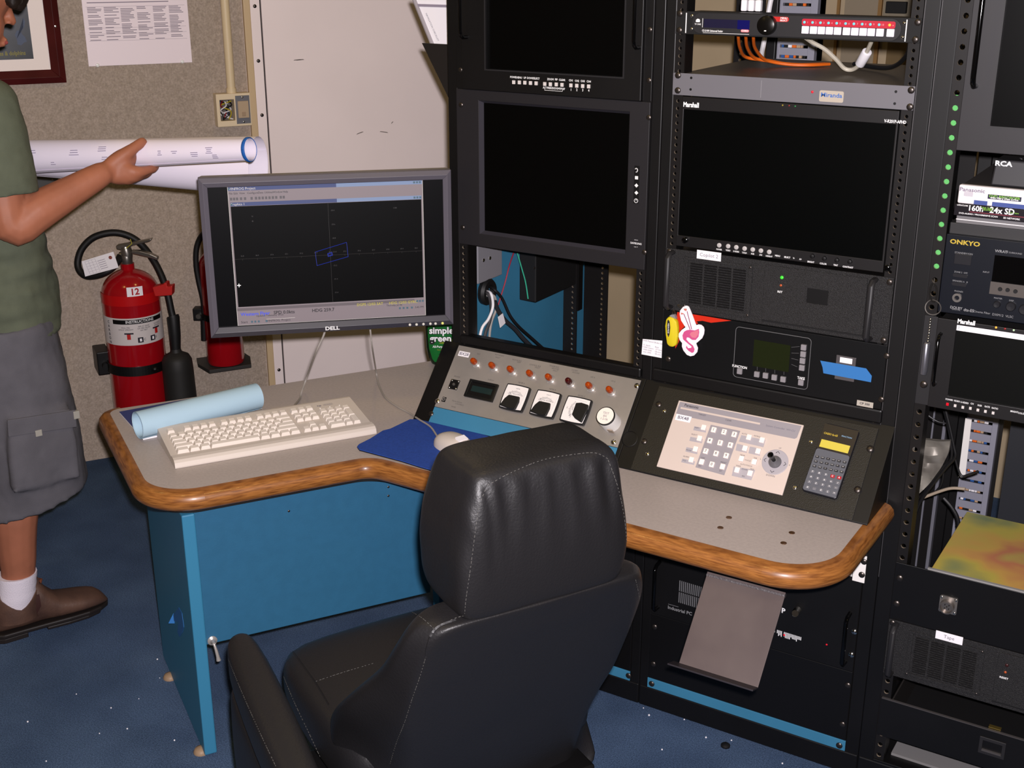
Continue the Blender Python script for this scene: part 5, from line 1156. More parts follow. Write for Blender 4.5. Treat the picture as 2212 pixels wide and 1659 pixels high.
BLAB = ['thick black cable dropping past the silvery bag to its lower tip', 'thinner black cable running beside the thick one past the silvery bag', 'short black cable reaching into a slot of the wire duct', 'thin black wire crossing above the silvery bag', 'tan cable running across to the wire duct in the open bay', 'heavy black cable curving down beside the plated lid', 'short black cable looping up under the silvery bag']
def r3p(X, Y, c): return RK.W(*q11(X, Y), c)
for i, (pts_, r_, m_) in enumerate(((((450, 640), (480, 760), (510, 900), (520, 980), (460, 1050), (380, 1150), (280, 1290), (240, 1400)), 0.0035, cable_black), (((440, 640), (470, 760), (495, 900), (490, 1000), (430, 1060), (340, 1180), (290, 1260)), 0.003, cable_black), (((520, 990), (560, 1105), (620, 1100), (680, 1078)), 0.0028, cable_black), (((330, 690), (400, 735), (470, 750)), 0.002, cable_black), (((300, 1260), (420, 1215), (500, 1195), (590, 1200)), 0.0035, mat('tan_cable', (176, 160, 140), 0.5)), (((440, 1260), (500, 1330), (540, 1420), (535, 1560), (500, 1659)), 0.005, cable_black), (((360, 1245), (420, 1180), (440, 1090), (430, 1020)), 0.003, cable_black))):
    cable(BLAB[i], 'bay_cable', m_, [r3p(X, Y, -0.22-0.02*i) for X, Y in pts_], r_, 8, 'cables in the open bay')
bb(RK, X3+0.09, X3+PW-0.08, 0.06, 1.9, -0.638, -0.630).obj('rear_panel', mat('rear_dark_panel', (40, 42, 48), 0.6), r3)
# chassis with yellow-plated lid
pz1 = face_z(*q12(305, 215), 0.004); pz0 = face_z(*q12(245, 606), 0.004)
t = thing('plated_chassis', 'black rack panel with round connector and rainbow-tinted plated lid', 'rack unit', (X3+0.24, 0.15, pz0))
bb(RK, X3, X3+PW, pz0, pz1, 0.0005, 0.004).obj('faceplate', mat('satin_black', (14, 13, 14), 0.4), t, 0.001)
zinc = bpy.data.materials.new('yellow_zinc_plate'); zinc.use_nodes = True
nt = zinc.node_tree; N = nt.nodes; L = nt.links; b_ = N['Principled BSDF']
b_.inputs['Metallic'].default_value = 0.25; b_.inputs['Roughness'].default_value = 0.38
tc = N.new('ShaderNodeTexCoord'); nn = N.new('ShaderNodeTexNoise'); nn.inputs['Scale'].default_value = 5.0; nn.inputs['Detail'].default_value = 3
L.new(tc.outputs['Object'], nn.inputs['Vector']); r_ = N.new('ShaderNodeValToRGB'); r_.color_ramp.elements[0].position = 0.3; r_.color_ramp.elements[1].position = 0.72
for i, (p_, c__) in enumerate(((0.3, (128, 146, 110)), (0.45, (206, 190, 92)), (0.55, (220, 176, 96)), (0.64, (206, 134, 100)), (0.72, (200, 176, 100)))):
    e = r_.color_ramp.elements[0] if i == 0 else (r_.color_ramp.elements[-1] if i == 4 else r_.color_ramp.elements.new(p_))
    e.color = [lin(x) for x in c__]+[1]
L.new(nn.outputs['Fac'], r_.inputs[0]); L.new(r_.outputs[0], b_.inputs['Base Color'])
cxa = face_x(*q12(520, 250), -0.01)
bb(RK, cxa, X3+PW-0.02, pz0+0.004, pz1-0.008, -0.34, 0.0003).obj('chassis_lid', zinc, t, 0.001)
bb(RK, cxa-0.002, cxa+0.2, pz1+0.0002, pz1+0.0035, -0.003, 0.0035).obj('lid_lip', mat('grey_edge', (160, 158, 156), 0.4), t)
x_, y_ = RK.px(*q12(648, 508), 0.004)
B().prism(RK, rrect(x_-0.0175, x_+0.0175, y_-0.0185, y_+0.0185, 0.003), 0.004, 0.007).obj('connector_flange', steel, t)
B().lathe(RK.P(x_-0.001, y_-0.001, 0.007), RK.n, [(0.0145, 0), (0.0145, 0.012), (0.012, 0.0125), (0.0115, 0.006), (0.0, 0.006)], 26).obj('connector_shell', mat('satin_steel', (150, 142, 136), 0.3, metal=0.8), t, smooth=True)
b = B()
for i, j in ((-1, 1), (1, 1), (-1, -1), (1, -1), (0, 0)): b.lathe(RK.P(x_-0.001+i*0.004, y_-0.001+j*0.004, 0.013), RK.n, [(0.0012, 0), (0.001, 0.0025)], 8)
b.obj('connector_pin', blackm, t)
for i, j in ((-1, 1), (1, 1), (1, -1), (-1, -1)): screw(RK, t, x_+i*0.0138, y_+j*0.0148, 0.007, BOLT, 0.5)
screws_px(RK, t, [q12(305, 323), q12(283, 502)], 0.004, None, 1.3)
pz = pz0
pc(X3, pz-0.134, pz-0.001, 'black crinkle-finish rack computer with white label, above the open drawer', 'Tape', q12(655, 738), q12(1060, 935), None, 'RESET')
# drawer
z1d = face_z(*q12(175, 1160), 0.004); z0d = face_z(*q12(190, 1435), 0.004)
t = thing('sliding_tray', 'black rack drawer standing slightly open with a square latch', 'drawer', (X3+0.24, 0.1, z0d))
bb(RK, X3+0.002, X3+PW-0.002, z0d, z1d, 0.0005, 0.005).obj('drawer_front', black, t, 0.001)
for x_ in (X3+0.024, X3+PW-0.027): bb(RK, x_, x_+0.003, z0d+0.004, z1d-0.001, -0.4, 0.0003).obj('drawer_side', mat('drawer_steel', (64, 60, 58), 0.4, metal=0.4), t)
bb(RK, X3+0.027, X3+PW-0.027, z0d+0.004, z0d+0.007, -0.4, 0.0003).obj('drawer_floor', blackm, t)
bb(RK, X3+0.004, X3+PW-0.004, z1d-0.0015, z1d+0.0003, 0.0, 0.0058).obj('drawer_edge', mat('worn_edge_grey', (96, 92, 92), 0.4, metal=0.4), t)
x_, y_ = RK.px(*q12(955, 1515), 0.005)
ringframe(RK, (x_-0.026, y_-0.020), (x_+0.026, y_+0.020), (x_-0.019, y_-0.012), (x_+0.019, y_+0.012), 0.005, 0.0075).obj('latch', charcoal, t, 0.001)
bb(RK, x_-0.019, x_+0.019, y_-0.012, y_-0.0085, 0.005, 0.0095).obj('latch_lip', mat('worn_edge_grey', (96, 92, 92), 0.4), t)
x_, y_ = RK.px(*q12(970, 1380), 0.005); bb(RK, x_-0.012, x_+0.012, z1d+0.0003, z1d+0.003, -0.012, -0.002).obj('strike_plate', mat('brass', (150, 130, 70), 0.35, metal=0.8), t)
tag(bb(RK, X3+0.03, X3+PW-0.03, 0.062, 0.068, -0.45, -0.03).obj('shelf_tray', mat('grey_tray', (136, 134, 134), 0.45)), 'grey metal tray on the floor of the rack under the drawer', 'tray')
bb(RK, X3, X3+PW, 0.0555, 0.062, -0.05, 0.004).obj('bottom_rail', black, r3, 0.001)
# ================================================================ the desk
def fillet(P0, P1, P2, r, n=8):
    p0, p1, p2 = V(P0), V(P1), V(P2)
    a = (p0-p1).normalized(); b = (p2-p1).normalized()
    th = a.angle(b); d = r/math.tan(th/2)
    s, e = p1+a*d, p1+b*d
    c = p1+(a+b).normalized()*(r/math.sin(th/2))
    out = []
    for i in range(n+1):
        t_ = i/n
        q_ = (s-c)*(math.sin((1-t_)*(PI-th))/math.sin(PI-th)) + (e-c)*(math.sin(t_*(PI-th))/math.sin(PI-th))
        out.append(c+q_)
    return out
v0, v1, v2, v3, v4, v5 = (-0.695, -0.44), (-0.718, -0.477), (-0.250, -0.771), (0.005, -0.3685), (1.036, -0.377), (1.036, -0.012)
f1 = fillet(v0, v1, v2, 0.03, 6); f2 = fillet(v1, v2, v3, 0.10, 12); f3 = fillet(v2, v3, v4, 0.07, 8); f4 = fillet(v3, v4, v5, 0.105, 12)
def lerp2(a, b, n): return [a+(b-a)*(i/n) for i in range(n+1)]
segs = [f1+lerp2(f1[-1], f2[0], 4)[1:], f2, lerp2(f2[-1], f3[0], 4), f3+[f3[-1]+V((0.04, 0))], None, f4, lerp2(f4[-1], V(v5), 3)]
segs[4] = lerp2(segs[3][-1], f4[0], 6)
path = []; marks = []
for s_ in segs:
    i0 = max(len(path)-1, 0)
    path += s_ if not path else s_[1:]
    marks.append((i0, len(path)-1))
nor = []
for i in range(len(path)):
    d = path[min(i+1, len(path)-1)]-path[max(i-1, 0)]
    nor.append(V((d.y, -d.x)).normalized())
desk = thing('corner_desk', 'angled grey-topped desk with oak rim and blue panels before the racks', 'desk', (-0.1, -0.3, 0))
prof = [(0.0, 0.0), (0.010, -0.0006), (0.020, -0.004), (0.027, -0.012), (0.0295, -0.023), (0.027, -0.034), (0.020, -0.042), (0.010, -0.0465), (0.0, -0.047)]
back = [V((1.036, -0.006)), V((-0.031, -0.006)), V((-0.031, 0.33)), V((-0.213, 0.33))]
B().prism(DK, [(p.x, p.y) for p in path+back], -0.047, 0.0).obj('worktop', laminate, desk)
inner = [p-n_*0.022 for p, n_ in zip(path, nor)]
B().prism(DK, [(p.x, p.y) for p in inner+[V((1.014, -0.03)), V((-0.031, -0.03)), V((-0.05, 0.30)), V((-0.21, 0.30))]], -0.066, -0.0472).obj('subframe', blackm, desk)
for i0, i1 in marks:
    rings_ = [[DK.P((path[i]+nor[i]*a).x, (path[i]+nor[i]*a).y, b_) for a, b_ in prof] for i in range(i0, i1+1)]
    o_ = B().rings(rings_, cap=True).obj('edge_trim', oak, desk, smooth=True)
w0_ = V((-0.22, -0.691, 0)); ZL = DT-0.066
LG = Fr(w0_, WD, (0, 0, 1))                 # n points from the desk front into the room
lg = bb(LG, -0.028, 0.0, 0.008, ZL, -0.467, 0.0).obj('leg_panel', mat('blue_edge_laminate', (60, 136, 174), 0.5), desk, 0.003)
LF = Fr(w0_-WD*0.028, -WN, (0, 0, 1))
for cc_ in (-0.03, -0.37):
    B().lathe(LG.P(-0.030, 0.0, cc_), (0, 0, 1), [(0.018, 0), (0.018, 0.003), (0.014, 0.010), (0.006, 0.013), (0.0, 0.0135)], 16).obj('foot_glide', mat('tan_plastic', (168, 140, 112), 0.5), desk, smooth=True)
q0 = zt(0, 1200, 3.615)
B().prism(LF, [LF.px(*q0(X, Y), 0.001) for X, Y in ((1325, 500), (1395, 405), (1420, 450), (1435, 560), (1425, 600), (1400, 635), (1385, 600), (1392, 520))], 0.0003, 0.0010).obj('tape_scrap', bluetape, desk, label='torn scrap of blue tape')
_p = LF.W(*q0(1345, 490), 0.004); _f = Fr(_p, (CAM-_p).cross(V((0, 0, 1)))*-1, (0, 0, 1))
B().prism(_f, [(-0.010, -0.012), (0.014, -0.016), (0.016, 0.018), (0.010, 0.024)], -0.0004, 0.0004).obj('tape_curl', bluetape, desk)
bb(LG, 0.0005, 0.545, 0.272, ZL, -0.048, -0.030).obj('modesty_panel', bluel, desk, 0.0015)
bb(Fr((0.085, 0, 0), (0, 1, 0), (0, 0, 1)), -0.235, -0.03, 0.10, ZL, -0.018, 0.0).obj('return_panel', bluel, desk, 0.0015)
a_, z_ = LG.px(455, 1392, -0.02)
k = B().lathe(LG.P(a_+0.006, z_+0.004, -0.029), LG.n, [(0.011, 0), (0.011, 0.003), (0.006, 0.006), (0.004, 0.014), (0.004, 0.018)], 16).obj('pull_knob', mat('pale_metal', (215, 208, 202), 0.25), desk, smooth=True)
B().tube([LG.P(a_+0.006, z_+0.004, -0.012), LG.P(a_+0.008, z_-0.008, -0.006), LG.P(a_+0.010, z_-0.024, -0.003), LG.P(a_+0.011, z_-0.034, -0.002)], [0.003, 0.0035, 0.004, 0.0055], 10).obj('pull_drop', mat('pale_metal', (215, 208, 202), 0.25), desk, smooth=True)
for x, y in ((839, 1052), (839, 1071), (624, 1104)):
    a_, z_ = LG.px(x, y, -0.03); screw(LG, desk, a_, z_, -0.0302, None, 0.5)
for X, Y in ((865, 1062), (797, 1143), (1366, 1183), (1300, 1265)):
    a_, b_ = DK.px(*q3(X, Y)); B().lathe(DK.P(a_, b_, 0.0), DK.n, [(0.0062, 0.0), (0.006, 0.0007), (0.0045, 0.0003), (0.0, 0.0002)], 14).obj('countersunk_screw', mat('brown_brass', (120, 84, 52), 0.35, metal=0.7), desk, smooth=True)

# ================================================================ things on the desk
qk = zt(220, 780, 3.16)
# blue folder
h_ = 0.006
FA, FB, FD = [DK.W(*qk(X, Y), h_) for X, Y in ((122, 345), (770, 225), (272, 520))]
fu = FB-FA; fv = FD-FA
FO = Fr(FA-DK.n*h_, fu, -(fv))
t = thing('blue_folder', 'dark blue folder lying on the desk under the rolled blue paper', 'folder', FO.P(0.1, -0.08, 0))
L1 = fu.length; L2 = abs(fv.dot(FO.v))
bb(FO, 0, L1, -L2*1.02, 0, 0.0005, h_-0.0012).obj('pages', paper, t)
bb(FO, -0.001, L1+0.001, -L2*1.02-0.001, 0.001, h_-0.0012, h_).obj('cover', mat('navy_cover', (52, 66, 132), 0.5), t, 0.0004)
# rolled pale blue paper
rr_ = 0.033
e0 = DK.W(*qk(298, 560), h_); e1 = DK.W(*qk(1118, 352), h_)
ax = (e1-e0); ax.z = 0; Lr = ax.length; ax.normalize(); pv = V((-ax.y, ax.x, 0))
e0 = e0 + pv*(rr_*0.75+0.010); 
def scroll(o, ax, side, r0, r1, L, turns, gap, m, name, parent, n=48, off=0.0, taper=None):
    """a spirally rolled sheet with thickness; r0, r1 radii at the two ends"""
    up = ax.cross(side).normalized(); b = B(); R = []
    th = 0.0006
    for k in range(n+1):
        a = 2*PI*turns*k/n+off
        R.append((a, -gap*k/n))
    vs = []
    for e, (pos, r) in enumerate(((0.0, r0), (L, r1))):
        for s_ in (0, 1):
            for a, g in R:
                rr2 = r+g-(th if s_ else 0)
                vs.append(o+ax*pos+(side*math.cos(a)+up*math.sin(a))*rr2)
    M_ = n+1; fs = []
    for k in range(n):
        fs += [(k, k+1, 2*M_+k+1, 2*M_+k), (M_+k, 3*M_+k, 3*M_+k+1, M_+k+1), (k, M_+k, M_+k+1, k+1), (2*M_+k, 2*M_+k+1, 3*M_+k+1, 3*M_+k)]
    fs += [(0, 2*M_, 3*M_, M_), (n, M_+n, 3*M_+n, 2*M_+n)]
    b.add(vs, fs)
    return b.obj(name, m, parent, smooth=True, sharp=60)
sc = scroll(e0+V((0, 0, rr_)), ax, pv, rr_, rr_, Lr, 2.4, 0.006, mat('pale_blue_paper', (178, 208, 226), 0.8), 'blue_paper_roll', None, 64, -2.2)
tag(sc, 'rolled sheet of pale blue paper lying behind the keyboard', 'paper roll')
# keyboard
tl = math.radians(5.5)
kfl = DK.W(*qk(500, 727), 0.004)
KB = Fr(kfl-DK.n*0.004, WD, WN*math.cos(tl)+V((0, 0, 1))*math.sin(tl))
KW, KD = 0.463, 0.196
t = thing('keyboard', 'beige computer keyboard with a full number pad on the grey desk', 'keyboard', KB.P(KW/2, KD/2, 0))
# body: wedge resting on the desk
lo = [KB.P(0, 0.0, 0.0), KB.P(KW, 0.0, 0.0), KB.P(KW, KD, 0.0), KB.P(0, KD, 0.0)]
lo2 = [V((p.x, p.y, DT+0.0005)) for p in lo]
pro = [(0.0, 0.004), (0.003, 0.012), (0.010, 0.0165), (0.020, 0.0175), (0.034, 0.0165), (0.038, 0.0125), (0.185, 0.0135), (0.193, 0.012), (0.196, 0.008)]
ringsk = []
for a in (0.0, KW):
    ringsk.append([V((KB.P(a, 0, 0).x, KB.P(a, 0, 0).y, DT+0.0005))]+[KB.P(a, y_, c_) for y_, c_ in pro]+[V((KB.P(a, KD, 0).x, KB.P(a, KD, 0).y, DT+0.0005))])
B().rings(ringsk, cap=True).obj('case', beige, t, 0.0008)
U_ = 0.01868; KC = {}
def key(a, v_, w=1.0, h=1.0):
    if (w, h) not in KC:
        W_ = w*U_/2-0.0004; H_ = h*0.0187/2-0.0004
        b = B().hexa([(-W_, -H_, 0), (W_, -H_, 0), (W_, H_, 0), (-W_, H_, 0)], [(-W_+0.0026, -H_+0.0018, 0.0085), (W_-0.0026, -H_+0.0018, 0.0085), (W_-0.0026, H_-0.0034, 0.0095), (-W_+0.0026, H_-0.0034, 0.0095)])
        KC[(w, h)] = b.mesh('key', 0.0008, bseg=1)
    inst('key', KC[(w, h)], keym, t, KB.mat(a, v_, 0.0128))
m0 = 0.0145
def row(v_, ws, a0=m0):
    a = a0
    for w_ in ws:
        if w_ < 0: a += -w_*U_; continue
        key(a+w_*U_/2, v_, w_); a += w_*U_
R_ = [0.0505+0.0187*i for i in range(5)]
row(R_[0], [1.5, -1.0+0.5, 1.25, -0.0001, 1.25, 6.5, 1.25, 1.25, 1.25, 1.25] if False else [1.5, 1.25, 1.25, 6.0, 1.25, 1.25, 1.25, 1.25])
row(R_[1], [2.25]+[1]*10+[2.75]); row(R_[2], [1.75]+[1]*11+[2.25]); row(R_[3], [1.5]+[1]*12+[1.5]); row(R_[4], [1]*13+[2])
rF = R_[4]+0.0265
row(rF, [1, -1, 1, 1, 1, 1, -0.5, 1, 1, 1, 1, -0.5, 1, 1, 1, 1])
n0 = m0+15*U_+0.0075
row(rF, [1, 1, 1], n0); row(R_[4], [1, 1, 1], n0); row(R_[3], [1, 1, 1], n0); row(R_[1], [-1, 1], n0); row(R_[0], [1, 1, 1], n0)
p0 = n0+3*U_+0.0075
for r_ in (R_[4], R_[3], R_[2], R_[1]): row(r_, [1, 1, 1], p0)
row(R_[0], [2, 1], p0); row(R_[4], [-3, 1], p0)
key(p0+3.5*U_, (R_[3]+R_[2])/2, 1.0, 2.0); key(p0+3.5*U_, (R_[1]+R_[0])/2, 1.0, 2.0)
text('brand_lettering', [('hp', p0+0.012, rF+0.012, 0.006, 1.2, 0.03), ('HEWLETT', p0+0.034, rF+0.014, 0.0034, 1.1), ('PACKARD', p0+0.034, rF+0.0095, 0.0034, 1.1)], KB, inkl, t, 0.0142)
for i in range(3): B().lathe(KB.P(p0+0.01+i*0.024, rF-0.002, 0.0135), KB.n, [(0.0018, 0), (0.0014, 0.0012)], 10).obj('lock_lamp', white, t, smooth=True)
# mouse pad and mouse
qm = zt(740, 860, 5.53)
pp = [DK.px(*qm(X, Y), 0.004) for X, Y in ((172, 575), (195, 548), (330, 480), (480, 385), (570, 362), (700, 300), (805, 250), (960, 252), (1200, 315), (1420, 375), (1650, 425), (1850, 490), (2010, 528), (2035, 550), (1860, 690), (1640, 800), (1420, 930), (1120, 872), (930, 818), (700, 745), (400, 665), (200, 612))]
t = thing('mouse_pad', 'blue cloth mouse pad with black underside on the grey desk', 'mouse pad', DK.P(0.1, -0.22, 0))
B().prism(DK, pp, 0.0003, 0.0022).obj('rubber_base', rubber, t)
B().prism(DK, pp, 0.0022, 0.0040).obj('cloth_top', mat('blue_cloth', (38, 78, 172), 0.9, var=0.12, vscale=220), t, 0.0008)
nose = DK.W(*qm(1165, 440), 0.02); tail = DK.W(*qm(1480, 625), 0.014)
md = tail-nose; md.z = 0; md.normalize(); ms = V((-md.y, md.x, 0))
mo = (nose+tail)/2; mo.z = DT+0.0042
t = thing('mouse', 'beige computer mouse with a small white label on the blue pad', 'mouse', mo)
rg = []
for i in range(13):
    s_ = -1+2*i/12.0
    if i == 0: s_ = -0.985
    if i == 12: s_ = 0.985
    hl = 0.0585*s_
    wd = 0.0325*math.sqrt(max(0.0, 1-abs(s_)**2.6))*(1.0 if s_ > 0 else 1-0.10*s_*s_)+0.0005
    ht = (0.014+0.020*math.sqrt(max(0, 1-(s_-0.15)**2)))*(1-0.5*max(0, abs(s_)-0.8)/0.2)
    r_ = []
    for k in range(20):
        a = 2*PI*k/20; cx_, sx_ = math.cos(a), math.sin(a)
        x_ = wd*abs(cx_)**0.75*(1 if cx_ > 0 else -1)
        z_ = ht*(abs(sx_)**0.8) if sx_ > 0 else 0.0
        r_.append(mo+md*hl+ms*x_+V((0, 0, z_)))
    rg.append(r_)
B().rings(rg).obj('shell', beige, t, smooth=True, sharp=60)
MFm = Fr(mo+md*0.032+V((0, 0, 0.0318)), ms*-1, md*-1+V((0, 0, 0.28)))
bb(MFm, -0.012, 0.012, -0.008, 0.008, -0.003, 0.0012).obj('paper_label', paper, t)
text('label_lettering', [('OPW', 0, 0, 0.007, 1.0, 0.01)], MFm, inkl, t, 0.0015)
B().tube([mo-md*0.0575+V((0, 0, 0.012)), mo-md*0.02+V((0, 0, 0.0325))], 0.0004, 4).obj('button_seam', cable_grey, t)

# ================================================================ desk monitor on an arm
MW, MH = 0.557, 0.364
MC = V((-0.187, -0.246, 1.084)); my = 0.7496
MF = Fr(MC, (math.cos(my), math.sin(my), 0), (0, 0, 1))
t = thing('desk_monitor', 'widescreen desk monitor in grey frame showing a dark plotting window', 'monitor', MF.P(0, -MH/2, -0.03))
qd = zt(400, 340, 3.6867)
cs = [MF.px(*qd(X, Y), 0.0) for X, Y in ((175, 228), (2062, 160), (2072, 1300), (248, 1358))]
ia0 = -MW/2+0.019; ia1 = MW/2-0.019; ib0 = -MH/2+0.024; ib1 = MH/2-0.021
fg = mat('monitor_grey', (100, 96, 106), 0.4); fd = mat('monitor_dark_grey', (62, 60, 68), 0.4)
def bevelframe(fr, O, I, c_out, c_in, m, nm, parent, sides):
    (A0, B0, A1, B1), (a0, b0, a1, b1) = O, I
    P = [[(A0, B0), (A1, B0), (a1, b0), (a0, b0)], [(A1, B0), (A1, B1), (a1, b1), (a1, b0)], [(A1, B1), (A0, B1), (a0, b1), (a1, b1)], [(A0, B1), (A0, B0), (a0, b0), (a0, b1)]]
    for k in sides:
        p = P[k]
        b = B()
        lo = [fr.P(*x, -0.02) for x in p]; mid = (((p[0][0]+p[3][0])/2, (p[0][1]+p[3][1])/2), ((p[1][0]+p[2][0])/2, (p[1][1]+p[2][1])/2))
        hi = [fr.P(*p[0], c_out), fr.P(*p[1], c_out), fr.P(*p[2], c_in), fr.P(*p[3], c_in)]
        hm = [fr.P(*mid[0], c_out+0.006), fr.P(*mid[1], c_out+0.006)]
        b.add(lo+hi+hm, [(3, 2, 1, 0), (0, 1, 5, 4), (2, 3, 7, 6), (4, 5, 9, 8), (8, 9, 6, 7), (0, 4, 8, 7, 3), (1, 2, 6, 9, 5)])
        b.obj(nm, m, parent, 0.0006)
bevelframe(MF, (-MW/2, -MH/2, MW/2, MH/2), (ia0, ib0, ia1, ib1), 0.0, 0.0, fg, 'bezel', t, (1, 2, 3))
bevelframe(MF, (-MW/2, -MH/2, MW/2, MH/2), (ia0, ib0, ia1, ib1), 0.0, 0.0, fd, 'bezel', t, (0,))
bb(MF, -MW/2+0.001, MW/2-0.001, -MH/2+0.001, MH/2-0.001, -0.045, -0.0205).obj('back_cover', mat('monitor_back_grey', (140, 132, 122), 0.5), t, 0.006)
bb(MF, -0.16, 0.16, -0.12, 0.12, -0.072, -0.0455).obj('back_bulge', mat('monitor_back_grey', (140, 132, 122), 0.5), t, 0.012)
scr = bb(MF, ia0+0.0002, ia1-0.0002, ib0+0.0002, ib1-0.0002, -0.0195, -0.004).obj('screen', mat('lcd_black', (6, 6, 9), 0.35, spec=0.12), t)
s4 = [MF.px(*qd(X, Y), -0.004) for X, Y in ((343, 240), (1893, 180), (1915, 1283), (412, 1352))]
A0 = (s4[0][0]+s4[3][0])/2; A1 = (s4[1][0]+s4[2][0])/2; B1 = (s4[0][1]+s4[1][1])/2; B0 = (s4[2][1]+s4[3][1])/2
B0 = max(B0, ib0+0.001)
def sp(x, y): return A0+(A1-A0)*x, B1+(B0-B1)*y
def glow(name, rgb, e): return mat(name, rgb, 0.5, emit=e)
uig = glow('ui_grey', (122, 112, 116), 0.55); uit = glow('ui_title_blue', (56, 68, 112), 0.4); uil = glow('ui_title_light', (116, 134, 166), 0.4); uib = mat('ui_black', (5, 5, 6), 0.4, spec=0.1); uiw = glow('ui_pale', (190, 186, 180), 0.6); uid = glow('ui_dim', (60, 58, 58), 0.5); uiblue = glow('ui_blue_line', (24, 44, 150), 0.6); uiy = glow('ui_yellow', (170, 160, 60), 0.6); uik = mat('ui_ink', (30, 28, 34), 0.6); uitxt = glow('ui_blue_text', (50, 70, 200), 0.7); uisc = glow('ui_mid_grey', (96, 88, 92), 0.5)
cs_ = -0.004
def ui(nm, m, x0, x1, y0, y1, k=1):
    (a, b_), (c, d) = sp(x0, y0), sp(x1, y1)
    return bb(MF, a, c, d, b_, cs_+0.0001, cs_+0.0002*k).obj(nm, m, scr)
ui('window_border', uiw, 0.0, 1.0, 0.0, 1.0, 1); ui('window_grey', uig, 0.002, 0.998, 0.0, 0.998, 2); ui('title_bar', uit, 0.003, 0.55, 0.0, 0.026, 3); ui('title_bar', uil, 0.55, 0.997, 0.0, 0.026, 3)
ui('child_title_bar', uit, 0.010, 0.55, 0.108, 0.134, 3); ui('child_title_bar', uil, 0.55, 0.992, 0.108, 0.134, 3)
ui('plot_area', uib, 0.010, 0.990, 0.136, 0.862, 4); ui('status_title', uisc, 0.003, 0.94, 0.872, 0.892, 3)
ui('task_button', uiw, 0.15, 0.30, 0.962, 0.964, 4)
its = [('WINFROG Project', 0.07, 0.013, 0.0058), ('Graphics 1', 0.045, 0.121, 0.0055)]
text('title_text', [(s_, *sp(x, y), h_, 0.95) for s_, x, y, h_ in its], MF, uiw, scr, cs_+0.0012)
text('menu_text', [(s_, *sp(x, 0.045), 0.0045, 0.95) for s_, x in (('File', 0.015), ('Edit', 0.04), ('View', 0.072), ('Configure', 0.125), ('Data', 0.165), ('Utilities', 0.205), ('Window', 0.25), ('Help', 0.29))]+[('Start', *sp(0.035, 0.976), 0.0055, 1), ('WINFROG. Project', *sp(0.21, 0.976), 0.005, 1), ('3:45 PM', *sp(0.965, 0.935), 0.0045, 1), ('Updated Telemetry WGS', *sp(0.17, 0.935), 0.0042, 1), ('Thursday Jul 06', *sp(0.83, 0.91), 0.0042, 1)], MF, uik, scr, cs_+0.0012)
b = B()
for i, x in enumerate((0.015, 0.03, 0.045, 0.065, 0.085, 0.118, 0.14, 0.157, 0.174, 0.191, 0.208, 0.225, 0.242, 0.265, 0.28)):
    a, b_ = sp(x, 0.083); b.box(MF, a-0.0024, a+0.0024, b_-0.003, b_+0.003, cs_+0.0003, cs_+0.0008)
b.obj('toolbar_icon', glow('ui_icon_grey', (84, 80, 84), 0.4), scr)
text('status_text', [('SPD 0.0kts', *sp(0.245, 0.918), 0.0078, 1, 0.012), ('HDG 259.7', *sp(0.45, 0.918), 0.0078, 1, 0.012)], MF, uik, scr, cs_+0.0012)
text('vessel_text', [('Western Flyer', *sp(0.095, 0.918), 0.008, 1, 0.012)], MF, uitxt, scr, cs_+0.0012)
text('alert_text', [('DGPS 12/03 SAT', *sp(0.70, 0.893), 0.0062, 1, 0.01), ('HDG 12/03 GYRO', *sp(0.88, 0.893), 0.0062, 1, 0.01)], MF, uiy, scr, cs_+0.0012)
b = B()
for (x0, y0), (x1, y1) in (((0.01, 0.512), (0.99, 0.512)), ((0.503, 0.14), (0.503, 0.86))): b.tube([MF.P(*sp(x0, y0), cs_+0.0009), MF.P(*sp(x1, y1), cs_+0.0009)], 0.00025, 4)
for i in range(13):
    x = 0.05+i*0.0755; b.tube([MF.P(*sp(x, 0.512), cs_+0.0009), MF.P(*sp(x, 0.522), cs_+0.0009)], 0.0002, 4)
b.obj('axis_line', uid, scr)
text('axis_text', [('%.1f' % (36.8+0.1*i), *sp(0.05+i*0.0755, 0.490), 0.003, 1) for i in range(13)]+[('%.1f' % (-20.4-0.2*i), *sp(0.525, 0.19+0.1*i), 0.003, 1) for i in range(7)]+[('1:50', *sp(0.85, 0.19), 0.0035, 1), ('N', *sp(0.115, 0.21), 0.003), ('+', *sp(0.115, 0.245), 0.006)], MF, uid, scr, cs_+0.0012)
b = B()
for pg in (((0.425, 0.485), (0.59, 0.425), (0.595, 0.53), (0.43, 0.585)), ((0.488, 0.50), (0.512, 0.492), (0.514, 0.515), (0.490, 0.523)), ((0.492, 0.503), (0.508, 0.497), (0.510, 0.512), (0.494, 0.518))):
    P_ = [MF.P(*sp(*p), cs_+0.0011) for p in pg]
    for i in range(4): b.tube([P_[i], P_[(i+1) % 4]], 0.0005, 4)
b.obj('vessel_outline', uiblue, scr)
text('cursor', [('+', *sp(0.022, 0.705), 0.012, 1, 0.01)], MF, glow('ui_white', (210, 210, 210), 0.8), scr, cs_+0.0012)
b = B()
for x, y in ((0.075, 0.976), (0.092, 0.976), (0.11, 0.976), (0.15, 0.976), (0.86, 0.935), (0.88, 0.935), (0.90, 0.935), (0.925, 0.935), (0.955, 0.888), (0.97, 0.888), (0.985, 0.888), (0.955, 0.012), (0.97, 0.012), (0.985, 0.012), (0.955, 0.121), (0.97, 0.121), (0.985, 0.121), (0.007, 0.012), (0.015, 0.121)):
    a, b_ = sp(x, y); bb(MF, a-0.0022, a+0.0022, b_-0.0022, b_+0.0022, cs_+0.0008, cs_+0.0014).obj('small_icon', glow('ui_icon_teal', (70, 96, 110), 0.4), scr)
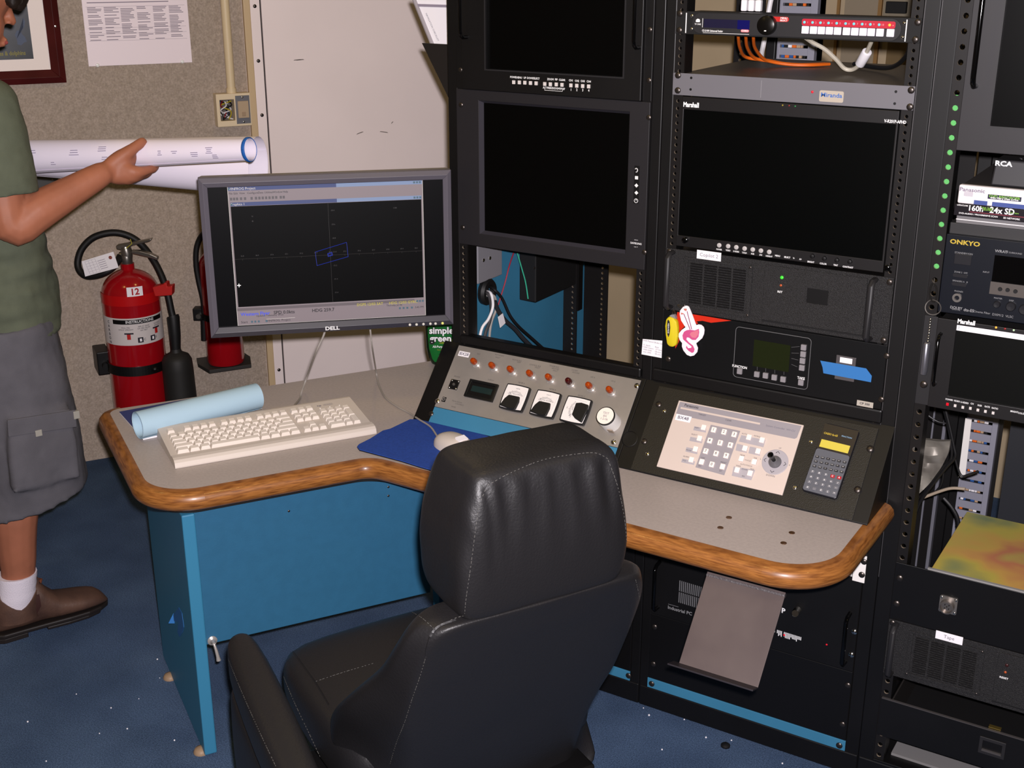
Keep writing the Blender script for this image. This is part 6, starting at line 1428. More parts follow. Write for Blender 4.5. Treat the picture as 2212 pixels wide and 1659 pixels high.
text('brand_lettering', [('DELL', *MF.px(*qd(1172, 1361), 0.006), 0.0085, 1.25, 0.03)], MF, wprint, t, 0.0064)
for X, Y in ((1790, 1333), (1843, 1331), (1898, 1328), (1953, 1325), (1994, 1324), (2050, 1321)):
    a, b_ = MF.px(*qd(X, Y), 0.006); inst('button', LEDM if False else B().lathe((0, 0, 0), (0, 0, 1), [(0.0032, 0), (0.0030, 0.0016), (0.0015, 0.0026)], 12).mesh('button', smooth=True), mat('yellow_green_lamp', (220, 220, 120), 0.4, emit=0.3) if X == 2050 else mat('silver_button', (214, 210, 200), 0.35), t, MF.mat(a, b_, 0.0052))
# arm from the rack side to the monitor back
t = thing('monitor_arm', 'grey jointed arm holding the desk monitor from the rack side', 'monitor arm', V((-0.06, 0.05, 1.0)))
armm = mat('arm_grey', (90, 88, 92), 0.4, metal=0.4)
bb(RK, -0.034, -0.0265, 1.00, 1.16, -0.06, -0.01).obj('wall_plate', armm, t, 0.002)
p1_ = V((-0.06, 0.035, 1.08)); p2_ = V((-0.13, 0.06, 1.08)); p3_ = MF.P(0, 0, -0.10)
B().cyl(V((-0.034, 0.035, 1.08)), p1_, 0.012).obj('stub', armm, t, smooth=True)
B().cyl(p1_-V((0, 0, 0.03)), p1_+V((0, 0, 0.03)), 0.016).obj('pivot', armm, t, smooth=True)
B().tube([p1_, p2_], 0.012, 10).obj('link', armm, t, smooth=True)
B().cyl(p2_-V((0, 0, 0.03)), p2_+V((0, 0, 0.03)), 0.016).obj('pivot', armm, t, smooth=True)
B().tube([p2_, p3_], 0.012, 10).obj('link', armm, t, smooth=True)
bb(MF, -0.05, 0.05, -0.05, 0.05, -0.079, -0.0725).obj('mount_plate', armm, t, 0.002)
B().tube([p3_, MF.P(0, 0, -0.078)], 0.016, 10).obj('tilt_head', armm, t, smooth=True)
# cables hanging from behind the monitor
def dk(x, y, c=0.003): return DK.W(x, y, c)
cable('grey keyboard cable hanging from behind the monitor to the keyboard', 'keyboard_cable', cable_grey, [MF.W(706, 690, -0.085), MF.W(700, 722, -0.085), MF.W(683, 760, -0.08), dk(664, 812, 0.045), dk(652, 845, 0.012), dk(647, 862, 0.003), KB.P(0.325, KD+0.004, 0.004), KB.P(0.325, KD-0.002, 0.006)], 0.0025)
cable('grey mouse cable trailing over the desk to the beige mouse', 'mouse_cable', cable_grey, [MF.W(798, 690, -0.09), MF.W(800, 714, -0.09), MF.W(804, 750, -0.085), dk(812, 800, 0.03), dk(818, 830, 0.004), dk(832, 858), dk(858, 878), dk(884, 892), dk(905, 906, 0.008), dk(930, 922, 0.012), mo-md*0.059+V((0, 0, 0.008)), mo-md*0.05+V((0, 0, 0.010))], 0.0022)
# spray bottle
bc = DK.W(955, 792, 0.0)
bx_ = V((c_r.x, c_r.y, 0)).normalized(); by_ = V((bx_.y, -bx_.x, 0))
bc = bc - by_*0.03 + bx_*0.006
t = thing('cleaner_bottle', 'green bottle of cleaner standing on the desk beside the rack', 'bottle', bc)
def sect(z, hw, hd, e=3.2, n=32):
    out = []
    for k in range(n):
        a = 2*PI*k/n; ca, sa = math.cos(a), math.sin(a)
        out.append(bc+bx_*(hw*abs(ca)**(2/e)*(1 if ca > 0 else -1))+by_*(hd*abs(sa)**(2/e)*(1 if sa > 0 else -1))+V((0, 0, z)))
    return out
lv = [(0.0005, 0.030, 0.022), (0.004, 0.036, 0.026), (0.02, 0.043, 0.029), (0.05, 0.049, 0.031), (0.09, 0.0505, 0.032), (0.15, 0.050, 0.032), (0.18, 0.044, 0.030), (0.20, 0.030, 0.024), (0.212, 0.016, 0.016), (0.225, 0.014, 0.014), (0.24, 0.014, 0.014)]
B().rings([sect(z, a, b_, 3.2 if z < 0.19 else 2.0) for z, a, b_ in lv]).obj('bottle_body', mat('dark_green_plastic', (18, 38, 20), 0.25), t, smooth=True, sharp=50)
lb = [(0.012, 0.026), (0.02, 0.032), (0.05, 0.040), (0.09, 0.0425), (0.14, 0.0425)]
b = B()
rg = []
for z, hw in lb:
    r_ = []
    full = [x for x in lv if x[0] <= z][-1]; nxt = [x for x in lv if x[0] >= z][0]
    f_ = 0 if nxt[0] == full[0] else (z-full[0])/(nxt[0]-full[0]); HW = full[1]+(nxt[1]-full[1])*f_; HD = full[2]+(nxt[2]-full[2])*f_
    for k in range(13):
        x = -hw+2*hw*k/12
        y = HD*(1-min(1, abs(x)/HW)**3.2)**(1/3.2)
        r_.append(bc+bx_*x+by_*(y+0.0006)+V((0, 0, z)))
    rg.append(r_)
b.rings(rg, cap=False, close=False)
b.obj('front_label', mat('label_green', (16, 110, 44), 0.35), t, smooth=True)
LBf = Fr(bc+by_*0.0335, bx_, (0, 0, 1))
B().prism(LBf, [(-0.012, 0.066), (0.036, 0.062), (0.030, 0.078), (-0.008, 0.080)], -0.0006, -0.0002).obj('label_flash', mat('label_lime', (126, 150, 40), 0.4), t)
text('label_shadow', [('simple', -0.006, 0.1015, 0.0185, 0.98, 0.085), ('green', -0.008, 0.0795, 0.0185, 0.98, 0.085)], LBf, black, t, 0.0002)
text('label_lettering', [('simple', -0.006, 0.102, 0.0185, 0.98, 0.03), ('green', -0.008, 0.080, 0.0185, 0.98, 0.03), ('All-Purpose Cleaner', 0.002, 0.0575, 0.0062, 0.9, 0.02), ('CLEANS ALL SURFACES', 0.004, 0.031, 0.0026)], LBf, wprint, t, 0.0008)
text('label_lettering', [('Non-Toxic Biodegradable', 0.004, 0.0485, 0.003, 1, 0.01)], LBf, mat('label_gold', (170, 150, 30), 0.4), t, 0.0006)
B().tube([LBf.P(0.008+0.011*math.cos(k*PI/10), 0.040+0.005*math.sin(k*PI/10), 0.0004) for k in range(21)], 0.0006, 5).obj('label_oval', mat('pale_green', (150, 210, 170), 0.5), t)
B().cyl(bc+V((0, 0, 0.238)), bc+V((0, 0, 0.262)), 0.017, seg=18).obj('sprayer_collar', white, t, 0.001, True)
sp_ = Fr(bc+V((0, 0, 0.262)), bx_, (0, 0, 1))
B().prism(sp_, [(-0.035, 0.012), (0.03, 0.0), (0.034, 0.016), (0.018, 0.036), (-0.028, 0.036), (-0.04, 0.03)], -0.011, 0.011).obj('sprayer_head', white, t, 0.004)
B().prism(sp_, [(-0.022, 0.012), (-0.014, 0.010), (-0.018, -0.018), (-0.030, -0.04), (-0.034, -0.038)], -0.006, 0.006).obj('trigger', white, t, 0.002)
# dark flap and paper holder on the side of rack one
cF = -0.10
fl = [RK.px(x, y, cF) for x, y in ((911, 93), (1000, 92), (1000, 365))]
fx = -0.0242
tp_ = [fl[0], (fx, fl[0][1]), (fx, RK.px(968, 272, cF)[1]-0.05)]
tag(B().prism(RK, tp_, cF-0.004, cF).obj('black_flap', mat('dark_brown_black', (30, 25, 22), 0.6), bevel=0.0005), 'black triangular flap fixed to the side of the monitor rack', 'flap')
cH = -0.16
hp = [RK.px(x, y, cH) for x, y in ((893, -8), (1010, -8), (1010, 110), (940, 108))]
t = thing('paper_holder', 'clear holder with white sheets on the rack side above black flap', 'paper holder', RK.P(hp[3][0], hp[3][1], cH))
B().prism(RK, [hp[0], (fx, hp[0][1]+0.02), (fx, hp[3][1]), hp[3]], cH-0.004, cH).obj('paper_stack', paper, t)
B().tube([RK.P(*hp[0], cH+0.002), RK.P(*hp[3], cH+0.002)], 0.005, 8).obj('edge_bar', mat('clear_grey_plastic', (180, 172, 176), 0.2), t, smooth=True)
b0_ = RK.px(930, 12, cH)[1]; bb(RK, RK.px(902, 12, cH)[0], fx, b0_-0.003, b0_+0.003, cH, cH+0.004).obj('cross_bar', mat('lilac_grey_plastic', (166, 156, 172), 0.3), t, 0.001)
pa = [RK.px(x, y, cH) for x, y in ((917, 27), (945, 90))]
text('edge_lettering', [('NAVIGATION CHECKLIST', (pa[0][0]+pa[1][0])/2+0.004, (pa[0][1]+pa[1][1])/2, 0.0045, 1, 0, math.atan2(pa[1][1]-pa[0][1], pa[1][0]-pa[0][0]))], RK, inkl, t, cH+0.0006)

# ================================================================ things on the carpeted wall
cherry = mat('cherry_wood', (84, 26, 26), 0.3, var=0.25, vscale=6, coat=0.3)
fa, fb = WL.px(144.5, 178.5, 0.02)
t = thing('framed_picture', 'framed dark picture with white mat in a cherry wood frame', 'picture', WL.P(fa-0.25, fb, 0.01))
FWd, FHt = 0.52, 0.62
bx0, bx1, by0, by1 = fa-FWd, fa, fb, fb+FHt
mw = WL.px(110, 150, 0.012)
fr_w = fa-mw[0]; fr_b = mw[1]-fb
for k, (p0_, p1_, p2_, p3_) in enumerate((((bx0, by0), (bx1, by0), (bx1-fr_w, by0+fr_b), (bx0+fr_w, by0+fr_b)), ((bx1, by0), (bx1, by1), (bx1-fr_w, by1-fr_b), (bx1-fr_w, by0+fr_b)), ((bx1, by1), (bx0, by1), (bx0+fr_w, by1-fr_b), (bx1-fr_w, by1-fr_b)), ((bx0, by1), (bx0, by0), (bx0+fr_w, by0+fr_b), (bx0+fr_w, by1-fr_b)))):
    b = B(); P_ = (p0_, p1_, p2_, p3_)
    lo = [WL.P(*p, 0.001) for p in P_]
    hi = [WL.P(*p0_, 0.018), WL.P(*p1_, 0.018), WL.P(*p2_, 0.014), WL.P(*p3_, 0.014)]
    mid0 = ((p0_[0]*0.55+p3_[0]*0.45), (p0_[1]*0.55+p3_[1]*0.45)); mid1 = ((p1_[0]*0.55+p2_[0]*0.45), (p1_[1]*0.55+p2_[1]*0.45))
    b.add(lo+hi+[WL.P(*mid0, 0.026), WL.P(*mid1, 0.026)], [(3, 2, 1, 0), (0, 1, 5, 4), (2, 3, 7, 6), (4, 5, 9, 8), (8, 9, 6, 7), (0, 4, 8, 7, 3), (1, 2, 6, 9, 5)])
    b.obj('frame_side', cherry, t, 0.001)
bb(WL, bx0+fr_w, bx1-fr_w, by0+fr_b, by1-fr_b, 0.001, 0.008).obj('mat_board', mat('mat_white', (246, 234, 228), 0.7), t)
pic = WL.px(73, 127, 0.009)
pm = mat('picture_print', (20, 26, 30), 0.3, rgb2=(44, 52, 66), vscale=9, detail=5)
bb(WL, bx0+fr_w+0.07, pic[0], pic[1], by1-fr_b-0.06, 0.008, 0.0086).obj('print', pm, t)
text('print_lettering', [('whales & dolphins', pic[0]-0.075, WL.px(40, 115, 0.009)[1], 0.013, 0.8, 0.02)], WL, mat('print_gold', (150, 140, 40), 0.5), t, 0.009)
text('print_lettering', [('of the deep ocean world', pic[0]-0.075, WL.px(40, 122, 0.009)[1], 0.006, 0.8)], WL, mat('print_dim_gold', (96, 92, 44), 0.5), t, 0.009)
b = B()
wp = [WL.px(x, y, 0.009) for x, y in ((50, 38), (54, 46), (52, 58), (46, 66), (36, 66), (32, 76), (36, 84), (38, 96), (46, 98), (52, 92), (58, 90), (54, 80), (48, 74), (44, 68), (50, 60))]
b.prism(WL, wp, 0.0086, 0.0089); b.obj('print_shape', mat('print_blue_grey', (74, 88, 116), 0.5), t)
B().lathe(WL.P(*WL.px(119.5, 57, 0.02), 0.022), WL.n, [(0.005, 0), (0.004, 0.003), (0, 0.0035)], 10).obj('frame_stud', chrome, t, smooth=True)
# notice sheet
c4 = [WL.px(x, y, 0.002) for x, y in ((192, 144.6), (415, 133.4))]
sa = (c4[0][0], c4[1][0]); sb = (c4[0][1]+c4[1][1])/2
t = thing('notice_sheet', 'white laminated notice with a printed table on the carpeted wall', 'notice', WL.P((sa[0]+sa[1])/2, sb, 0))
SHH = 0.30
bb(WL, sa[0], sa[1], sb, sb+SHH, 0.001, 0.0022).obj('sheet', mat('notice_paper', (246, 232, 238), 0.35), t)
b = B(); rr = random.Random(9); sw = sa[1]-sa[0]
zt0 = WL.px(300, 86, 0.002)[1]
for c in range(6):
    x0 = sa[0]+0.012+c*(sw-0.024)/6
    y = zt0+0.002
    while y < zt0+0.105:
        if rr.random() > 0.18: b.box(WL, x0+0.002, x0+0.002+rr.uniform(0.5, 0.92)*(sw-0.03)/6, y, y+0.0022, 0.0022, 0.0024)
        y += 0.0048
for y in (zt0+0.118, zt0+0.13, zt0+0.142, zt0+0.16, zt0+0.175): b.box(WL, sa[0]+0.015, sa[1]-rr.uniform(0.02, 0.1), y, y+0.0028, 0.0022, 0.0024)
b.obj('printed_table', mat('pale_grey_ink', (160, 150, 166), 0.8), t, kind='stuff')
b = B()
for y in (zt0, zt0+0.022, zt0+0.04, zt0+0.107): b.box(WL, sa[0]+0.010, sa[1]-0.010, y-0.0003, y+0.0003, 0.0022, 0.0024)
b.obj('table_rule', mat('pale_grey_ink', (160, 150, 166), 0.8), t)
for x, y in ((211, 141), (394, 133)):
    a_, b_ = WL.px(x, y, 0.003); B().lathe(WL.P(a_, b_, 0.0022), WL.n, [(0.0065, 0), (0.005, 0.003), (0.0, 0.004)], 10).obj('push_pin', mat('clear_pin', (240, 240, 236), 0.1), t, smooth=True)
# conduit and switch box
ca, cb_ = WL.px(500.5, 203, 0.02)
t = thing('conduit', 'cream metal conduit running down the carpeted wall to the switch box', 'conduit', WL.P(ca, cb_, 0.02))
B().cyl(WL.P(ca, cb_, 0.018), WL.P(ca, CH-0.002, 0.018), 0.0145, seg=16).obj('pipe', mat('cream_conduit', (234, 212, 172), 0.45), t, smooth=True)
B().cyl(WL.P(ca, cb_+0.001, 0.018), WL.P(ca, cb_+0.02, 0.018), 0.017, seg=16).obj('coupling', mat('cream_conduit', (234, 212, 172), 0.45), t, smooth=True)
c4 = [WL.px(x, y, 0.04) for x, y in ((466.5, 204), (534, 200), (539, 271), (470, 275))]
a0 = (c4[0][0]+c4[3][0])/2; a1 = ua-0.003; b1 = (c4[0][1]+c4[1][1])/2; b0 = (c4[2][1]+c4[3][1])/2
t = thing('switch_box', 'cream open switch box with loose wires and one switch on wall', 'switch box', WL.P((a0+a1)/2, b0, 0))
cb2 = mat('cream_box', (236, 216, 182), 0.5)
am = a0+(a1-a0)*0.52
ringframe(WL, (a0, b0), (a1, b1), (a0+0.012, b0+0.02), (am, b1-0.02), 0.0, 0.042).obj('box_frame', cb2, t, 0.002)
bb(WL, a0+0.012, am, b0+0.02, b1-0.02, 0.0, 0.006).obj('box_back', mat('box_inner', (110, 100, 96), 0.6), t)
b0s, b1s = b0+0.008, b1-0.008
bb(WL, am+0.004, a1-0.004, b0s, b1s, 0.042, 0.0445).obj('metal_strap', mat('zinc_strap', (150, 150, 156), 0.35, metal=0.6), t, 0.0006)
bb(WL, am+0.010, a1-0.010, b0+0.028, b1-0.026, 0.0445, 0.051).obj('switch_body', mat('tan_switch', (206, 180, 148), 0.45), t, 0.001)
bb(WL, (am+a1)/2-0.006, (am+a1)/2+0.006, b0+0.034, b0+0.048, 0.051, 0.054).obj('switch_toggle', mat('tan_toggle', (186, 158, 128), 0.45), t, 0.001)
for y in (b0s+0.006, b1s-0.006): screw(WL, t, (am+a1)/2, y, 0.0445, BOLT, 0.7)
for i, (m_, s_) in enumerate(((cable_black, 1), (cable_white, 2), (mat('wire_red', (150, 30, 40), 0.5), 3), (cable_black, 4), (mat('wire_yellow', (200, 180, 40), 0.5), 5), (cable_white, 6), (mat('wire_blue_grey', (80, 90, 120), 0.5), 7), (cable_black, 8))):
    rr = random.Random(s_); P_ = [WL.P(a0+0.016+rr.random()*(am-a0-0.02), b0+0.024+(b1-b0-0.05)*k/4, 0.012+rr.random()*0.025) for k in range(5)]
    B().tube(spline(P_, 4), 0.0022, 6).obj('loose_wire', m_, t, smooth=True)
# small dark wall box left of the extinguisher
a0, b0 = WL.px(48, 412, 0.05); a1, b1 = WL.px(125, 378, 0.05)
t = thing('wall_box', 'small dark box with a white label on the carpeted wall', 'wall box', WL.P((a0+a1)/2, b0, 0))
bb(WL, a0-0.03, a1, b0, b1+0.03, 0.0005, 0.05).obj('case', mat('charcoal_box', (66, 66, 66), 0.5), t, 0.004)
x_, y_ = WL.px(66, 389, 0.05); bb(WL, x_-0.014, x_+0.014, y_-0.006, y_+0.006, 0.05, 0.0508).obj('paper_label', paper, t)
for x, y in ((113, 388), (117, 396)): inst('indicator_lamp', led(mat('grey_led', (120, 120, 120), 0.4)), None, t, WL.mat(*WL.px(x, y, 0.05), 0.05))
# ---------------------------------------------------------------- fire extinguishers
chrome2 = mat('dull_chrome', (170, 164, 156), 0.3, metal=0.9)
def wrap(name, items, o, r, m, parent, ang0):
    """lettering bent around a vertical cylinder; a is arc length from ang0, b height above o"""
    b = B()
    for it in items:
        s, a, bb_, h = it[:4]; sx = it[4] if len(it) > 4 else 1.0; bo = it[5] if len(it) > 5 else 0.0
        vs, fs = text_mesh(s, bo); k = h/0.72
        P_ = []
        for p in vs:
            an = ang0+(a+p.x*k*sx)/r
            P_.append(o+V((math.cos(an)*r, math.sin(an)*r, bb_+p.y*k)))
        b.add(P_, fs)
    me = bpy.data.meshes.new(name); me.from_pydata([tuple(p) for p in b.v], [], b.f)
    return link(name, me, m, parent)
def curved(o, r0, r1, z0, z1, an0, an1, n=20):
    b = B(); R = []
    rg = []
    for k in range(n+1):
        an = an0+(an1-an0)*k/n; d = V((math.cos(an), math.sin(an), 0))
        rg.append([o+d*r0+V((0, 0, z0)), o+d*r1+V((0, 0, z0)), o+d*r1+V((0, 0, z1)), o+d*r0+V((0, 0, z1))])
    return B().rings(rg)
cE = 0.125
ea = WL.px(289, 700, cE)[0]
zsh = WL.px(285, 634, cE)[1]; ztop = WL.px(270, 583, cE)[1]; 
RE = 0.096
eo = WL.P(ea, 0, cE)
t = thing('fire_extinguisher', 'large red fire extinguisher with white instruction band and number 12', 'extinguisher', eo+V((0, 0, 0.06)))
zb_ = 0.07
prf = [(0.05, zb_), (RE-0.004, zb_+0.002), (RE, zb_+0.012)]+[(RE, zsh)]
for k in range(1, 9):
    an = k/8*1.3; prf.append((RE*math.cos(an), zsh+(ztop-zsh)*math.sin(an)/math.sin(1.3)))
prf += [(0.0225, ztop+0.002), (0.0225, ztop+0.022), (0.0, ztop+0.022)]
B().lathe(eo, (0, 0, 1), prf, 48).obj('cylinder', red, t, smooth=True, sharp=50)
tocam = (CAM-eo); ang = math.atan2(tocam.y, tocam.x)
lz1 = WL.px(290, 693, cE-0.08)[1]; lz0 = WL.px(300, 745, cE-0.08)[1]
def zface(x, y):
    # height on the extinguisher's near surface
    f = Fr(eo+V((math.cos(ang), math.sin(ang), 0))*RE, c_r, (0, 0, 1)); return f.px(x, y)[1]
lz1 = zface(286, 688); lz0 = zface(292, 746)
curved(eo, RE, RE+0.0006, lz0, lz1, ang-1.45, ang+1.6).obj('label_band', mat('label_white', (216, 208, 206), 0.4), t, smooth=True)
curved(eo, RE+0.0006, RE+0.001, lz1-0.020, lz1-0.005, ang-0.75, ang+1.15).obj('label_bar', black, t, smooth=True)
wrap('label_lettering', [('INSTRUCTIONS', 0.022, lz1-0.0125, 0.0095, 1.05, 0.02)], eo, RE+0.0016, wprint, t, ang)
hl = lz1-lz0
wrap('label_lettering', [(ch_, -0.094, lz1-0.016-i*hl*0.15, 0.0095, 1, 0.02) for i, ch_ in enumerate('CARBON')]+[('PULL PIN', -0.028, lz1-0.032, 0.005), ('HOLD UPRIGHT', -0.028, lz1-0.039, 0.005), ('AIM AT BASE', 0.032, lz1-0.030, 0.005), ('OF FIRE FROM', 0.032, lz1-0.037, 0.005), ('SIX FEET', 0.032, lz1-0.044, 0.005), ('SQUEEZE', 0.085, lz1-0.030, 0.005), ('HANDLE', 0.085, lz1-0.037, 0.005)], eo, RE+0.0012, ink, t, ang)
for aa, h0 in ((-0.020, 0.055), (0.078, 0.047)):
    curved(eo, RE+0.0006, RE+0.0011, lz1-h0-0.018, lz1-h0, ang+(aa-0.006)/RE, ang+(aa+0.006)/RE, 4).obj('label_pictogram', redm, t)
    curved(eo, RE+0.0006, RE+0.0011, lz1-h0, lz1-h0+0.005, ang+(aa-0.014)/RE, ang+(aa+0.016)/RE, 6).obj('label_pictogram', ink, t)
for aa in (0.018, 0.062):
    curved(eo, RE+0.0006, RE+0.0011, lz0+0.008, lz0+0.026, ang+(aa-0.010)/RE, ang+(aa+0.008)/RE, 4).obj('label_square', ink, t)
    curved(eo, RE+0.0011, RE+0.0014, lz0+0.012, lz0+0.022, ang+(aa-0.004)/RE, ang+(aa+0.003)/RE, 4).obj('label_mark', paper, t)
for it_ in (('B', 0.075, lz0+0.017, 0.008), ('C', 0.032, lz0+0.017, 0.008)): wrap('label_lettering', [it_], eo, RE+0.0012, ink, t, ang)
nz = zface(292, 631)
curved(eo, RE, RE+0.0008, nz-0.016, nz+0.016, ang-0.12, ang+0.42, 8).obj('number_sticker', paper, t)
wrap('number_lettering', [('12', 0.014, nz-0.001, 0.022, 1.0, 0.03)], eo, RE+0.0012, mat('number_red', (196, 30, 40), 0.5), t, ang)
curved(eo, RE, RE+0.0006, zface(285, 662), zface(285, 640), ang-1.6, ang+1.6).obj('red_band', mat('bright_red', (206, 20, 24), 0.3), t, smooth=True)
FE = Fr(eo, c_r, (0, 0, 1))
def e(x, y, c=0.0): return FE.W(x, y, c)
qe = zt(150, 490, 4.148)
def ez(X, Y, c=0.0): return FE.W(*qe(X, Y), c)
B().cyl(eo+V((0, 0, ztop+0.0205)), eo+V((0, 0, ztop+0.052)), 0.019, seg=18).obj('valve_collar', chrome2, t, 0.002, True)
B().tube([ez(520, 290), ez(515, 230), ez(500, 175)], [0.017, 0.020, 0.016], 14).obj('valve_body', chrome2, t, smooth=True)
B().tube([ez(520, 250), ez(450, 250)], 0.010, 12).obj('hose_port', chrome2, t, smooth=True)
B().prism(FE, [FE.px(*qe(X, Y)) for X, Y in ((425, 160), (480, 150), (720, 105), (745, 100), (730, 125), (580, 160), (480, 205), (430, 195))], -0.012, 0.012).obj('top_lever', chrome2, t, 0.003)
B().prism(FE, [FE.px(*qe(X, Y)) for X, Y in ((560, 205), (640, 210), (730, 235), (795, 265), (795, 295), (760, 280), (650, 255), (565, 235))], -0.011, 0.011).obj('carry_handle', chrome2, t, 0.003)
B().tube([ez(545, 110, 0.014), ez(560, 150, 0.016), ez(500, 200, 0.016)], 0.0012, 6).obj('seal_cord', mat('yellow_cord', (200, 190, 40), 0.5), t)
hs = [ez(455, 262, 0.0), ez(420, 330, 0.03), ez(350, 395, 0.05), ez(250, 435, 0.05), ez(150, 440, 0.04), ez(90, 390, 0.03), ez(75, 310, 0.02), ez(110, 200, 0.01), ez(200, 105, 0.0), ez(320, 60, -0.01), ez(440, 55, -0.02), ez(560, 95, -0.03), ez(660, 175, -0.03), ez(760, 310, -0.01), ez(830, 450, 0.01), ez(880, 600, 0.03), ez(915, 760, 0.04), ez(935, 830, 0.045)]
B().tube(spline(hs, 6), 0.0115, 12).obj('hose', rubber, t, smooth=True)
B().tube([ez(925, 795, 0.044), ez(930, 810, 0.045), ez(945, 970, 0.048), ez(952, 1100, 0.05)], [0.02, 0.021, 0.0195, 0.017], 14).obj('horn_grip', rubber, t, smooth=True)
hb = ez(955, 1120, 0.05); 
B().lathe(V((hb.x, hb.y, hb.z)), (0.02, 0.0, -1), [(0.016, -0.015), (0.02, 0.0), (0.042, 0.012), (0.050, 0.028), (0.052, 0.06), (0.055, 0.36), (0.050, 0.36), (0.045, 0.05)], 28, cap=False).obj('discharge_horn', mat('horn_black', (34, 33, 32), 0.6), t, smooth=True)
B().prism(FE, [FE.px(*qe(X, Y), 0.03) for X, Y in ((755, 530), (850, 505), (860, 490), (885, 490), (890, 525), (935, 515), (932, 600), (780, 612))], 0.012, 0.05).obj('hose_clip', redm, t, 0.003)
tg = [FE.px(*qe(X, Y), 0.035) for X, Y in ((135, 290), (418, 203), (465, 345), (168, 425))]
tg_ = B().prism(FE, tg, 0.064, 0.0655).obj('inspection_tag', paper, t)
tgr = math.atan2(tg[1][1]-tg[0][1], tg[1][0]-tg[0][0])
TGF = Fr(FE.P((tg[0][0]+tg[2][0])/2, (tg[0][1]+tg[2][1])/2, 0.0655), FE.u*math.cos(tgr)+FE.v*math.sin(tgr), FE.v*math.cos(tgr)-FE.u*math.sin(tgr))
b = B()
for k in range(6): b.box(TGF, -0.045, -0.008, -0.022+k*0.009, -0.0215+k*0.009, 0, 0.0003)
for k in range(4): b.box(TGF, -0.045+k*0.012, -0.0445+k*0.012, -0.022, 0.023, 0, 0.0003)
for k in range(5): b.box(TGF, -0.004, 0.022, -0.016+k*0.007, -0.0145+k*0.007, 0, 0.0003)
b.obj('tag_grid', mat('pale_grey_ink', (160, 150, 166), 0.8), tg_)
B().lathe(TGF.P(0.042, 0.012, 0), TGF.n, [(0.006, 0), (0.006, 0.0006)], 12).obj('tag_eyelet', mat('eyelet_red', (150, 80, 70), 0.5), tg_)
# bracket
t2_ = thing('extinguisher_bracket', 'black strap bracket holding the large numbered extinguisher to the wall', 'bracket', WL.P(ea, 0.2, 0))
sz1 = zface(300, 792); sz0 = zface(300, 812)
curved(eo, RE+0.001, RE+0.005, sz0, sz1, ang-2.0, ang+2.0, 40).obj('strap', black, t2_, 0.0006)
bb(WL, ea-0.055, ea+0.055, 0.25, zface(290, 705), 0.0005, 0.022).obj('back_bar', black, t2_, 0.002)
bb(WL, ea-0.13, ea-0.085, sz0-0.02, sz1+0.03, 0.0005, 0.10).obj('clamp_block', black, t2_, 0.004)
B().tube([WL.P(ea-0.105, (sz0+sz1)/2, 0.10), WL.P(ea-0.105, (sz0+sz1)/2, 0.125)], 0.012, 10).obj('clamp_bolt', black, t2_, smooth=True)
x_ = eo+V((math.cos(ang+0.55), math.sin(ang+0.55), 0))*(RE+0.005); B().ball(x_+V((0, 0, (sz0+sz1)/2)), 0.012, 10, 6, (1, 1, 0.8)).obj('strap_buckle', black, t2_, smooth=True)
bb(WL, ea-0.06, ea+0.06, 0.045, 0.065, 0.0005, 0.23).obj('foot_shelf', black, t2_, 0.002)
# second, smaller extinguisher behind the desk monitor
cE2 = 0.10
e2a = WL.px(487, 760, cE2)[0]; e2 = WL.P(e2a, 0, cE2); R2_ = 0.066
z0e = WL.px(487, 782, cE2-0.0)[1]
t = thing('fire_extinguisher', 'smaller red fire extinguisher mostly hidden behind the desk monitor', 'extinguisher', e2+V((0, 0, z0e)))
prf = [(0.03, z0e), (R2_-0.004, z0e+0.002), (R2_, z0e+0.012), (R2_, z0e+0.36)]+[(R2_*math.cos(k/8*1.2), z0e+0.36+0.06*math.sin(k/8*1.2)) for k in range(1, 9)]+[(0.018, z0e+0.44), (0.0, z0e+0.44)]
B().lathe(e2, (0, 0, 1), prf, 36).obj('cylinder', red, t, smooth=True, sharp=50)
B().cyl(e2+V((0, 0, z0e+0.438)), e2+V((0, 0, z0e+0.50)), 0.018, seg=14).obj('valve', chrome2, t, 0.002, True)
F2 = Fr(e2, c_r, (0, 0, 1))
B().prism(F2, [(-0.02, z0e+0.50), (0.11, z0e+0.53), (0.11, z0e+0.54), (-0.02, z0e+0.52)], -0.01, 0.01).obj('lever', chrome2, t, 0.002)
hs = [F2.P(-0.015, z0e+0.47, 0.0), F2.W(446, 500, 0.02), F2.W(432, 515, 0.02), F2.W(424, 540, 0.02), F2.W(424, 575, 0.02), F2.W(430, 610, 0.02), F2.W(438, 645, 0.02), F2.W(441, 675, 0.02), F2.W(442, 700, 0.02)]
B().tube(spline(hs, 5), 0.010, 10).obj('hose', rubber, t, smooth=True)
B().tube([F2.W(441, 690, 0.02), F2.W(441, 735, 0.02)], [0.013, 0.011], 12).obj('nozzle', rubber, t, smooth=True)
t2_ = thing('extinguisher_bracket', 'black clamp bracket of the smaller extinguisher behind the monitor', 'bracket', WL.P(e2a, z0e, 0))
bb(WL, e2a-0.03, e2a+0.03, z0e-0.01, z0e+0.30, 0.0005, 0.026).obj('back_bar', black, t2_, 0.002)
B().prism(Fr((e2.x, e2.y, z0e-0.014), WL.u, WL.n*-1), [(-0.075, -0.06), (0.075, -0.06), (0.095, 0.03), (0.085, 0.098), (-0.085, 0.098), (-0.095, 0.03)], 0.0, 0.012).obj('foot_shelf', mat('grey_black_bracket', (58, 56, 54), 0.5), t2_, 0.001)
p_ = F2.px(428, 690, 0.0)
bb(F2, p_[0]-0.012, p_[0]+0.03, p_[1], p_[1]+0.045, -0.02, 0.02).obj('clamp_block', black, t2_, 0.003)
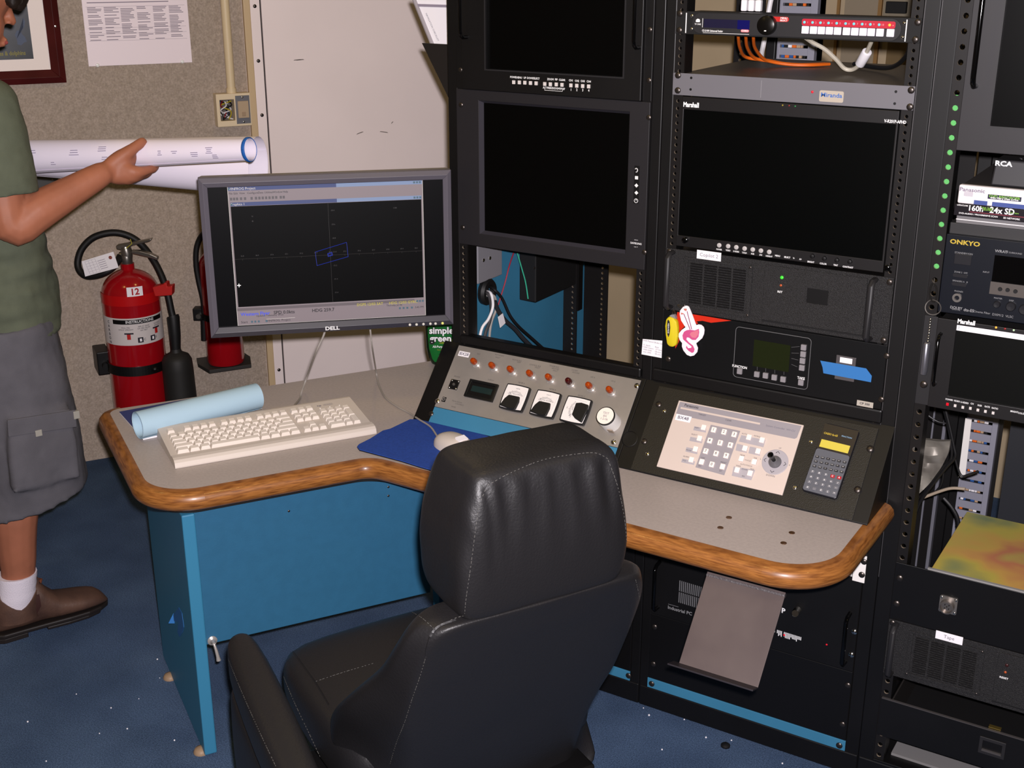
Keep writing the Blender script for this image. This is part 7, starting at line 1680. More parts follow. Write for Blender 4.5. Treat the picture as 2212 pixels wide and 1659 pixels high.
B().tube([F2.P(p_[0]+0.01, p_[1]+0.02, 0.02), F2.P(p_[0]+0.01, p_[1]+0.02, 0.034)], 0.009, 10).obj('clamp_bolt', chrome2, t2_, smooth=True)
curved(e2, R2_+0.001, R2_+0.004, p_[1]+0.008, p_[1]+0.030, ang-1.9, ang+1.9, 30).obj('strap', black, t2_)
# ================================================================ the leather chair
CO = V((0.775, -0.915, 0)); CR = V((0.485, 0.875, 0)).normalized(); CFw = V((-0.875, 0.485, 0)).normalized()
def cl(x, y, z): return CO+CR*x+CFw*y+V((0, 0, z))
chair = thing('leather_chair', 'black leather helm chair with headrest and left armrest facing the desk', 'chair', cl(0, 0.3, 0))
from mathutils.bvhtree import BVHTree
def baked(b, name, sub, disp=None):
    """subdivide once in code so that wrinkles and seams can follow the real surface"""
    me = b.mesh(name)
    o = bpy.data.objects.new('tmp', me); COL.objects.link(o)
    md = o.modifiers.new('s', 'SUBSURF'); md.levels = sub; md.render_levels = sub
    dg = bpy.context.evaluated_depsgraph_get()
    m2 = bpy.data.meshes.new_from_object(o.evaluated_get(dg))
    bpy.data.objects.remove(o); bpy.data.meshes.remove(me)
    m2.name = name
    if disp:
        ns = [v.normal.copy() for v in m2.vertices]
        for v, n in zip(m2.vertices, ns): v.co += n*disp(v.co)
    m2.polygons.foreach_set('use_smooth', [True]*len(m2.polygons))
    return m2
BV = []
def bvh_of(me):
    BV.append(BVHTree.FromPolygons([v.co.copy() for v in me.vertices], [tuple(p.vertices) for p in me.polygons]))
def sup(hw, y0, y1, z, n=20, e=4.0, taper=0.0):
    cy, hd = (y0+y1)/2, (y1-y0)/2; out = []
    for k in range(n):
        a = 2*PI*(k+0.5)/n; ca, sa = math.cos(a), math.sin(a)
        x = hw*abs(ca)**(2/e)*(1 if ca > 0 else -1); y = hd*abs(sa)**(2/e)*(1 if sa > 0 else -1)
        out.append(cl(x*(1+taper*(y/hd)), cy+y, z))
    return out
hl_ = [(0.789, 0.100, 0.030, 0.118), (0.794, 0.134, 0.010, 0.140), (0.806, 0.146, 0.001, 0.152), (0.85, 0.152, -0.005, 0.162), (0.90, 0.151, -0.009, 0.166), (0.95, 0.144, -0.008, 0.164), (0.99, 0.134, -0.003, 0.156), (1.016, 0.126, 0.003, 0.150), (1.030, 0.118, 0.010, 0.142), (1.037, 0.098, 0.030, 0.122)]
def loc_(p): d = p-CO; return d.dot(CR), d.dot(CFw), d.z
def hw_disp(p):
    x, y, z = loc_(p)
    w_ = max(0.0, min(1.0, (z-0.86)/0.09))*max(0.0, min(1.0, (1.025-z)/0.02))
    k = noise.noise(V((x*46+0.25*z*20, y*10, z*6)))*0.0075*w_ if y < 0.05 else noise.noise(V((x*20, y*20, z*25)))*0.0018
    return k
me = baked(B().rings([sup(a, b_, c, z, 28, 8.0) for z, a, b_, c in hl_]), 'headrest', 3, hw_disp)
hr = link('headrest', me, leather, chair); bvh_of(me)
def uring(z, hw, yb, yf):
    inn = min(yb+0.10, yf-0.012)
    ex = 0.055*max(0.0, min(1.0, (0.66-z)/0.12))
    pts = [(-hw, yb+0.012), (-hw+0.012, yb+0.001), (-hw*0.5, yb-0.003), (0, yb-0.005), (hw*0.5, yb-0.003), (hw-0.012, yb+0.001), (hw, yb+0.012), (hw+0.014+ex*0.5, (yb+yf)/2), (hw+0.018+ex, yf-0.03), (hw+0.008+ex, yf), (hw-0.022+ex, yf+0.008), (hw-0.05, max(yf-0.03, inn)), (hw-0.075, inn), (0, inn-0.006), (-hw+0.075, inn), (-hw+0.05, max(yf-0.03, inn)), (-hw+0.022-ex, yf+0.008), (-hw-0.008-ex, yf), (-hw-0.018-ex, yf-0.03), (-hw-0.014-ex*0.5, (yb+yf)/2)]
    return [cl(x, y, z) for x, y in pts]
bl = [(0.27, 0.170, 0.22), (0.31, 0.178, 0.25), (0.36, 0.178, 0.30), (0.42, 0.178, 0.345), (0.47, 0.182, 0.335), (0.52, 0.190, 0.295), (0.57, 0.203, 0.245), (0.64, 0.209, 0.180), (0.70, 0.208, 0.132), (0.75, 0.203, 0.098), (0.785, 0.190, 0.085), (0.800, 0.165, 0.080), (0.803, 0.120, 0.075)]
def bdisp(p):
    x, y, z = loc_(p)
    return noise.noise(V((x*14, y*14, z*14)))*0.0016+noise.noise(V((x*9, 0, z*30)))*0.0012*max(0, min(1, (z-0.7)/0.08))
def ybk(z): return max(0.0, (0.80-z)*0.40)+0.006
me = baked(B().rings([uring(z, hw, ybk(z), yf) for z, hw, yf in bl]), 'backrest', 2, bdisp)
link('backrest', me, leather, chair); bvh_of(me)
# seat cushion
def slab(x0, x1, y0, y1, z0, z1, r, name, m, sub=2, skew=0.0, disp=None):
    rg = []
    for z, i in ((z0, r), (z0+r*0.5, r*0.25), (z0+r, 0), (z1-r, 0), (z1-r*0.4, r*0.2), (z1, r*0.8)):
        xs = []
        n = 5
        A0_, A1_, B0_, B1_ = x0+i, x1-i, y0+i, y1-i
        c = [(A0_+r, B0_), (A1_-r, B0_), (A1_, B0_+r), (A1_, B1_-r), (A1_-r, B1_), (A0_+r, B1_), (A0_, B1_-r), (A0_, B0_+r)]
        rg.append([cl(x+skew*(y-y1), y, z) for x, y in c])
    me = baked(B().rings(rg), name, sub, disp)
    link(name, me, leather, chair); bvh_of(me)
slab(-0.255, 0.255, 0.20, 0.645, 0.33, 0.468, 0.04, 'seat_cushion', leather)
slab(-0.385, -0.312, -0.04, 0.495, 0.505, 0.602, 0.022, 'armrest', leather, 2, 0.10)
slab(-0.392, -0.300, 0.00, 0.50, 0.30, 0.512, 0.03, 'side_pad', leather, 2, 0.06)
B().lathe(cl(0, 0.36, 0), (0, 0, 1), [(0.15, 0.0), (0.15, 0.012), (0.13, 0.025), (0.06, 0.04), (0.05, 0.06), (0.045, 0.31), (0.09, 0.325), (0.09, 0.332)], 32).obj('pedestal', black, chair, smooth=True)
bb(Fr(cl(0, 0.36, 0.30), CR, CFw), -0.20, 0.20, -0.2, 0.2, 0.0, 0.028).obj('seat_frame', black, chair, 0.004)
bb(Fr(cl(0, 0.36, 0.30), CR, CFw), -0.33, -0.2, -0.12, 0.1, 0.004, 0.026).obj('arm_bracket', black, chair, 0.003)
for x in (-0.085, 0.085):
    b = B()
    for k in range(4): b.lathe(cl(x, 0.055, 0.775+k*0.007), (0, 0, 1), [(0.022, 0), (0.027, 0.0035), (0.022, 0.007)], 18)
    b.obj('headrest_post', rubber, chair, smooth=True)
def hitpx(x, y):
    d = ray(x, y).normalized(); best = None
    for t_ in BV:
        h = t_.ray_cast(CAM, d)
        if h[0] is not None and (best is None or h[3] < best[1]): best = (h[0], h[3])
    return best[0] if best else None
def stitch(pts, dash=True, r=0.0005, name='stitching', m=thread, lift=0.0008):
    pl = []
    P2 = spline([V((x, y, 0)) for x, y in pts], 24)
    for p in P2:
        h = hitpx(p.x, p.y)
        if h is not None: pl.append(h+(CAM-h).normalized()*lift)
    b = B(); L_ = 0.0
    seg = []; on = True; acc = 0.0
    for i in range(len(pl)-1):
        d = (pl[i+1]-pl[i]).length
        if d > 0.03: continue
        n = max(1, int(d/0.0022))
        for k in range(n):
            a_, c_2 = pl[i].lerp(pl[i+1], k/n), pl[i].lerp(pl[i+1], (k+1)/n)
            acc += d/n
            if not dash or int(acc/0.0035) % 2 == 0: b.tube([a_, c_2], r, 4, cap=False)
    if b.v: b.obj(name, m, chair)
qc = zt(440, 900, 2.186)
def Q(*p): return [qc(X, Y) for X, Y in p]
stitch(Q((1330, 345), (1300, 430), (1280, 560), (1262, 700), (1240, 850), (1232, 930)))
stitch(Q((1340, 325), (1450, 265), (1600, 205), (1750, 178), (1850, 172), (1910, 200)))
stitch(Q((1910, 205), (1955, 330), (1985, 470), (1998, 600), (2000, 690)))
stitch(Q((1050, 1130), (1020, 1230), (985, 1330), (950, 1440), (910, 1540), (880, 1640)))
stitch(Q((1190, 960), (1120, 985), (1080, 1020), (1055, 1090), (1050, 1130)), False, 0.0022, 'piping', leather, 0.0002)
stitch(Q((960, 910), (1030, 950), (1085, 1000)), True)
stitch(Q((1090, 1000), (1180, 955), (1230, 940)), True)
stitch(Q((530, 1250), (650, 1210), (800, 1165)), True)
stitch(Q((400, 1080), (480, 1190), (530, 1260), (590, 1360)), False, 0.0018, 'piping', leather, 0.0)
stitch(Q((330, 1090), (500, 1050), (700, 985), (900, 930)), True)
stitch(Q((275, 1000), (330, 1110), (420, 1330), (500, 1500), (570, 1650)), True)
stitch(Q((110, 1130), (180, 1300), (260, 1480), (340, 1650)), True)
stitch(Q((2040, 770), (2060, 900), (2040, 1100), (1980, 1290), (1880, 1480)), True)
# ================================================================ the person with the rolled plans
pf = V((0.33, 0.944, 0)).normalized(); pr = V((pf.y, -pf.x, 0))
PA = V((-1.045, -0.525, 0))
def pp_(f, r, z): return PA+pf*f+pr*r+V((0, 0, z))
person = thing('person', 'person in green T-shirt and grey shorts holding rolled plans by the wall', 'person', PA)
def remesh(b, name, vox, smooth=2, disp=None):
    me = b.mesh(name)
    o = bpy.data.objects.new('tmp', me); COL.objects.link(o)
    md = o.modifiers.new('r', 'REMESH'); md.mode = 'VOXEL'; md.voxel_size = vox
    if smooth:
        ms_ = o.modifiers.new('s', 'SMOOTH'); ms_.factor = 0.5; ms_.iterations = smooth
    dg = bpy.context.evaluated_depsgraph_get()
    m2 = bpy.data.meshes.new_from_object(o.evaluated_get(dg))
    bpy.data.objects.remove(o); bpy.data.meshes.remove(me); m2.name = name
    if disp:
        ns = [v.normal.copy() for v in m2.vertices]
        for v, n in zip(m2.vertices, ns): v.co += n*disp(v.co)
    m2.polygons.foreach_set('use_smooth', [True]*len(m2.polygons))
    return m2
def limb(b, pts, rs, n=5, seg=14):
    P_ = spline(pts, n); m_ = len(P_)-1
    R_2 = []
    for i in range(len(P_)):
        t_ = i/n; k = min(int(t_), len(rs)-2); R_2.append(rs[k]+(rs[k+1]-rs[k])*(t_-k))
    b.tube(P_, R_2, seg)
    b.ball(P_[0], R_2[0]*0.99, 12, 8); b.ball(P_[-1], R_2[-1]*0.99, 12, 8)
def loft(b, secs, n=28, cap=True):
    b.rings([[c+pf*(a*math.cos(2*PI*k/n))+pr*(d*math.sin(2*PI*k/n)) for k in range(n)] for c, a, d in secs], cap)
S_R = pp_(0.0, 0.185, 1.40); EL_R = at(24, 488, 2.84); WR_R = at(218, 377, 2.93)
S_L = pp_(0.0, -0.185, 1.40); EL_L = pp_(-0.12, -0.28, 1.13); WR_L = pp_(0.02, -0.235, 1.12)
AN_R = V((-1.048, -0.575, 0.10)); KN_R = V((-1.0, -0.54, 0.48)); HP_R = pp_(0.0, 0.09, 0.88)
AN_L = V((-1.34, -0.66, 0.10)); KN_L = V((-1.22, -0.50, 0.48)); HP_L = pp_(0.0, -0.09, 0.88)
# ---- body: one continuous skin
b = B()
limb(b, [HP_R, KN_R, KN_R.lerp(AN_R, 0.35)+pf*-0.012, AN_R.lerp(KN_R, 0.25), AN_R.lerp(KN_R, 0.06)], [0.085, 0.056, 0.057, 0.044, 0.040])
limb(b, [HP_L, KN_L, KN_L.lerp(AN_L, 0.35)+pf*-0.012, AN_L.lerp(KN_L, 0.25), AN_L.lerp(KN_L, 0.06)], [0.085, 0.056, 0.057, 0.044, 0.040])
loft(b, [(pp_(0, 0, 0.82), 0.07, 0.11), (pp_(0, 0, 0.92), 0.10, 0.15), (pp_(0, 0, 1.1), 0.10, 0.14), (pp_(0, 0, 1.3), 0.105, 0.16), (pp_(0, 0, 1.42), 0.08, 0.15), (pp_(0.0, 0, 1.46), 0.05, 0.07)])
limb(b, [S_R, S_R.lerp(EL_R, 0.5), EL_R, EL_R.lerp(WR_R, 0.3), EL_R.lerp(WR_R, 0.7), WR_R], [0.055, 0.050, 0.044, 0.046, 0.036, 0.029])
limb(b, [S_L, S_L.lerp(EL_L, 0.5), EL_L, EL_L.lerp(WR_L, 0.3), EL_L.lerp(WR_L, 0.7), WR_L], [0.055, 0.050, 0.044, 0.046, 0.036, 0.029])
# right hand: palm, thumb over the roll, four fingers curling under it
PM = at(258, 356, 2.955); 
b.ball(PM, 0.040, 14, 10, (1.15, 0.62, 0.92), ((at(300, 340, 2.965)-at(218, 377, 2.93)).normalized(), c_f, c_u))
b.ball(at(240, 366, 2.945), 0.034, 14, 10, (1.2, 0.7, 0.9), ((at(300, 340, 2.965)-at(218, 377, 2.93)).normalized(), c_f, c_u))
limb(b, [at(246, 352, 2.945), at(270, 334, 2.948), at(289, 320, 2.955), at(304, 309, 2.965), at(309, 306, 2.97)], [0.020, 0.017, 0.0135, 0.0125, 0.0105], 4, 12)
limb(b, [at(272, 366, 2.955), at(292, 372, 2.955), at(315, 368, 2.975), at(334, 363, 3.005), at(338, 352, 3.04)], [0.020, 0.0155, 0.0115, 0.0095, 0.0085], 4, 12)
limb(b, [at(266, 374, 2.955), at(287, 381, 2.96), at(306, 378, 2.99), at(322, 372, 3.03), at(326, 356, 3.06)], [0.019, 0.015, 0.0112, 0.0095, 0.0085], 4, 12)
limb(b, [at(258, 380, 2.955), at(276, 387, 2.965), at(293, 385, 3.0), at(307, 378, 3.04), at(312, 362, 3.065)], [0.018, 0.014, 0.0108, 0.009, 0.008], 4, 12)
limb(b, [at(249, 384, 2.955), at(264, 389, 2.97), at(279, 387, 3.0), at(291, 380, 3.035), at(296, 366, 3.06)], [0.016, 0.012, 0.0095, 0.008, 0.007], 4, 12)
# left hand under the far end of the roll
hd = (WR_L-EL_L).normalized(); hs_ = hd.cross(V((0, 0, 1))).normalized()
b.ball(WR_L+hd*0.05, 0.040, 14, 10, (1.15, 0.9, 0.5), (hd, hs_, V((0, 0, 1))))
for k, (o_, l_) in enumerate(((-0.030, 0.070), (-0.010, 0.078), (0.010, 0.074), (0.028, 0.058))):
    p0_ = WR_L+hd*0.075+hs_*o_
    limb(b, [p0_, p0_+hd*l_*0.5+V((0, 0, 0.004)), p0_+hd*l_*0.8+V((0, 0, 0.02)), p0_+hd*l_*0.85+V((0, 0, 0.045))], [0.011, 0.010, 0.009, 0.008], 4, 10)
limb(b, [WR_L+hd*0.03-hs_*0.03, WR_L+hd*0.06-hs_*0.055+V((0, 0, 0.02)), WR_L+hd*0.08-hs_*0.06+V((0, 0, 0.05))], [0.014, 0.012, 0.010], 4, 10)
# neck and head, tilted down over the plans
tiltd = math.radians(18)
hfw = pf*math.cos(tiltd)-V((0, 0, 1))*math.sin(tiltd); hup = V((0, 0, 1))*math.cos(tiltd)+pf*math.sin(tiltd)
HC = at(-74, -8, 2.86)
limb(b, [pp_(-0.01, 0, 1.42), pp_(0.02, 0, 1.49), HC-hup*0.07-hfw*0.02], [0.062, 0.054, 0.056])
hx = (hfw, pr, hup)
b.ball(HC+hup*0.025, 0.1, 20, 14, (0.98, 0.76, 1.0), hx)
b.ball(HC+hfw*0.035-hup*0.055, 0.07, 16, 12, (0.86, 0.82, 0.95), hx)
b.ball(HC+hfw*0.075-hup*0.112, 0.024, 12, 8, (0.9, 1.1, 0.8), hx)          # chin
limb(b, [HC+hfw*0.086+hup*0.016, HC+hfw*0.103-hup*0.012, HC+hfw*0.111-hup*0.026], [0.009, 0.0098, 0.0102], 4, 10)
for s_ in (-1, 1):
    b.ball(HC+hfw*0.102-hup*0.031+pr*0.009*s_, 0.0072, 10, 6, (1, 1, 0.8), hx)
    b.ball(HC-hfw*0.008-hup*0.012+pr*0.077*s_, 0.03, 12, 8, (0.65, 0.28, 1.05), hx)
    b.ball(HC+hfw*0.078+hup*0.022+pr*0.032*s_, 0.024, 10, 8, (0.7, 1.1, 0.45), hx)   # brow
b.ball(HC+hfw*0.098-hup*0.072, 0.014, 12, 8, (0.7, 1.7, 0.42), hx); b.ball(HC+hfw*0.096-hup*0.084, 0.014, 12, 8, (0.7, 1.5, 0.5), hx)
me = remesh(b, 'body', 0.0052, 3)
link('body', me, skin, person)
for s_ in (-1, 1):
    ey = B().ball(HC+hfw*0.0675+hup*0.002+pr*0.031*s_, 0.0125, 14, 10).obj('eye', mat('eye_white', (214, 206, 200), 0.2), person, smooth=True)
    B().ball(HC+hfw*0.076+hup*0.001+pr*0.031*s_, 0.0055, 12, 8).obj('iris', mat('iris_brown', (52, 34, 22), 0.2), ey, smooth=True)
B().ball(HC+hfw*0.1015-hup*0.078, 0.013, 14, 8, (0.5, 1.75, 0.5), hx).obj('lips', mat('lips', (168, 84, 80), 0.45), person, smooth=True)
# hair
b = B()
b.ball(HC+hup*0.045-hfw*0.012, 0.108, 22, 16, (0.98, 0.80, 0.92), hx)
b.ball(HC+hup*0.075+hfw*0.055, 0.06, 16, 12, (1.15, 1.05, 0.55), hx)
limb(b, [HC+hup*0.08+hfw*0.05, HC+hup*0.06+hfw*0.095, HC+hup*0.022+hfw*0.115], [0.055, 0.045, 0.022], 5, 12)
for s_ in (-1, 1): limb(b, [HC+hup*0.07+hfw*0.06+pr*0.03*s_, HC+hup*0.045+hfw*0.085+pr*0.045*s_, HC+hup*0.012+hfw*0.088+pr*0.05*s_], [0.04, 0.03, 0.015], 5, 12)
b.ball(HC-hfw*0.07-hup*0.03, 0.06, 14, 10, (0.7, 1.0, 1.1), hx)
def hdsp(p): return noise.noise(p*70)*0.006+noise.noise(V((p.x*40, p.y*40, p.z*140)))*0.004
me = remesh(b, 'hair', 0.006, 2, hdsp)
link('hair', me, mat('dark_brown_hair', (34, 24, 18), 0.55, bump=0.6, bscale=90), person)
# T-shirt
b = B()
loft(b, [(pp_(0.012, 0, 0.845), 0.138, 0.182), (pp_(0.012, 0, 0.90), 0.143, 0.184), (pp_(0.01, 0, 0.97), 0.142, 0.182), (pp_(0.006, 0, 1.08), 0.134, 0.178), (pp_(0, 0, 1.22), 0.132, 0.186), (pp_(0, 0, 1.32), 0.128, 0.192), (pp_(-0.004, 0, 1.40), 0.108, 0.185), (pp_(-0.008, 0, 1.445), 0.085, 0.13), (pp_(-0.006, 0, 1.475), 0.064, 0.075)])
def sleeve(b, S0, E0, f):
    d = (E0-S0)
    b.tube([S0-d*0.12, S0+d*0.1, S0+d*0.4, S0+d*f], [0.06, 0.073, 0.075, 0.076], 18)
    b.ball(S0, 0.072, 16, 10)
sleeve(b, S_R, EL_R, 0.74); sleeve(b, S_L, EL_L, 0.72)
def sdsp(p):
    z = p.z
    return noise.noise(V((p.x*9, p.y*9, p.z*24)))*0.015*max(0.25, min(1, (1.25-z)/0.2))+noise.noise(p*45)*0.0012
me = remesh(b, 't_shirt', 0.008, 3, sdsp)
link('t_shirt', me, mat('sage_green_cotton', (96, 102, 84), 0.9, var=0.06, vscale=30, bump=0.3, bscale=700), person)
# cargo shorts
b = B()
loft(b, [(pp_(0.01, 0, 0.70), 0.135, 0.185), (pp_(0.01, 0, 0.80), 0.135, 0.180), (pp_(0.01, 0, 0.88), 0.130, 0.172), (pp_(0.008, 0, 0.95), 0.124, 0.164)])
SK_R = V((-0.975, -0.527, 0.405)); SK_L = V((-1.19, -0.455, 0.41))
for H_, K_, sg in ((HP_R, SK_R, 1), (HP_L, SK_L, -1)):
    rg = []
    for i, (t_, a_, d_) in enumerate(((0.0, 0.11, 0.10), (0.25, 0.125, 0.108), (0.5, 0.132, 0.112), (0.75, 0.136, 0.116), (0.93, 0.139, 0.118), (1.0, 0.138, 0.118))):
        c = H_.lerp(K_, t_)
        rg.append([c+pf*(a_*math.cos(2*PI*k/24))+pr*(d_*math.sin(2*PI*k/24))+V((0, 0, (0.022*math.cos(2*PI*k/24)+0.006*math.sin(2*PI*k/12))*(t_**4))) for k in range(24)])
    b.rings(rg)
# cargo pocket on the near leg
pcn = HP_R.lerp(SK_R, 0.62)
b.prism(Fr(pcn+pr*0.075, pf, (0, 0, 1)), [(-0.075, -0.10), (0.085, -0.11), (0.088, 0.08), (-0.07, 0.085)], 0.0, 0.046)
def shdsp(p): return noise.noise(V((p.x*12, p.y*12, p.z*10)))*0.010+noise.noise(p*60)*0.0012
me = remesh(b, 'cargo_shorts', 0.008, 3, shdsp)
sh = link('cargo_shorts', me, mat('grey_canvas', (98, 96, 102), 0.9, var=0.08, vscale=14, bump=0.3, bscale=600), person)
# pocket flap and clips seen on the shorts
FS = Fr(pcn+pr*0.121, pf, (0, 0, 1))
B().prism(FS, [(-0.075, 0.045), (0.09, 0.03), (0.092, 0.075), (-0.072, 0.088)], 0.0, 0.006).obj('pocket_flap', MATS['grey_canvas'], sh, 0.002)
bb(FS, -0.012, 0.004, 0.030, 0.046, 0.004, 0.008).obj('buckle', mat('pale_plastic', (170, 166, 156), 0.4), sh, 0.001)
bb(FS, 0.085, 0.100, 0.052, 0.072, -0.004, 0.008).obj('buckle', mat('pale_plastic', (170, 166, 156), 0.4), sh, 0.001)
# socks and boots
sockm = mat('white_sock', (222, 214, 224), 0.9, bump=0.5, bscale=300)
boot_m = mat('brown_leather_boot', (104, 76, 62), 0.55, rgb2=(76, 54, 46), vscale=12, bump=0.3, bscale=150)
def foot(AN, d, right, A_, K_):
    n = V((d.y, -d.x, 0)); base = V((AN.x, AN.y, 0))
    rg = []
    for z, r_ in ((0.075, 0.046), (0.11, 0.049), (0.13, 0.051), (0.138, 0.0495), (0.150, 0.0515), (0.160, 0.050), (0.172, 0.0515), (0.182, 0.0505)):
        t_ = (z-A_.z)/(K_.z-A_.z); c = A_.lerp(K_, t_)+pf*-0.003; rg.append([c+d*(r_*math.cos(2*PI*k/20))+n*(r_*0.96*math.sin(2*PI*k/20)) for k in range(20)])
    B().rings(rg).obj('sock', sockm, person, smooth=True)
    def outline(off=0.0):
        o_ = [(-0.075, 0.0), (-0.07, 0.022), (-0.05, 0.034), (0.0, 0.037), (0.06, 0.040), (0.12, 0.048), (0.17, 0.050), (0.205, 0.042), (0.228, 0.024), (0.236, 0.0), (0.228, -0.022), (0.205, -0.038), (0.17, -0.046), (0.12, -0.045), (0.06, -0.040), (0.0, -0.036), (-0.05, -0.034), (-0.07, -0.022)]
        return o_
    BF_ = Fr(base, d, V((-d.y, d.x, 0)))
    bt = B()
    hh = [(-0.074, 0.150), (-0.06, 0.158), (-0.03, 0.140), (0.0, 0.120), (0.03, 0.135), (0.052, 0.152), (0.068, 0.130), (0.085, 0.104), (0.10, 0.090), (0.14, 0.078), (0.18, 0.072), (0.21, 0.062), (0.228, 0.046), (0.236, 0.030)]
    ww = [(-0.075, 0.012), (-0.06, 0.030), (-0.03, 0.037), (0.0, 0.040), (0.06, 0.043), (0.12, 0.050), (0.17, 0.052), (0.205, 0.044), (0.228, 0.028), (0.236, 0.012)]
    def ip(tb, x):
        for (x0, y0), (x1, y1) in zip(tb, tb[1:]):
            if x <= x1: return y0+(y1-y0)*max(0, min(1, (x-x0)/(x1-x0)))
        return tb[-1][1]
    rg = []
    xs = [-0.074, -0.068, -0.05, -0.03, 0.0, 0.03, 0.05, 0.065, 0.08, 0.10, 0.13, 0.16, 0.19, 0.21, 0.225, 0.233, 0.2365]
    for x in xs:
        w_, h_ = ip(ww, x), ip(hh, x); r_ = []
        for k in range(20):
            a = 2*PI*k/20; ca, sa = math.cos(a), math.sin(a)
            z = 0.026+(h_-0.026)*(0.5+0.5*sa)
            e_ = 0.62 if sa < 0 else 0.75
            wz = w_*abs(ca)**e_*(1 if ca > 0 else -1)
            r_.append(BF_.P(x, wz, z))
        rg.append(r_)
    bo = B().rings(rg).obj('boot', boot_m, person, smooth=True, sharp=70)
    # ankle shaft around the sock, dipping at the sides
    rg3 = []
    for k in range(33):
        a = 2*PI*k/32; ca, sa = math.cos(a), math.sin(a)
        zt_ = 0.092+0.055*abs(ca)**1.5
        def sp_(z, t_): return BF_.P(-0.004+ca*(0.064-t_)+(z-0.06)*0.05, sa*(0.054-t_), z)
        rg3.append([sp_(0.055, 0.0), sp_((0.055+zt_)/2, -0.001), sp_(zt_, 0.001), sp_(zt_, 0.005), sp_(0.055, 0.006)])
    B().rings(rg3, cap=False).obj('boot_shaft', boot_m, bo, smooth=True, sharp=50)
    B().prism(BF_, [(x*1.015, y*1.05) for x, y in outline()], 0.014, 0.027).obj('sole', mat('dark_sole', (36, 30, 28), 0.5), bo, 0.004)
    B().prism(BF_, [(-0.074, -0.02), (-0.05, -0.034), (0.01, -0.035), (0.015, 0.035), (-0.05, 0.034), (-0.074, 0.02)], 0.0, 0.0139).obj('heel', mat('dark_sole', (36, 30, 28), 0.5), bo, 0.002)
    B().prism(BF_, [(0.06, -0.038), (0.12, -0.044), (0.17, -0.044), (0.205, -0.034), (0.222, 0.0), (0.205, 0.036), (0.17, 0.046), (0.12, 0.044), (0.06, 0.038)], 0.004, 0.0139).obj('tread', mat('dark_sole', (36, 30, 28), 0.5), bo, 0.003)
    # elastic side gore on both sides
    for sg in (-1, 1):
        F_ = Fr(BF_.P(0.022, sg*0.0402, 0.0), d*(-sg), (0, 0, 1)) if False else None
        g = []
        for t_ in range(9):
            z = 0.050+t_*0.0085; hwid = 0.006+0.022*min(1, t_/4)
            g.append((z, hwid))
        rg2 = []
        for z, hwid in g:
            row = []
            for k in range(7):
                x = 0.022+(-1+2*k/6)*hwid
                w_, h_ = ip(ww, x), ip(hh, x); sa = (z-0.026)/(h_-0.026)*2-1; sa = max(-1, min(0.97, sa)); ca = math.sqrt(1-sa*sa)
                wz = w_*ca**(0.62 if sa < 0 else 0.75)
                row.append(BF_.P(x, sg*(wz+0.0012), min(z, h_-0.004)))
            rg2.append(row)
        B().rings(rg2, cap=False, close=False).obj('elastic_gore', mat('dark_red_elastic', (58, 28, 24), 0.8), bo, smooth=True)
    B().tube([BF_.P(-0.073, 0, 0.125), BF_.P(-0.084, 0, 0.15), BF_.P(-0.078, 0, 0.165), BF_.P(-0.066, 0, 0.13)], 0.005, 8).obj('pull_tab', boot_m, bo, smooth=True)
    B().tube([BF_.P(0.052, 0, 0.112), BF_.P(0.062, 0, 0.145), BF_.P(0.070, 0, 0.140), BF_.P(0.060, 0, 0.11)], 0.004, 8).obj('pull_tab', mat('rust_tab', (120, 62, 34), 0.7), bo, smooth=True)
    return bo
foot(V((-1.052, -0.575, 0)), V((0.36, 0.933, 0)).normalized(), True, AN_R, KN_R)
foot(V((-1.34, -0.66, 0)), V((0.0, 1.0, 0)), False, AN_L, KN_L)
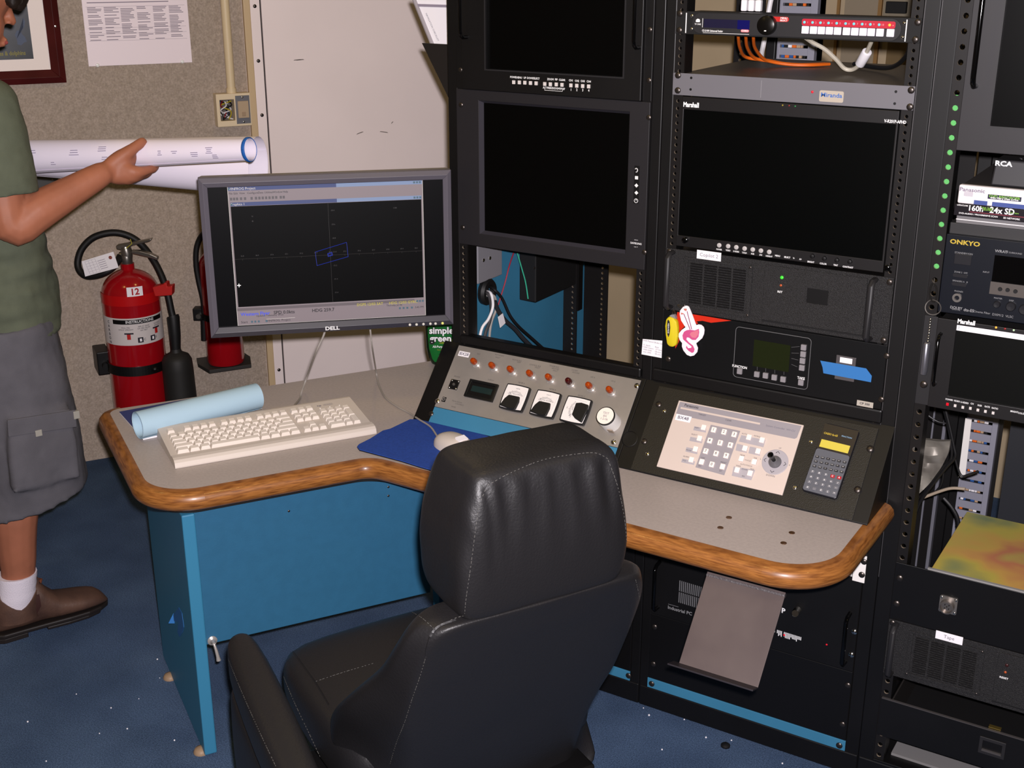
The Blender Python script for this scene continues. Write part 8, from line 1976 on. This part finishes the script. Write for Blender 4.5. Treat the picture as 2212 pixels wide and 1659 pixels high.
# ---- the rolled plans
planm = mat('plan_paper', (230, 222, 236), 0.75)
def plan(label, pL, pR, rL, rR, turns, off, gap):
    d = pR-pL; L_ = d.length; d.normalize()
    side = (CAM-(pL+pR)/2); side = (side-d*side.dot(d)).normalized()
    t_ = thing('rolled_plan', label, 'paper roll', (pL+pR)/2)
    scroll(pL, d, side, rL, rR, L_, turns, gap, planm, 'sheet', t_, 64, off)
    return t_, d, side, L_
r_L = at(40, 339, 3.135); r_R = at(541, 323, 2.90)
t_, d_, s_, L_ = plan('rolled plan with blue band at its end, held in the hand', r_L, r_R, 0.0435, 0.0265, 2.2, 1.0, 0.004)
up_ = d_.cross(s_).normalized()
if up_.z < 0: up_ = -up_
n_ = 28
def bandring(o, r, a0, a1): return [o+(s_*math.cos(a0+(a1-a0)*k/n_)+up_*math.sin(a0+(a1-a0)*k/n_))*r for k in range(n_+1)]
B().tube(bandring(r_R-d_*0.004, 0.0272, 0, 2*PI), 0.0022, 6, squash=2.2, ref=d_).obj('blue_band', mat('blue_band', (30, 100, 186), 0.6), t_, smooth=True)
# faint print on the near side of the roll
fm = mat('pale_print', (150, 140, 168), 0.8)
its = []; rr = random.Random(11)
b = B()
for f_, h0, nrow, wd in ((0.30, 0.30, 3, 0.03), (0.42, 0.5, 3, 0.03), (0.43, -0.2, 2, 0.028), (0.50, -0.25, 3, 0.012), (0.66, 0.1, 3, 0.014), (0.72, 0.05, 2, 0.02), (0.80, -0.1, 3, 0.02), (0.86, 0.25, 4, 0.024), (0.88, -0.35, 3, 0.024), (0.2, -0.4, 2, 0.02), (0.12, 0.35, 2, 0.02)):
    r0 = 0.0435+(0.0265-0.0435)*f_
    for i in range(nrow):
        an = h0-i*0.14
        w2 = wd*rr.uniform(0.5, 1)
        c = r_L+d_*(L_*f_)+(s_*math.cos(an)+up_*math.sin(an))*(r0+0.0003)
        tn = (-s_*math.sin(an)+up_*math.cos(an))
        b.prism(Fr(c, d_, tn), [(-w2/2, -0.0007), (w2/2, -0.0007), (w2/2, 0.0007), (-w2/2, 0.0007)], 0, 0.0002)
b.obj('plan_print', fm, t_, kind='stuff')
plan('wide loosely curled plan sheet behind the tight roll in the hand', at(30, 340, 3.245), at(558, 360, 3.16), 0.046, 0.078, 1.3, 1.9, 0.006)
